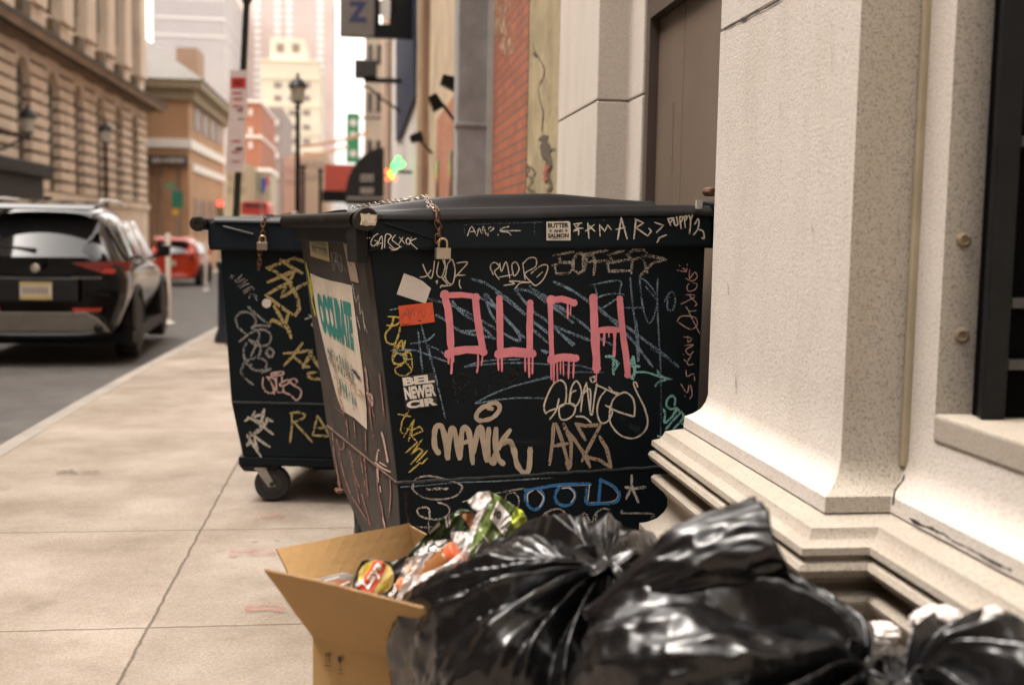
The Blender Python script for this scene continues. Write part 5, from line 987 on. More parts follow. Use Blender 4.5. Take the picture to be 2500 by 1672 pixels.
pth = [lpo.at(1071, 600), lpo.at(1069, 580), lpo.at(1073, 560), lpo.at(1068, 545), lpo.at(1068, 532), onlid(1066, 0, -.03), onlid(1060, 0, .04), onlid(1054, 0, .14), onlid(1050, 0, .30), onlid(1045, 0, .46), onlid(1035, 0, .58), onlid(1015, 0, .62), onlid(985, 0, .64), onlid(960, 0, .72), onlid(940, 0, .80), onlid(915, 0, .86), onlid(885, 0, .95), onlid(850, 0, 1.05)]
chain(pth, .026, 'lock_chain', 'steel chain draped across the near dumpster lid and down its front lip', pth[5])
def padlock(c, s, fr, lab, body=(.42, .36, .28)):
    t = thing('padlock', c, lab, 'padlock', 'padlocks hanging from the chains'); R = fr.m().to_3x3(); f = lambda x, y, z: V(c)+R @ V((x*s, y*s, z*s))
    m2 = MB(); vs = [f(x, y, z) for x in (-.0245, .0245) for y in (-.011, .011) for z in (-.018, .018)]; m2.add(vs, [(0, 1, 3, 2), (4, 6, 7, 5), (0, 4, 5, 1), (2, 3, 7, 6), (0, 2, 6, 4), (1, 5, 7, 3)])
    m2.build('lock_body', mat('padlock_steel', body, .35, .2, 30, 0, metal=.8, dirt=(.2, .13, .08), dscale=30), t, bevel=.002)
    m2 = MB(); pts = [f(-.014, 0, .016), f(-.014, 0, .034)]+[f(-.014*math.cos(a*math.pi/8), 0, .034+.014*math.sin(a*math.pi/8)) for a in range(1, 8)]+[f(.014, 0, .034), f(.014, 0, .016)]
    m2.tube(pts, .0036*s, 8); m2.build('shackle', mat('shackle_brass', (.62, .48, .28), .3, .1, metal=.9), t, smooth='all')
padlock(lpo.at(1081, 619, .004), 1.0, F1, 'square steel padlock hanging on the front of the near dumpster')
# --- far dumpster
F2 = Frame((-.579, 5.54, 0), -9.6)
D2 = thing('dumpster', (-.579, 5.54, 0), 'navy dumpster with yellow tags behind the near one, its swivel caster showing', 'dumpster', 'graffiti covered dumpsters on the sidewalk')
P2 = dict(uTL=-.088, uTR=1.2, zTL=1.28, zTR=1.28, uCL=-.035, uCR=1.18, uBL=.02, uBR=1.16, zB=.215, zR=.30, d=1.1, dm=.6)
hull(F2, P2, M_NAVY, M_NAVY, D2, crz=.48)
fp2 = Plane(F2.p(0, 0, 0), -F2.v); lp2 = Plane(F2.p(0, -.0505, 0), -F2.v)
lip(F2, -.125, 1.25, 1.20, 1.335, 1.20, 1.335, 1.1, D2, M_NAVY)
m_ = MB(); m_.box(-.03, 1.18, -.006, .005, .474, .484, fr=F2.m()); m_.build('weld_seam', MATS['weld_line'], D2, bevel=.003)
m_ = MB(); m_.box(.0, 1.16, -.004, .5, .175, .2145, fr=F2.m()); m_.build('bottom_rail', M_NAVY, D2, bevel=.004)
m_ = MB(); m_.box(.30, 1.10, .30, 1.05, .10, .2145, fr=F2.m()); m_.build('under_shade_filler', M_DARK, D2)  # box added beneath the body to deepen the shade on the ground
m_ = MB(); m_.hexa([F2.p(.02, .02, .14), F2.p(.17, .02, .14), F2.p(.17, .2, .14), F2.p(.02, .2, .14), F2.p(.0, -.002, .174), F2.p(.20, -.002, .174), F2.p(.20, .22, .174), F2.p(.0, .22, .174)]); m_.build('caster_plate', M_DARK, D2, bevel=.005)
caster(F2, .155, .04, .085, D2, .165, 8); caster(F2, 1.02, .04, .085, D2, .165, 20); caster(F2, .155, .9, .085, D2, .27, 30); caster(F2, 1.02, .9, .085, D2, .27, 30)
lids(F2, D2, -.10, 1.2, -.045, 1.1, lambda u, v: 1.342, lambda u, v: .016*sst(-.045, -.01, v)+.022*sst(.3, .37, v)*sst(-.1, .2, u), nu=60, nv=140)
m_ = MB(); m_.tube([F2.p(-.16, -.02, 1.32), F2.p(-.17, 1.15, 1.32)], .028, 16); m_.build('trunnion_bar', M_PIPE, D2, smooth=True)
m_ = MB(); m_.lathe(F2.p(-.172, -.045, 1.322), -F2.v, [(0, -.02), (.032, -.02), (.037, -.006), (.037, .014), (.03, .02), (.012, .02), (.01, .014), (0, .014)], 26); m_.build('trunnion_cap', MATS['dark_cap'], D2, smooth=True)
m_ = MB(); a_, b_ = lp2.at(545, 553, -.003), lp2.at(618, 572, -.003); m_.tube([a_, b_], .005, 6); m_.build('press_ridge', mat('worn_ridge', (.05, .05, .048), .6), D2, smooth=True)
def g2(mt, k, wd, st, smooth=True, label=None): return strokes('graffiti', fp2, D2, mt, k, wd, st, smooth, .15, label)
g2(CH_Y2, 'F', 38, [[(1215, 370), (1110, 325), (960, 375), (785, 440), (850, 450), (960, 530), (1070, 600)], [(945, 340), (1060, 420), (1190, 495)], [(800, 595), (960, 530), (1110, 460), (1050, 580), (1000, 640), (955, 770), (1100, 680), (1235, 605)], [(1040, 600), (900, 670), (775, 745)], [(790, 750), (920, 850), (1060, 950), (1110, 970), (1155, 900), (1140, 780), (1090, 680), (1040, 610)], [(1030, 950), (1005, 1050), (1030, 1120), (1065, 1225)], [(870, 860), (930, 960), (980, 1050)], [(835, 1050), (850, 1015), (920, 1050), (1010, 1110)]], False, 'big yellow angular tag')
g2(CH_Y2, 'F', 32, [[(980, 1395), (1120, 1385), (1290, 1360), (1200, 1560)], [(1195, 1275), (1080, 1430), (985, 1530)], [(1080, 1420), (1200, 1520), (1270, 1550)], [(1290, 1370), (1290, 1430), (1380, 1560)]], False, 'yellow star shaped tag')
g2(CH_Y2, 'G', 26, [[(910, 180), (830, 190), (830, 220), (870, 240), (965, 245)], [(860, 20), (950, 160)], [(780, 140), (860, 20)], [(780, 130), (840, 135)]], False)
g2(CH_Y2, 'G', 20, [[(665, 820), (685, 650), (680, 550)], [(665, 555), (740, 545), (805, 565), (790, 600), (700, 635), (780, 720), (865, 815)], [(870, 755), (915, 575), (1010, 730), (1040, 765)], [(880, 755), (1040, 765)], [(915, 690), (980, 690)]], False, 'yellow capital letters low on the far dumpster')
g2(CH_GR, 'F', 26, [[(575, 865), (700, 980), (825, 1085), (700, 1080), (620, 1110), (700, 1160), (690, 1250), (610, 1430)], [(660, 1080), (660, 1000), (600, 940), (500, 935), (440, 1000), (470, 1100), (560, 1180)], [(480, 1265), (560, 1200), (660, 1140), (760, 1130), (830, 1180), (830, 1260), (770, 1310), (660, 1300), (590, 1240)], [(560, 1280), (530, 1350), (540, 1450), (620, 1530)], [(600, 1250), (700, 1290), (720, 1350), (690, 1430), (560, 1480), (520, 1560)], [(820, 1330), (870, 1380), (830, 1440), (780, 1390), (820, 1330)]], label='grey looping tag near the left edge')
g2(CH_GR, 'G', 20, [[(240, 0), (260, 90), (340, 160), (420, 160), (490, 150), (400, 190)], [(440, 150), (450, 90), (380, 50), (300, 60), (230, 120), (230, 210), (330, 295)], [(450, 0), (490, 45), (515, 0)]])
g2(CH_PK2, 'G', 17, [[(420, 230), (415, 300), (450, 360), (510, 365), (540, 300), (520, 240), (450, 225)], [(460, 230), (510, 310), (520, 380)], [(520, 200), (590, 175), (600, 200), (510, 215), (500, 190), (590, 175)], [(540, 210), (545, 350), (600, 360)], [(590, 200), (590, 300), (570, 290), (640, 250), (650, 280), (590, 310)], [(600, 300), (610, 360), (670, 390), (720, 435), (760, 400), (760, 340), (700, 300), (660, 260), (710, 240), (730, 280), (690, 300)]], label='pinkish bubble tag above the weld seam')
g2(CH_W, 'G', 26, [[(255, 625), (300, 595), (410, 565), (430, 520)], [(345, 540), (310, 600), (400, 660), (510, 745)], [(280, 590), (420, 650), (430, 680)], [(430, 520), (410, 610), (390, 690), (320, 750)], [(505, 630), (450, 600), (450, 640), (380, 720), (300, 760)], [(275, 750), (300, 800), (400, 950)], [(300, 730), (400, 810), (480, 860)], [(270, 850), (290, 825), (350, 840)], [(340, 790), (370, 880)]], False, 'white angular mark low on the far dumpster')
g2(CH_GR, 'F', 18, [[(370, 545), (420, 520)], [(385, 510), (400, 560)], [(430, 600), (510, 510)], [(430, 570), (460, 600), (520, 560), (540, 560)], [(470, 640), (570, 570)], [(490, 660), (550, 620), (600, 610)], [(520, 700), (620, 640), (650, 680)], [(530, 720), (600, 680)], [(590, 780), (600, 740), (640, 720), (680, 800)], [(680, 740), (660, 780)]], False, 'small grey chalk marks')
m_ = MB(); poly_px(m_, fp2, [(cp('F', 788, 832)[0]+11.5*math.cos(t*.42), cp('F', 788, 832)[1]+11.5*math.sin(t*.42)) for t in range(15)], .004); m_.build('round_sticker', mat('round_sticker_paper', (.62, .55, .50), .6), D2, recalc=False)
g2(CH_W, 'F', 16, [[(1220, 1010), (1300, 985)], [(1260, 965), (1295, 975)], [(1310, 1045), (1295, 1080), (1325, 1090)]])
lpo2 = Plane(F2.p(0, -.062, 0), -F2.v)
pth = [lpo2.at(632, 652), lpo2.at(634, 630), lpo2.at(635, 606), lpo2.at(640, 580), lpo2.at(643, 562), lpo2.at(643, 546), F2.p(.14, -.02, 1.366), F2.p(.155, .1, 1.36), F2.p(.165, .3, 1.374), F2.p(.17, .5, 1.39)]
chain(pth, .026, 'lock_chain', 'rusty chain hanging down the front lip of the far dumpster', pth[4], n_rust=30)
padlock(lpo2.at(641, 601, .006), 1.0, F2, 'steel padlock with a pale shackle hanging on the far dumpster', (.5, .45, .4))
# black litter bin beyond the far dumpster
pb = PZ(556, 829, zg(14.5)); LBN = thing('litter_bin', (pb.x, 14.5, zg(14.5)), 'tall black litter bin with a flared foot at the kerb, behind the far dumpster', 'litter bin')
m_ = MB(); m_.lathe((pb.x+.1, 14.5, zg(14.5)), (0, 0, 1), [(.22, 0), (.22, .06), (.175, .16), (.17, .9), (.19, .95), (.19, 1.0), (0, 1.08)], 28); m_.build('bin_body', mat('bin_black', (.014, .018, .022), .5, .2, 5), LBN, smooth=True)
# ------------------------------------------------------------------ vehicles
def smooth_loft(secs):
    n = len(secs[0]); vs = [p for s in secs for p in s]; fs = []
    for i in range(len(secs)-1):
        for k in range(n-1): fs.append((i*n+k, i*n+k+1, (i+1)*n+k+1, (i+1)*n+k))
    return vs, fs
def make_car(name, origin, yaw, label, paint, kind='suv', scale=1.0, detail=True):
    t = thing(name, origin, label, 'car')
    R = Matrix.Translation(V(origin)) @ Matrix.Rotation(math.radians(yaw), 4, 'Z') @ Matrix.Diagonal((scale, scale, scale*(1.1 if kind == 'suv' else 1.08), 1))
    W = .93
    # half sections (x, z) at each y; y shift for upper rear points gives the sloping tailgate
    def sec(y, wb, zb, zs, zbelt, zroof, wr, lean=0.0):
        pts = [(0, zb), (.72*wb, zb), (.86*wb, zb+.07), (.93*wb, zb+.28), (.985*wb, (zs+zb)/2+.06), (wb, zs-.10), (.965*wb, zs), (.90*wb, zbelt), (wr+.13*(1), zbelt+(zroof-zbelt)*.45), (wr+.02, zroof-.10), (wr-.10, zroof-.02), (wr*.5, zroof+.01), (0, zroof+.015)]
        out = []
        for x, z in pts:
            dy = lean*max(0, (z-zbelt))/(max(zroof-zbelt, .01)) if lean else 0
            out.append(V((x, y+dy, z)))
        return out
    zr = 1.62 if kind == 'suv' else 1.58
    S_ = [sec(.10, .80*W, .40, .86, .98, 1.06, .62), sec(.0, .90*W, .33, .90, 1.04, 1.10, .60),
          sec(.04, .97*W, .28, .95, 1.06, zr-.10, .53, .42), sec(.22, 1.0*W, .26, .98, 1.07, zr-.03, .55, .34), sec(.8, 1.0*W, .26, .98, 1.06, zr, .57, .1), sec(1.6, .99*W, .25, .96, 1.04, zr+.02, .58),
          sec(2.4, .99*W, .25, .95, 1.02, zr, .56), sec(3.0, 1.0*W, .25, .94, 1.0, zr-.22, .54, -.2), sec(3.35, 1.0*W, .26, .92, .98, 1.02, .5), sec(4.1, .97*W, .28, .84, .90, .93, .5), sec(4.5, .86*W, .33, .74, .8, .82, .45), sec(4.65, .7*W, .38, .6, .68, .7, .4)]
    full = []
    for s in S_:
        left = [V((-p.x, p.y, p.z)) for p in s[::-1]][:-1]
        full.append([R @ p for p in (left+s)])
    vs, fs = smooth_loft(full); n = len(full[0]); fs += [tuple(range(n)), tuple((len(full)-1)*n+k for k in range(n))[::-1]]
    m2 = MB(); m2.add(vs, fs); body = m2.build('body', paint, t, smooth=True)
    sd_ = body.modifiers.new('sub', 'SUBSURF'); sd_.levels = 1; sd_.render_levels = 2
    f = lambda x, y, z: R @ V((x, y, z))
    GL = mat('car_glass', (.018, .018, .02), .06, .1, 2, spec=.9)
    lit = mat('tail_lamp_red', (.15, .010, .006), .25, .2, 5); 
    zt = zr-.13
    # rear window: curved sheet following the tailgate
    m2 = MB(); rows = 7; cols = 12; zw0, zw1 = 1.09, zr-.15
    vs = []; 
    for i in range(rows+1):
        tt = i/rows; z = zw0+(zw1-zw0)*tt; hw_ = (.70-.13*tt) if kind == 'suv' else (.62-.12*tt); y = -.022+.33*tt
        for k in range(cols+1):
            x = -hw_+2*hw_*k/cols; vs.append(f(x, y+.16*(x/.7)**2-.0, z))
    m2.add(vs, [(i*(cols+1)+k, i*(cols+1)+k+1, (i+1)*(cols+1)+k+1, (i+1)*(cols+1)+k) for i in range(rows) for k in range(cols)]); m2.build('rear_window', GL, t, smooth='all')
    # roof spoiler
    m2 = MB(); m2.prism([f(-.60, .18, zr-.02), f(.60, .18, zr-.02), f(.64, .50, zr+.03), f(-.64, .50, zr+.03)], V((0, 0, -.05))); m2.prism([f(-.56, .12, zr-.06), f(.56, .12, zr-.06), f(.60, .18, zr-.02), f(-.60, .18, zr-.02)], V((0, 0, -.02))); m2.build('spoiler', paint, t, bevel=.02)
    # side windows and pillars
    for s in (-1, 1):
        for (ya, yb_, nm) in ((.62, 1.0, 'quarter'), (1.06, 1.85, 'rear'), (1.92, 2.9, 'front')):
            m2 = MB(); top = zr-.16; xo = .885; xt = .70
            yl = ya+.10 if nm != 'quarter' else ya+.15; yr = yb_-(.42 if nm == 'front' else .02)
            m2.add([f(s*xo, ya, 1.06), f(s*xo, yb_, 1.04), f(s*xt, yr, top), f(s*xt, yl, top)], [(0, 1, 2, 3)]); m2.build('side_window', GL, t)
        m2 = MB(); m2.tube([f(s*.895, .60, 1.05), f(s*.895, 1.8, 1.035), f(s*.895, 3.0, 1.01)], .012, 6); m2.build('window_trim', mat('chrome', (.6, .58, .55), .15, metal=1.0), t)
        # lamps
        m2 = MB()
        if kind == 'suv':
            pts = [(s*.36, -.020, 1.035), (s*.62, .015, 1.055), (s*.82, .09, 1.06), (s*.93, .30, 1.045), (s*.94, .40, 1.0), (s*.925, .22, .965), (s*.80, .055, .925), (s*.68, .005, .935)]
        else:
            pts = [(s*.60, .01, 1.05), (s*.80, .08, 1.1), (s*.88, .25, 1.06), (s*.90, .22, .92), (s*.80, .05, .86), (s*.66, .0, .90)]
        m2.prism([f(*p) for p in pts], (R.to_3x3() @ V((0, -.035, 0)))); tl = m2.build('tail_light', lit, t, bevel=.008)
        if detail:
            m2 = MB(); m2.prism([f(s*.66, -.045, .945), f(s*.80, -.005, .94), f(s*.80, -.002, .985), f(s*.70, -.035, .985)], (R.to_3x3() @ V((0, -.008, 0)))); m2.build('lamp_insert', mat('lamp_insert_red', (.5, .05, .03), .2), tl)
            m2 = MB(); m2.prism([f(s*.36, -.022, .60), f(s*.66, .02, .60), f(s*.64, .02, .565), f(s*.38, -.022, .565)], (R.to_3x3() @ V((0, -.02, 0)))); m2.build('reflector', mat('reflector_red', (.42, .04, .015), .3), t)
            m2 = MB(); m2.tube([f(s*.55, .50, zr-.01), f(s*.57, .62, zr+.03), f(s*.58, 1.2, zr+.05), f(s*.58, 2.0, zr+.05), f(s*.56, 2.6, zr+.0)], .018, 8); m2.build('roof_rail', MATS['chrome'], t, smooth=True)
        # wheels
        for yy in (.92, 3.72):
            cx_ = s*.80; m2 = MB(); rr = .36 if kind == 'suv' else .32
            ax = (R.to_3x3() @ V((s, 0, 0))).normalized(); c = f(cx_-s*.10, yy, rr)
            m2.lathe(c, ax, [(rr*.62, 0), (rr*.95, 0), (rr, .03), (rr, .20), (rr*.94, .235), (rr*.66, .235)], 36); w_ = m2.build('wheel', M_TYRE, t, smooth=True)
            m2 = MB(); m2.lathe(c, ax, [(0, .12), (rr*.3, .20), (rr*.6, .19), (rr*.66, .225), (rr*.62, .16), (0, .10)], 20); m2.build('rim', mat('alloy_rim', (.30, .29, .27), .35, .2, 10, metal=.7), w_, smooth=True)
            m2 = MB(); ring = [f(s*.915, yy+math.cos(a*math.pi/14)*(rr+.06), rr+math.sin(a*math.pi/14)*(rr+.06)) for a in range(0, 15)]
            m2.tube(ring, .035, 6); m2.build('wheel_arch', mat('arch_black', (.015, .015, .015), .6), t, smooth=True)
        m2 = MB(); m2.prism([f(s*.92, 2.72, 1.06), f(s*1.10, 2.72, 1.05), f(s*1.12, 2.74, 1.18), f(s*1.0, 2.74, 1.2)], (R.to_3x3() @ V((0, .12, 0)))); m2.tube([f(s*.88, 2.8, 1.04), f(s*1.0, 2.8, 1.08)], .03, 6); m2.build('mirror', paint, t, bevel=.02)
    # plate
    pl = MB(); pl.box(-.16, .16, -.052, -.035, .68, .85, fr=R); plo = pl.build('licence_plate', mat('plate_white', (.62, .55, .45), .5), t)
    pl = MB(); pl.box(-.155, .155, -.0545, -.0525, .685, .715, fr=R); pl.box(-.155, .155, -.0545, -.0525, .825, .847, fr=R)
    pl.build('plate_band', mat('plate_yellow', (.55, .42, .12), .5), plo)
    pl = MB()
    for i in range(7):
        x = -.125+i*.037; pl.box(x, x+.022, -.0545, -.0525, .735, .80, fr=R)
    pl.build('plate_characters', mat('plate_ink', (.25, .21, .17), .6), plo)
    if detail:
        for nm, args, mt in (('plate_recess', (-.42, .42, -.030, .02, .655, .90), mat('recess_black', (.01, .01, .01), .4)), ):
            m2 = MB(); m2.box(*args, fr=R); m2.build(nm, mt, t, bevel=.03)
        m2 = MB(); m2.prism([f(-.62, .0, .50), f(-.50, -.035, .56), f(.50, -.035, .56), f(.62, .0, .50), f(.74, .05, .36), f(-.74, .05, .36)], (R.to_3x3() @ V((0, -.03, 0)))); m2.build('skid_plate', mat('brushed_silver', (.36, .33, .29), .4, .1, 5, metal=.6), t, bevel=.025)
        m2 = MB(); m2.lathe(f(0, -.055, .985), R.to_3x3() @ V((0, -1, 0)), [(0, 0), (.045, 0), (.045, .012), (.03, .018), (0, .018)], 24); m2.build('badge', mat('badge_chrome', (.65, .58, .5), .25, metal=.6), t, smooth=True)
        m2 = MB(); m2.tube([f(.02, -.10, 1.15), f(-.12, -.09, 1.17), f(-.42, -.03, 1.20)], [.03, .018, .01], 8); m2.build('wiper', M_DARK, t)
        m2 = MB(); 
        for i in range(7): m2.box(.36+i*.045, .36+i*.045+.03, -.03, -.022, .885, .905, fr=R)
        m2.build('model_letters', MATS['chrome'], t)
        m2 = MB(); m2.prism([f(-.03, .60, zr+.02), f(.03, .60, zr+.02), f(.015, .85, zr+.025), f(-.015, .85, zr+.025)], V((0, 0, .05))); m2.build('roof_fin', M_DARK, t, bevel=.01)
        m2 = MB(); m2.box(-.93, .93, .35, 4.3, .22, .34, fr=R); m2.build('underbody', M_DARK, t)
        for s in (-1, 1):
            m2 = MB(); m2.lathe(f(s*.62, .02, .40), R.to_3x3() @ V((0, -1, 0)), [(.03, 0), (.05, 0), (.05, .04), (.04, .045), (.03, .02), (0, .02)], 18); m2.build('exhaust', mat('dark_exhaust', (.02, .02, .02), .3, metal=.5), t)
    return t
CARP = mat('black_car_paint', (.003, .003, .0032), .10, .05, 2, spec=.5)
CARP.node_tree.nodes['Principled BSDF'].inputs['Coat Weight'].default_value = 0.15
CARR = mat('red_car_paint', (.50, .040, .010), .2, .05, 2, spec=.6)
YC = 12.75; xc = PY(88, 620, YC).x
make_car('parked_car', (xc, YC, zg(YC+1.5)-.135), 3.7, 'black sport utility vehicle with silver roof rails parked at the kerb on the left', CARP)
YR = 41; xr = PY(418, 620, YR).x
make_car('parked_car', (xr, YR, zg(YR+1)-.15), 1.0, 'small red hatchback farther down the street behind the white posts', CARR, 'hatch', 1.0, False)
# delineator posts
for (px, py0, py1, Y, lb) in ((412, 570, 792, None, 'white flexible lane post standing right beside the black car'), (503, 590, 710, None, 'white flexible lane post farther away, to the right of the red hatchback')):
    # find Y where ground px matches
    best = min(((abs((lambda q: 836-FPX*((q-CP).dot(CU))/((q-CP).dot(CF)))(V((PY(px, py1, y*.25).x, y*.25, zg(y*.25)-.13)))-py1)), y*.25) for y in range(30, 200))
    Y = best[1]; g = V((PY(px, py1, Y).x, Y, zg(Y)-.13)); zt = PY(px, py0, Y).z
    t = thing('lane_post', g, lb, 'lane post', 'white flexible lane posts')
    m_ = MB(); m_.lathe(g, (0, 0, 1), [(.10, 0), (.10, .03), (.05, .06), (0, .06)], 18); m_.build('base', M_WHITE, t, smooth=True)
    m_ = MB(); m_.lathe(g, (0, 0, 1), [(.042, .06), (.042, zt-g.z-.02), (.03, zt-g.z), (0, zt-g.z)], 18); m_.build('post', mat('white_plastic', (.72, .64, .57), .5, .05), t, smooth=True)
# red paint smudges on the sidewalk
swp = Plane((0, 0, 0.003), (0, 0, 1)); sw = [o for o in COL.objects if o.name == 'sidewalk'][0]
m_ = MB()
for pts, wd in (([(560, 1350), (610, 1346), (670, 1350)], 14), ([(600, 1484), (650, 1480), (690, 1484)], 16), ([(625, 1262), (660, 1258), (700, 1262)], 9), ([(690, 1183), (720, 1180)], 8)): ribbon(m_, swp, pts, wd, True, .5, base=0.0)
m_.build('paint_smudge', chalk('red_smudge', (.42, .15, .11), .42, 25, soft=.12), sw, recalc=False)
m_ = MB()
for pts, wd in (([(135, 1150), (170, 1148), (205, 1152), (245, 1149)], 5), ([(140, 1156), (160, 1151), (190, 1156)], 7), ([(672, 1318), (690, 1322)], 5), ([(800, 1290), (822, 1293)], 5)): ribbon(m_, swp, pts, wd, True, .8, base=0.001)
m_.build('dark_stain', chalk('dark_stain', (.08, .06, .035), .55, 60, soft=.08), sw, recalc=False)
# ------------------------------------------------------------------ cardboard box
CB = mat('cardboard', (.41, .25, .10), .85, .06, 5, .12, 90, dirt=(.33, .20, .08), dscale=3, dirt_amt=.5); CBE = mat('cardboard_edge', (.30, .18, .085), .9, .35, 220, .6, 300)
a_ = PZ(767, 1552, .38); ang = math.radians(-40.6); d_ = V((math.cos(ang), math.sin(ang), 0)); n_ = V((-d_.y, d_.x, 0)); z_ = V((0, 0, 1))
BX = thing('cardboard_box', (a_.x, a_.y, 0), 'open cardboard box with raised flaps, overflowing with wrappers and clear plastic', 'box')
Lx, Wy = .43, .40
def panel(p0, e1, e2, nm, th=.005, sub=None, curl=0.0, mt=None, par=None, lab=None):
    """corrugated sheet from corner p0 with edges e1 and e2; slightly bowed"""
    nn = e1.cross(e2).normalized(); n1, n2 = 8, 6; m2 = MB(); vs = []
    for s in (0, 1):
        for i in range(n1+1):
            for j in range(n2+1):
                u, v = i/n1, j/n2; b = curl*math.sin(u*math.pi)*v+.0025*noise.noise(V((u*2+p0.x*9, v*2, p0.y*9)))
                w_ = .002*noise.noise(V((u*7, p0.z*5, 3)))*(v == 1)
                vs.append(p0+e1*u+e2*v*(1+w_*3)+nn*(b+s*th))
    N = (n1+1)*(n2+1); fs = []
    for i in range(n1):
        for j in range(n2):
            q = i*(n2+1)+j; fs += [(q, q+n2+1, q+n2+2, q+1), (N+q, N+q+1, N+q+n2+2, N+q+n2+1)]
    nf = len(fs); 
    for i in range(n1):
        for q in (i*(n2+1), i*(n2+1)+n2): fs.append((q, q+n2+1, N+q+n2+1, N+q))
    for j in range(n2):
        for q in (j, n1*(n2+1)+j): fs.append((q, q+1, N+q+1, N+q))
    m2.add(vs, fs); m2.mi = [0]*nf+[1]*(len(fs)-nf)
    o = m2.build(nm, [CB, CBE], par or BX); return o
h = .38
panel(V((a_.x, a_.y, 0)), d_*Lx, z_*h, 'box_wall'); panel(V((a_.x, a_.y, 0))+n_*.0055, n_*(Wy-.006), z_*(h-.002), 'box_wall'); panel(V((a_.x, a_.y, 0))+n_*Wy, d_*Lx, z_*h, 'box_wall'); panel(V((a_.x, a_.y, 0))+d_*Lx+n_*.0055, n_*(Wy-.006), z_*(h-.002), 'box_wall')
E1 = PZ(647, 1388, .575)
ff = E1-V((a_.x, a_.y, h)); 
panel(V((a_.x, a_.y, h+.001)), d_*Lx, ff, 'front_flap', curl=-.004)['label'] = 'front flap raised and leaning outward'
BLc = V((a_.x, a_.y, h))+n_*Wy; T1 = PZ(672, 1342, .55); T2 = PZ(997, 1279, .56)
# side flap as free quad
def quadpanel(P00, P10, P11, P01, nm, th=.005, lab=None):
    nn = (P10-P00).cross(P01-P00).normalized(); m2 = MB(); vs = []; n1 = 10; n2 = 6
    for s in (0, 1):
        for i in range(n1+1):
            for j in range(n2+1):
                u, v = i/n1, j/n2; p = P00*(1-u)*(1-v)+P10*u*(1-v)+P11*u*v+P01*(1-u)*v
                b = .003*noise.noise(V((u*3, v*2, P00.x*7))) - .012*math.exp(-((u-.16-.1*v)/.03)**2)*(.4+v*.6)*(nm == 'side_flap')*.35
                vs.append(p+nn*(b+s*th))
    N = (n1+1)*(n2+1); fs = []
    for i in range(n1):
        for j in range(n2):
            q = i*(n2+1)+j; fs += [(q, q+n2+1, q+n2+2, q+1), (N+q, N+q+1, N+q+n2+2, N+q+n2+1)]
    nf = len(fs)
    for i in range(n1):
        for q in (i*(n2+1), i*(n2+1)+n2): fs.append((q, q+n2+1, N+q+n2+1, N+q))
    for j in range(n2):
        for q in (j, n1*(n2+1)+j): fs.append((q, q+1, N+q+1, N+q))
    m2.add(vs, fs); m2.mi = [0]*nf+[1]*(len(fs)-nf); return m2.build(nm, [CB, CBE], BX)
quadpanel(V((a_.x, a_.y, h))+n_*.01, BLc, T2, T1, 'side_flap')
quadpanel(BLc+V((.0, .003, 0)), BLc+d_*.16+V((0, 0, -.01)), PZ(1026, 1320, .54)+d_*.10, T2+V((.004, 0, -.002)), 'back_flap')
m_ = MB(); tp = [V((a_.x, a_.y, h))+(T1-V((a_.x, a_.y, h)))*k_+(BLc-V((a_.x, a_.y, h)))*(.15+.05*math.sin(k_*3))+V((0, 0, .004)) for k_ in (.12, .3, .5, .68, .8, .92)]
m_.tube(catmull(tp, 5), .0022, 6); m_.build('torn_ridge', mat('torn_card', (.52, .36, .17), .9, .1), BX, smooth=True)
# printed handling marks
bp_ = Plane(V((a_.x, a_.y, 0))-n_*.0005, -n_); INKB = mat('print_ink', (.045, .035, .025), .8)
m_ = MB()
for x in (562, 587): ribbon(m_, bp_, [cp('T', x, 1312), cp('T', x+2, 1400)], 1.6, jitter=.2, base=.0088); poly_px(m_, bp_, [cp('T', x-9, 1335), cp('T', x, 1308), cp('T', x+10, 1337)], .0094)
ribbon(m_, bp_, [cp('T', 550, 1411), cp('T', 600, 1422)], 2.2, base=.0088)
poly_px(m_, bp_, [cp('T', *c) for c in ((652, 1342), (684, 1345), (683, 1375), (674, 1395), (664, 1396), (654, 1375))], .0094); ribbon(m_, bp_, [cp('T', 669, 1390), cp('T', 671, 1445)], 1.5, base=.0088); ribbon(m_, bp_, [cp('T', 655, 1445), cp('T', 688, 1452)], 1.8, base=.0088)
for pts in ([(545, 1438), (610, 1455)], [(650, 1470), (690, 1482)], [(535, 1290), (540, 1298)], [(605, 1318), (612, 1322)], [(628, 1318), (634, 1322)], [(700, 1345), (704, 1350)], [(538, 1415), (545, 1418)], [(630, 1440), (636, 1445)], [(704, 1474), (712, 1477)]): ribbon(m_, bp_, [cp('T', *c) for c in pts], 1.4, jitter=.6, base=.0088)
m_.build('handling_marks', INKB, BX, recalc=False)
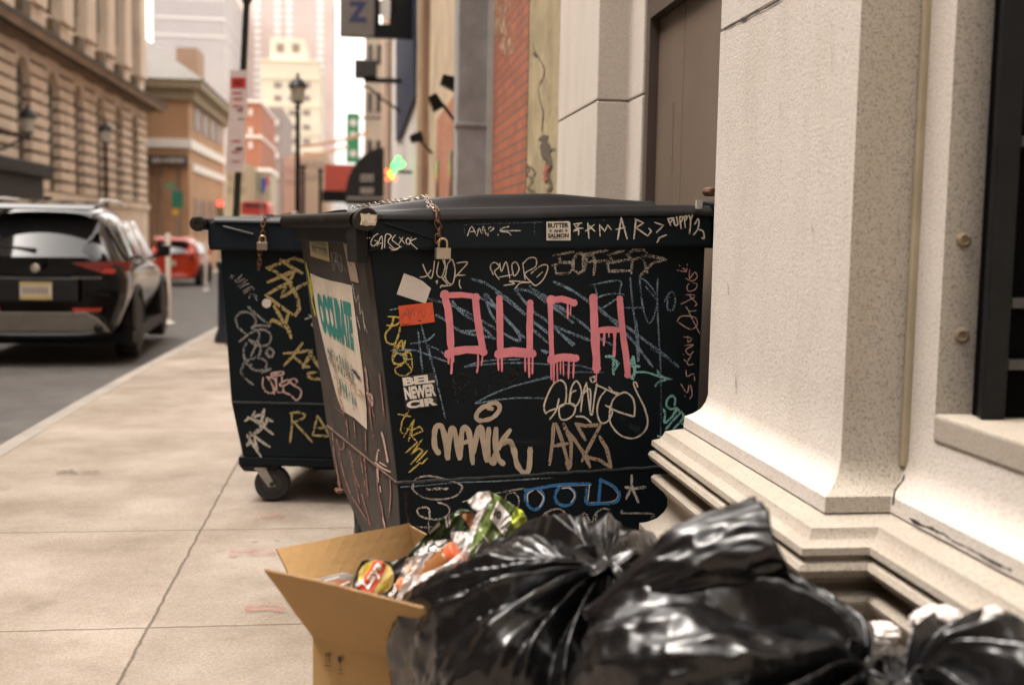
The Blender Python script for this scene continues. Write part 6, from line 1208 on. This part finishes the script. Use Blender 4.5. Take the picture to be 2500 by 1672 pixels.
# ------------------------------------------------------------------ crumpled litter in the box
def tess(poly, grid):
    bm = bmesh.new(); vs = [bm.verts.new((x, y, 0)) for x, y in poly]; f = bm.faces.new(vs)
    bmesh.ops.triangulate(bm, faces=[f])
    for _ in range(12):
        es = [e for e in bm.edges if e.calc_length() > grid]
        if not es: break
        bmesh.ops.subdivide_edges(bm, edges=es, cuts=1); bmesh.ops.triangulate(bm, faces=bm.faces)
    return bm
def sheet(name, poly, Yf, amp, fq, mt, seed, par=None, th=.0012, thing_label=None, cat='wrapper', grid=6.0, along=-50, aniso=3.0):
    """crumpled film: outline given where it is seen, real depth from Yf and faceted folds stretched along one direction"""
    ca, sa = math.cos(math.radians(along)), math.sin(math.radians(along))
    def S(px, py, off=0.0):
        a, b = px*ca+py*sa, -px*sa+py*ca
        q = V((a*fq/aniso, b*fq, seed))
        y = Yf(px, py)+amp*(2.0*abs(noise.noise(q))+1.0*abs(noise.noise(q*2.1+V((5, 0, 0))))+1.1*noise.voronoi(q*.8)[0][0]-.9)
        return PY(px, py, y-off)
    bm = tess(poly, grid); me = bpy.data.meshes.new(name)
    o0 = V(par.location) if par else V((0, 0, 0))
    cen = S(sum(p[0] for p in poly)/len(poly), sum(p[1] for p in poly)/len(poly))
    if par is None: o0 = cen
    for v in bm.verts: v.co = S(v.co.x, v.co.y)-o0
    bm.to_mesh(me); bm.free(); me.materials.append(mt)
    for p in me.polygons: p.use_smooth = True
    try: me.set_sharp_from_angle(angle=math.radians(35))
    except Exception: pass
    o = bpy.data.objects.new(name, me); COL.objects.link(o)
    if par is not None: o.parent = par
    else: o.location = o0
    sl2 = o.modifiers.new('thick', 'SOLIDIFY'); sl2.thickness = th; sl2.offset = 0
    if thing_label: tag(o, thing_label, cat)
    return o, S
def on_sheet(name, S, polys, mt, par, off=.006, text=None):
    m2 = MB(); off = .0035+.0012*int(off > .02)+.0012*int(off > .03)+.0008*int(off > .036)
    for k, pl in enumerate(polys):
        bm = tess(pl, 6.0); bm.verts.index_update(); m2.add([S(v.co.x, v.co.y, off+.0002*k) for v in bm.verts], [tuple(v.index for v in f.verts) for f in bm.faces]); bm.free()
    for (tx, q, b) in (text or []):
        uv, fs = text_mesh(tx, b); bm = bmesh.new(); bv = []
        for s, t_ in uv: p = quad_map(q, s, t_); bv.append(bm.verts.new((p.x, p.y, 0)))
        for f in fs:
            try: bm.faces.new([bv[i] for i in f])
            except ValueError: pass
        bmesh.ops.triangulate(bm, faces=bm.faces)
        for _ in range(5):
            es = [e for e in bm.edges if e.calc_length() > 5]
            if not es: break
            bmesh.ops.subdivide_edges(bm, edges=es, cuts=1); bmesh.ops.triangulate(bm, faces=bm.faces)
        bm.verts.index_update(); m2.add([S(v.co.x, v.co.y, off+.0012) for v in bm.verts], [tuple(v.index for v in f.verts) for f in bm.faces]); bm.free()
    return m2.build(name, mt, par, recalc=False)
def J(*pts): return [cp('J', x, y) for x, y in pts]
FILM = mat('dark_green_film', (.018, .030, .014), .22, .5, 14, .1, 60, dirt=(.09, .12, .03), dscale=16, dirt_amt=.5)
FILM2 = mat('leafy_green_film', (.07, .10, .025), .25, .6, 30, .1, 60, dirt=(.16, .19, .05), dscale=40, dirt_amt=.8)
CLEAR = bpy.data.materials.new('clear_plastic'); CLEAR.use_nodes = True; cb = CLEAR.node_tree.nodes['Principled BSDF']
cb.inputs['Base Color'].default_value = (.80, .74, .71, 1); cb.inputs['Roughness'].default_value = .18; cb.inputs['Alpha'].default_value = .55
_N = CLEAR.node_tree; _tc = _N.nodes.new('ShaderNodeTexCoord'); _nz = _N.nodes.new('ShaderNodeTexNoise'); _nz.inputs['Scale'].default_value = 38; _nz.inputs['Detail'].default_value = 4; _N.links.new(_tc.outputs['Object'], _nz.inputs['Vector'])
_r = _N.nodes.new('ShaderNodeValToRGB'); _r.color_ramp.elements[0].position = .35; _r.color_ramp.elements[1].position = .62; _r.color_ramp.elements[0].color = (.18, .18, .18, 1); _r.color_ramp.elements[1].color = (.88, .88, .88, 1)
_N.links.new(_nz.outputs['Fac'], _r.inputs['Fac']); _N.links.new(_r.outputs[0], cb.inputs['Alpha'])
OFFW = mat('off_white_film', (.66, .60, .57), .3, .12, 20)
CRB = mat('crumb_brown', (.28, .13, .06), .5, .4, 25, .2, 60)
BLKF = mat('black_film', (.020, .018, .017), .3, .4, 20, .1, 60)
ORG = mat('orange_cap_plastic', (.62, .13, .05), .4, .2, 20)
# large green pack film at the back
g1o, Sg = sheet('green_pack_film', J((1650, 95), (1760, 150), (1950, 270), (1960, 420), (2010, 600), (1700, 900), (1380, 1050), (1250, 900), (1400, 700), (1480, 500), (1560, 300)), lambda x, y: 2.62-(y-1200)*.0004, .018, .03, FILM2, 3.1, thing_label='crumpled leafy green film pack with a white diamond label at the top of the heap')
on_sheet('pack_label', Sg, [J((1740, 205), (1905, 400), (1890, 470), (1820, 630), (1650, 415))], OFFW, g1o, off=.035)
on_sheet('pack_print', Sg, [], INKB, g1o, off=.039, text=[('10', J((1712, 275), (1800, 350), (1765, 445), (1680, 375)), .09), ('NATURAL', J((1768, 470), (1850, 372), (1858, 400), (1776, 500)), .04), ('SPRING', J((1785, 520), (1878, 430), (1884, 458), (1795, 548)), .04), ('WATER', J((1800, 570), (1868, 500), (1872, 528), (1812, 600)), .04)])
on_sheet('pack_stroke', Sg, [J((1555, 600), (1650, 700), (1640, 715), (1600, 690)), J((1580, 690), (1500, 740), (1465, 840), (1485, 830), (1530, 750))], OFFW, g1o, off=.03)
g2o, Sg2 = sheet('dark_pack_film', J((905, 590), (1030, 440), (1160, 380), (1300, 300), (1440, 330), (1480, 500), (1420, 700), (1300, 900), (1100, 960), (980, 1000), (760, 1050), (640, 1000), (680, 830)), lambda x, y: 2.66-(y-1200)*.0003, .018, .03, FILM, 7.7, thing_label='dark green printed film spilling out in the middle of the box')
m3 = []
rr_ = random.Random(8)
on_sheet('film_print', Sg2, [J((915, 590), (1040, 455), (1052, 495), (930, 605)), J((1110, 400), (1122, 395), (1145, 520), (1132, 525)), J((1150, 395), (1162, 390), (1175, 505), (1162, 510)), J((980, 690), (1130, 668), (1120, 690), (1040, 745), (1010, 740)), J((900, 700), (960, 670), (970, 700), (900, 760)), J((920, 770), (1000, 745), (985, 800), (930, 810))], OFFW, g2o, off=.028, text=[('MY NAME', J((735, 830), (860, 715), (875, 750), (750, 865)), .02)])
on_sheet('brown_card', Sg2, [J((1300, 362), (1476, 358), (1432, 575))], mat('brown_card', (.28, .12, .045), .8, .1, 20), g2o, off=.034)
# black barbecue chips bag with yellow disc and red banner
lb, Sl = sheet('chips_bag', J((120, 915), (240, 905), (330, 915), (490, 940), (640, 860), (700, 900), (640, 1060), (590, 1200), (520, 1385), (380, 1350), (0, 1260), (10, 1180), (40, 1060)), lambda x, y: 2.54-(y-1400)*.0003, .008, .03, BLKF, 1.3, thing_label='crumpled black chips bag with a yellow disc and slanted red banner in the open box', cat='chips bag')
import cmath
disc = [(285+215*math.cos(t*.3142)*1.0, 1120+205*math.sin(t*.3142)) for t in range(20)]
on_sheet('yellow_disc', Sl, [J(*disc)], mat('chip_yellow', (.66, .50, .09), .3, .25, 25, dirt=(.72, .66, .55), dscale=30, dirt_amt=.8), lb, off=.018)
on_sheet('red_banner', Sl, [J((60, 1235), (110, 1150), (200, 1040), (250, 930), (330, 915), (405, 975), (380, 1060), (320, 1180), (240, 1310), (150, 1290))], mat('banner_red', (.56, .055, .02), .3, .12, 25), lb, off=.025)
on_sheet('bag_lettering', Sl, [], mat('letter_white', (.8, .72, .66), .35), lb, off=.034, text=[('Lays', J((90, 1170), (265, 925), (405, 1000), (225, 1300)), .035), ('Barbecue', J((430, 1335), (600, 985), (650, 1010), (492, 1365)), .012)])
# clear plastic over everything
c1, S1 = sheet('clear_plastic_bag', J((1380, 220), (1500, 110), (1640, 92), (1665, 190), (1600, 300), (1530, 480), (1460, 620), (1400, 860), (1340, 930), (1150, 1090), (980, 1240), (860, 1350), (800, 1450), (550, 1380), (650, 1280), (800, 1100), (950, 1040), (1130, 960), (1300, 820), (1370, 700), (1180, 650), (1180, 590), (1300, 570), (1400, 590), (1440, 480), (1500, 340), (1440, 300)), lambda x, y: 2.50-(y-1200)*.0004, .014, .05, CLEAR, 11.0, thing_label='crumpled clear plastic bag draped diagonally over the litter in the box', cat='plastic bag')
c2, S2 = sheet('clear_plastic_film', J((640, 980), (780, 850), (900, 820), (960, 830), (880, 960), (800, 1100), (680, 1280), (560, 1400), (520, 1380), (600, 1200)), lambda x, y: 2.49-(y-1200)*.0003, .012, .06, CLEAR, 15.0, thing_label='strip of clear film standing between the chips bag and the plastic bag', cat='plastic film')
c3, S3 = sheet('food_scraps_bag', J((640, 900), (900, 830), (1010, 790), (1200, 700), (1340, 760), (1330, 950), (1100, 1120), (900, 1300), (700, 1400), (560, 1390), (600, 1180)), lambda x, y: 2.6-(y-1200)*.0003, .02, .05, mat('mixed_scraps', (.16, .11, .075), .35, .5, 40, .3, 60, dirt=(.55, .48, .44), dscale=22, dirt_amt=.9), 21.0, thing_label='bundle of mixed brown and white scraps under the clear plastic bag', cat='scraps')
c4, S4 = sheet('lime_wrapper', J((1905, 470), (1915, 380), (1960, 285), (2030, 320), (2080, 400), (2095, 510), (2060, 580), (1960, 580), (1930, 540)), lambda x, y: 2.55, .015, .05, mat('lime_film', (.42, .50, .03), .25, .25, 20, dirt=(.62, .62, .40), dscale=50, dirt_amt=.8), 31.0, thing_label='lime green crumpled wrapper poking up beside the black garbage bag')
# amber jar with orange lid lying under the film
jt = thing('orange_lidded_jar', PY(*cp('J', 1190, 890), 2.5), 'amber jar with an orange lid lying in the litter', 'jar'); p = V(jt.location)
m_ = MB(); m_.lathe(p, V((.5, -.2, .5)), [(0, 0), (.028, 0), (.030, .006), (.030, .02), (.026, .024), (0, .024)], 24); m_.build('lid', ORG, jt, smooth=True)
m_ = MB(); m_.lathe(p, V((-.5, .2, -.5)), [(.024, 0), (.03, .012), (.032, .09), (0, .095)], 24); m_.build('jar_body', mat('amber_plastic', (.22, .09, .03), .15, .2, 10), jt, smooth=True)
for (x, y, c, r, lb2) in ((690, 1030, (.62, .30, .05), .012, 'small amber scrap beside the chips bag'), (600, 1210, (.60, .20, .08), .014, 'small orange scrap low beside the chips bag'), (800, 1180, (.55, .10, .05), .010, 'tiny red scrap on the clear plastic')):
    p = PY(*cp('J', x, y), 2.47); m_ = MB(); vs_ = []
    m_.lathe(p, V((.3, -.8, .4)), [(0, -r*.4), (r*.8, -r*.3), (r*1.2, 0), (r*.9, r*.3), (0, r*.5)], 7); o = m_.build('food_scrap', mat('scrap%d' % x, c, .5, .3, 40), loc=p); tag(o, lb2, 'scrap')
# flat tray pieces at the left inside the box
o, S5 = sheet('silver_lined_tray', [cp('T', x, y) for x, y in ((462, 745), (520, 735), (700, 690), (780, 715), (760, 780), (720, 830), (580, 790))], lambda x, y: 2.60-(y-1400)*.0005, .003, .02, mat('grey_tray', (.22, .19, .17), .25, .2, 10), 5.0, thing_label='grey and brown snack tray at the left edge inside the box', cat='tray')
on_sheet('tray_print', S5, [[cp('T', x, y) for x, y in ((585, 770), (620, 750), (760, 745), (745, 770), (660, 785), (640, 800))]], mat('tray_brown', (.30, .10, .035), .4, .1, 20), o, off=.006)
on_sheet('tray_rim', S5, [[cp('T', x, y) for x, y in ((545, 750), (660, 722), (664, 730), (550, 757))], [cp('T', x, y) for x, y in ((660, 790), (745, 755), (750, 765), (670, 800))]], OFFW, o, off=.008)
# filler so the box has depth below the litter
m_ = MB(); vs_ = []; c0 = V((a_.x, a_.y, 0))
nn_ = 26
for i in range(nn_+1):
    for j in range(nn_+1):
        u, v = i/nn_, j/nn_; q = c0+d_*(.008+(Lx-.016)*u)+n_*(.008+(Wy-.016)*v); vs_.append(q+V((0, 0, .30+.10*noise.noise(q*14)+.04*noise.noise(q*40))))
m_.add(vs_, [(i*(nn_+1)+j, (i+1)*(nn_+1)+j, (i+1)*(nn_+1)+j+1, i*(nn_+1)+j+1) for i in range(nn_) for j in range(nn_)]); tag(m_.build('paper_litter', mat('mixed_scraps', (1, 1, 1)), smooth='all', loc=(a_.x, a_.y, 0)), 'layer of crumpled scraps filling the bottom of the cardboard box', 'litter')
# ------------------------------------------------------------------ black garbage bags
def bagmat():
    m = bpy.data.materials.new('black_garbage_film'); m.use_nodes = True; n = m.node_tree; N = n.nodes; L = n.links; b = N['Principled BSDF']
    b.inputs['Base Color'].default_value = (.005, .0048, .005, 1); b.inputs['Roughness'].default_value = .24; b.inputs['Specular IOR Level'].default_value = .65
    tc = N.new('ShaderNodeTexCoord'); z = N.new('ShaderNodeTexNoise'); z.inputs['Scale'].default_value = 30; z.inputs['Detail'].default_value = 7; L.new(tc.outputs['Object'], z.inputs['Vector'])
    r = N.new('ShaderNodeValToRGB'); r.color_ramp.elements[0].color = (.14, .14, .14, 1); r.color_ramp.elements[1].color = (.34, .34, .34, 1); L.new(z.outputs['Fac'], r.inputs['Fac']); L.new(r.outputs[0], b.inputs['Roughness'])
    def cre(sc, dist):
        y = N.new('ShaderNodeTexNoise'); y.noise_type = 'RIDGED_MULTIFRACTAL'; y.inputs['Scale'].default_value = sc; y.inputs['Detail'].default_value = 3; y.inputs['Distortion'].default_value = dist; L.new(tc.outputs['Object'], y.inputs['Vector']); return y.outputs['Fac']
    b1 = N.new('ShaderNodeBump'); b1.inputs['Strength'].default_value = .8; b1.inputs['Distance'].default_value = .006; L.new(cre(7, .6), b1.inputs['Height'])
    b2_ = N.new('ShaderNodeBump'); b2_.inputs['Strength'].default_value = .35; b2_.inputs['Distance'].default_value = .0025; L.new(cre(24, .9), b2_.inputs['Height']); L.new(b1.outputs[0], b2_.inputs['Normal'])
    L.new(b2_.outputs[0], b.inputs['Normal']); return m
BAGM = bagmat()
def ridge(x): return 1-min(1.0, 2.3*abs(x))
def make_bag(label, c, rad, knot, seed, folds=1.0, crump=1.0, nphi=230, nth=420, neck=.05, pw=2.5):
    c = V(c); ax = (V(knot)-c).normalized(); t = thing('garbage_bag', (c.x, c.y, 0), label, 'garbage bag', 'black garbage bags piled in front')
    a = ax.orthogonal().normalized(); b = ax.cross(a); kd = (V(knot)-c).length
    rq = random.Random(int(seed*100)); RF = [rq.random() for _ in range(37)]; NF = 17
    vs = []; 
    for i in range(nphi+1):
        ph = math.pi*(i/nphi)**1.15
        for j in range(nth):
            th = 2*math.pi*j/nth
            d = ax*math.cos(ph)+(a*math.cos(th)+b*math.sin(th))*math.sin(ph)
            r = (abs(d.x/rad[0])**pw+abs(d.y/rad[1])**pw+abs(d.z/rad[2])**pw)**(-1/pw)
            r *= 1+.10*noise.noise(d*1.4+V((seed, 0, 0)))
            wn = math.exp(-(ph/.26)**2); r = r*(1-wn)+(kd)*wn - .018*math.exp(-((ph-.33)/.2)**2)
            wph = ph+.10*noise.noise(V((math.cos(th)*2, math.sin(th)*2, seed)))
            sw = .35*noise.noise(V((math.cos(th)*1.1, math.sin(th)*1.1, ph*1.2+seed)))
            ct, st = math.cos(th+sw*.5), math.sin(th+sw*.5)
            fa = sst(0.02, .3, ph)*(math.exp(-ph/.75))
            xf = (th+sw)*NF/(2*math.pi)+.55*noise.noise(V((ct*1.5, st*1.5, seed)))+.10*noise.noise(V((ph*3, seed, 0)))
            kf = math.floor(xf); rf = RF[kf % NF]; rg = RF[((kf % NF)*7+3) % 37]; fx = xf-kf; pk = .3+.4*rg
            tri = (fx/pk if fx < pk else (1-fx)/(1-pk))
            f1 = .55+(tri-.45)*(.5+.7*rf)*math.exp(-(ph/(.55+.95*rg))**2)*1.5
            f2 = ridge(noise.noise(V((ct*6.5, st*6.5, wph*.8+seed*2))))
            dr = folds*(sst(0.02, .3, ph)*.062*(f1-.55)+fa*.022*(f2-.5))
            q = V((d.x*1.7, d.y*1.7, d.z*1.4))+V((seed*5, 0, 0)); wv = noise.noise_vector(q*1.3)*.45
            v1 = noise.voronoi(q+wv)[0][0]
            v2 = noise.voronoi((q+wv)*2.3+V((7, 0, 0)))[0][0]
            v3 = ridge(noise.noise(q*1.1+V((0, seed, 3))))
            dr += crump*(.045*(v1-.4)+.012*(v2-.4)+.030*(v3-.6))*sst(.15, .7, ph)
            dr += .004*noise.noise(q*9)*sst(.2, .5, ph)
            p = c+d*(r+dr)
            if p.z < .004: p.z = .004+.001*noise.noise(q*3)
            vs.append(p)
    fs = [(i*nth+j, i*nth+(j+1) % nth, (i+1)*nth+(j+1) % nth, (i+1)*nth+j) for i in range(nphi) for j in range(nth)]
    m2 = MB(); m2.add(vs, fs); m2.build('bag_film', BAGM, t, smooth='all')
    # gathered knot
    m2 = MB(); rn = random.Random(seed*10); kp = c+ax*kd
    vs = []; n1, n2 = 14, 28
    for i in range(n1+1):
        h_ = neck*i/n1; rb = .020+.030*sst(.35, 1, i/n1)
        for j in range(n2):
            th = 2*math.pi*j/n2; rr = rb*(1+.42*math.sin(th*5+seed+h_*30)*sst(.1, .8, i/n1)+.2*noise.noise(V((math.cos(th)*3, math.sin(th)*3, h_*40+seed))))
            vs.append(kp+ax*(h_-.012+.02*sst(.5, 1, i/n1)*math.sin(th*3+seed))+(a*math.cos(th)+b*math.sin(th))*rr*(1 if i else .9))
    m2.add(vs, [(i*n2+j, i*n2+(j+1) % n2, (i+1)*n2+(j+1) % n2, (i+1)*n2+j) for i in range(n1) for j in range(n2)]); o = m2.build('knot', BAGM, t, smooth='all')
    o.modifiers.new('thick', 'SOLIDIFY').thickness = .002
    return t
make_bag('large black garbage bag on the left of the pile, folds fanning from its tied top', (.425, 2.26, .325), (.35, .32, .355), (.468, 2.115, .672), 3.3, folds=.85, crump=.85, neck=.018)
b2 = make_bag('black garbage bag in the middle with a wide gathered funnel lying on its top', (.635, 1.87, .32), (.30, .26, .375), (.838, 1.73, .60), 8.1, folds=1.1, crump=.8, neck=.015)
b3 = make_bag('black garbage bag at the lower right corner, rising to a pointed fold', (.985, 1.65, .328), (.245, .23, .345), (.855, 1.675, .60), 5.7, folds=.8, crump=.7, neck=.012)
# funnel shaped bag mouth
A0, A1 = PY(1425, 1500, 1.96), PY(1893, 1322, 1.90)
axm = (A1-A0).normalized(); am = axm.orthogonal().normalized(); bm_ = axm.cross(am); m_ = MB(); vs = []; n1, n2 = 60, 72
for i in range(n1+1):
    t_ = i/n1; rb = .012+.062*sst(0, .6, t_)+.002*t_
    for j in range(n2):
        th = 2*math.pi*j/n2; q = V((math.cos(th)*1.6, math.sin(th)*1.6, t_*2.2))
        rr = rb*(1+.16*noise.noise(q)+.14*(ridge(noise.noise(q*1.9+V((3, 0, 0))))-.5))
        p = A0.lerp(A1, t_)+(am*math.cos(th)+bm_*math.sin(th))*rr+axm*(.012*noise.noise(V((math.cos(th), math.sin(th), 4)))*t_)
        vs.append(p+V((0, 0, .012*math.sin(t_*3.1))))
m_.add(vs, [(i*n2+j, i*n2+(j+1) % n2, (i+1)*n2+(j+1) % n2, (i+1)*n2+j) for i in range(n1) for j in range(n2)])
o = m_.build('bag_mouth', BAGM, b2, smooth='all'); o.modifiers.new('thick', 'SOLIDIFY').thickness = .002
# pale plastic behind the right bags
def pale(px, py, Y, r, seed, lb):
    c = PY(px, py, Y); m2 = MB(); vs = []; n1, n2 = 40, 60
    for i in range(n1+1):
        for j in range(n2):
            ph, th = math.pi*i/n1, 2*math.pi*j/n2; d = V((math.sin(ph)*math.cos(th), math.sin(ph)*math.sin(th), math.cos(ph)))
            q = d*1.8+V((seed, 0, 0)); vs.append(c+V((d.x*r[0], d.y*r[1], d.z*r[2]))*(1+.35*noise.voronoi(q)[0][0]+.2*ridge(noise.noise(q*2))-.3))
    m2.add(vs, [(i*n2+j, i*n2+(j+1) % n2, (i+1)*n2+(j+1) % n2, (i+1)*n2+j) for i in range(n1) for j in range(n2)])
    tag(m2.build('white_plastic_bag', mat('white_bag_film', (.70, .64, .60), .3, .06, 10), smooth='all', loc=c), lb, 'plastic bag', 'white plastic bags among the black ones')
pale(2150, 1545, 1.95, (.035, .03, .02), 2.0, 'white plastic bag wedged between the middle and right black bags')
pale(2290, 1512, 1.80, (.05, .03, .022), 6.0, 'translucent white plastic hump peeking over the middle of the rightmost black bag')
pale(2425, 1520, 1.66, (.018, .018, .026), 9.0, 'tiny white plastic tip standing on the right end of the rightmost black bag')
# wall-side extension behind the camera side (same granite building continues) is part of the pier sweep above
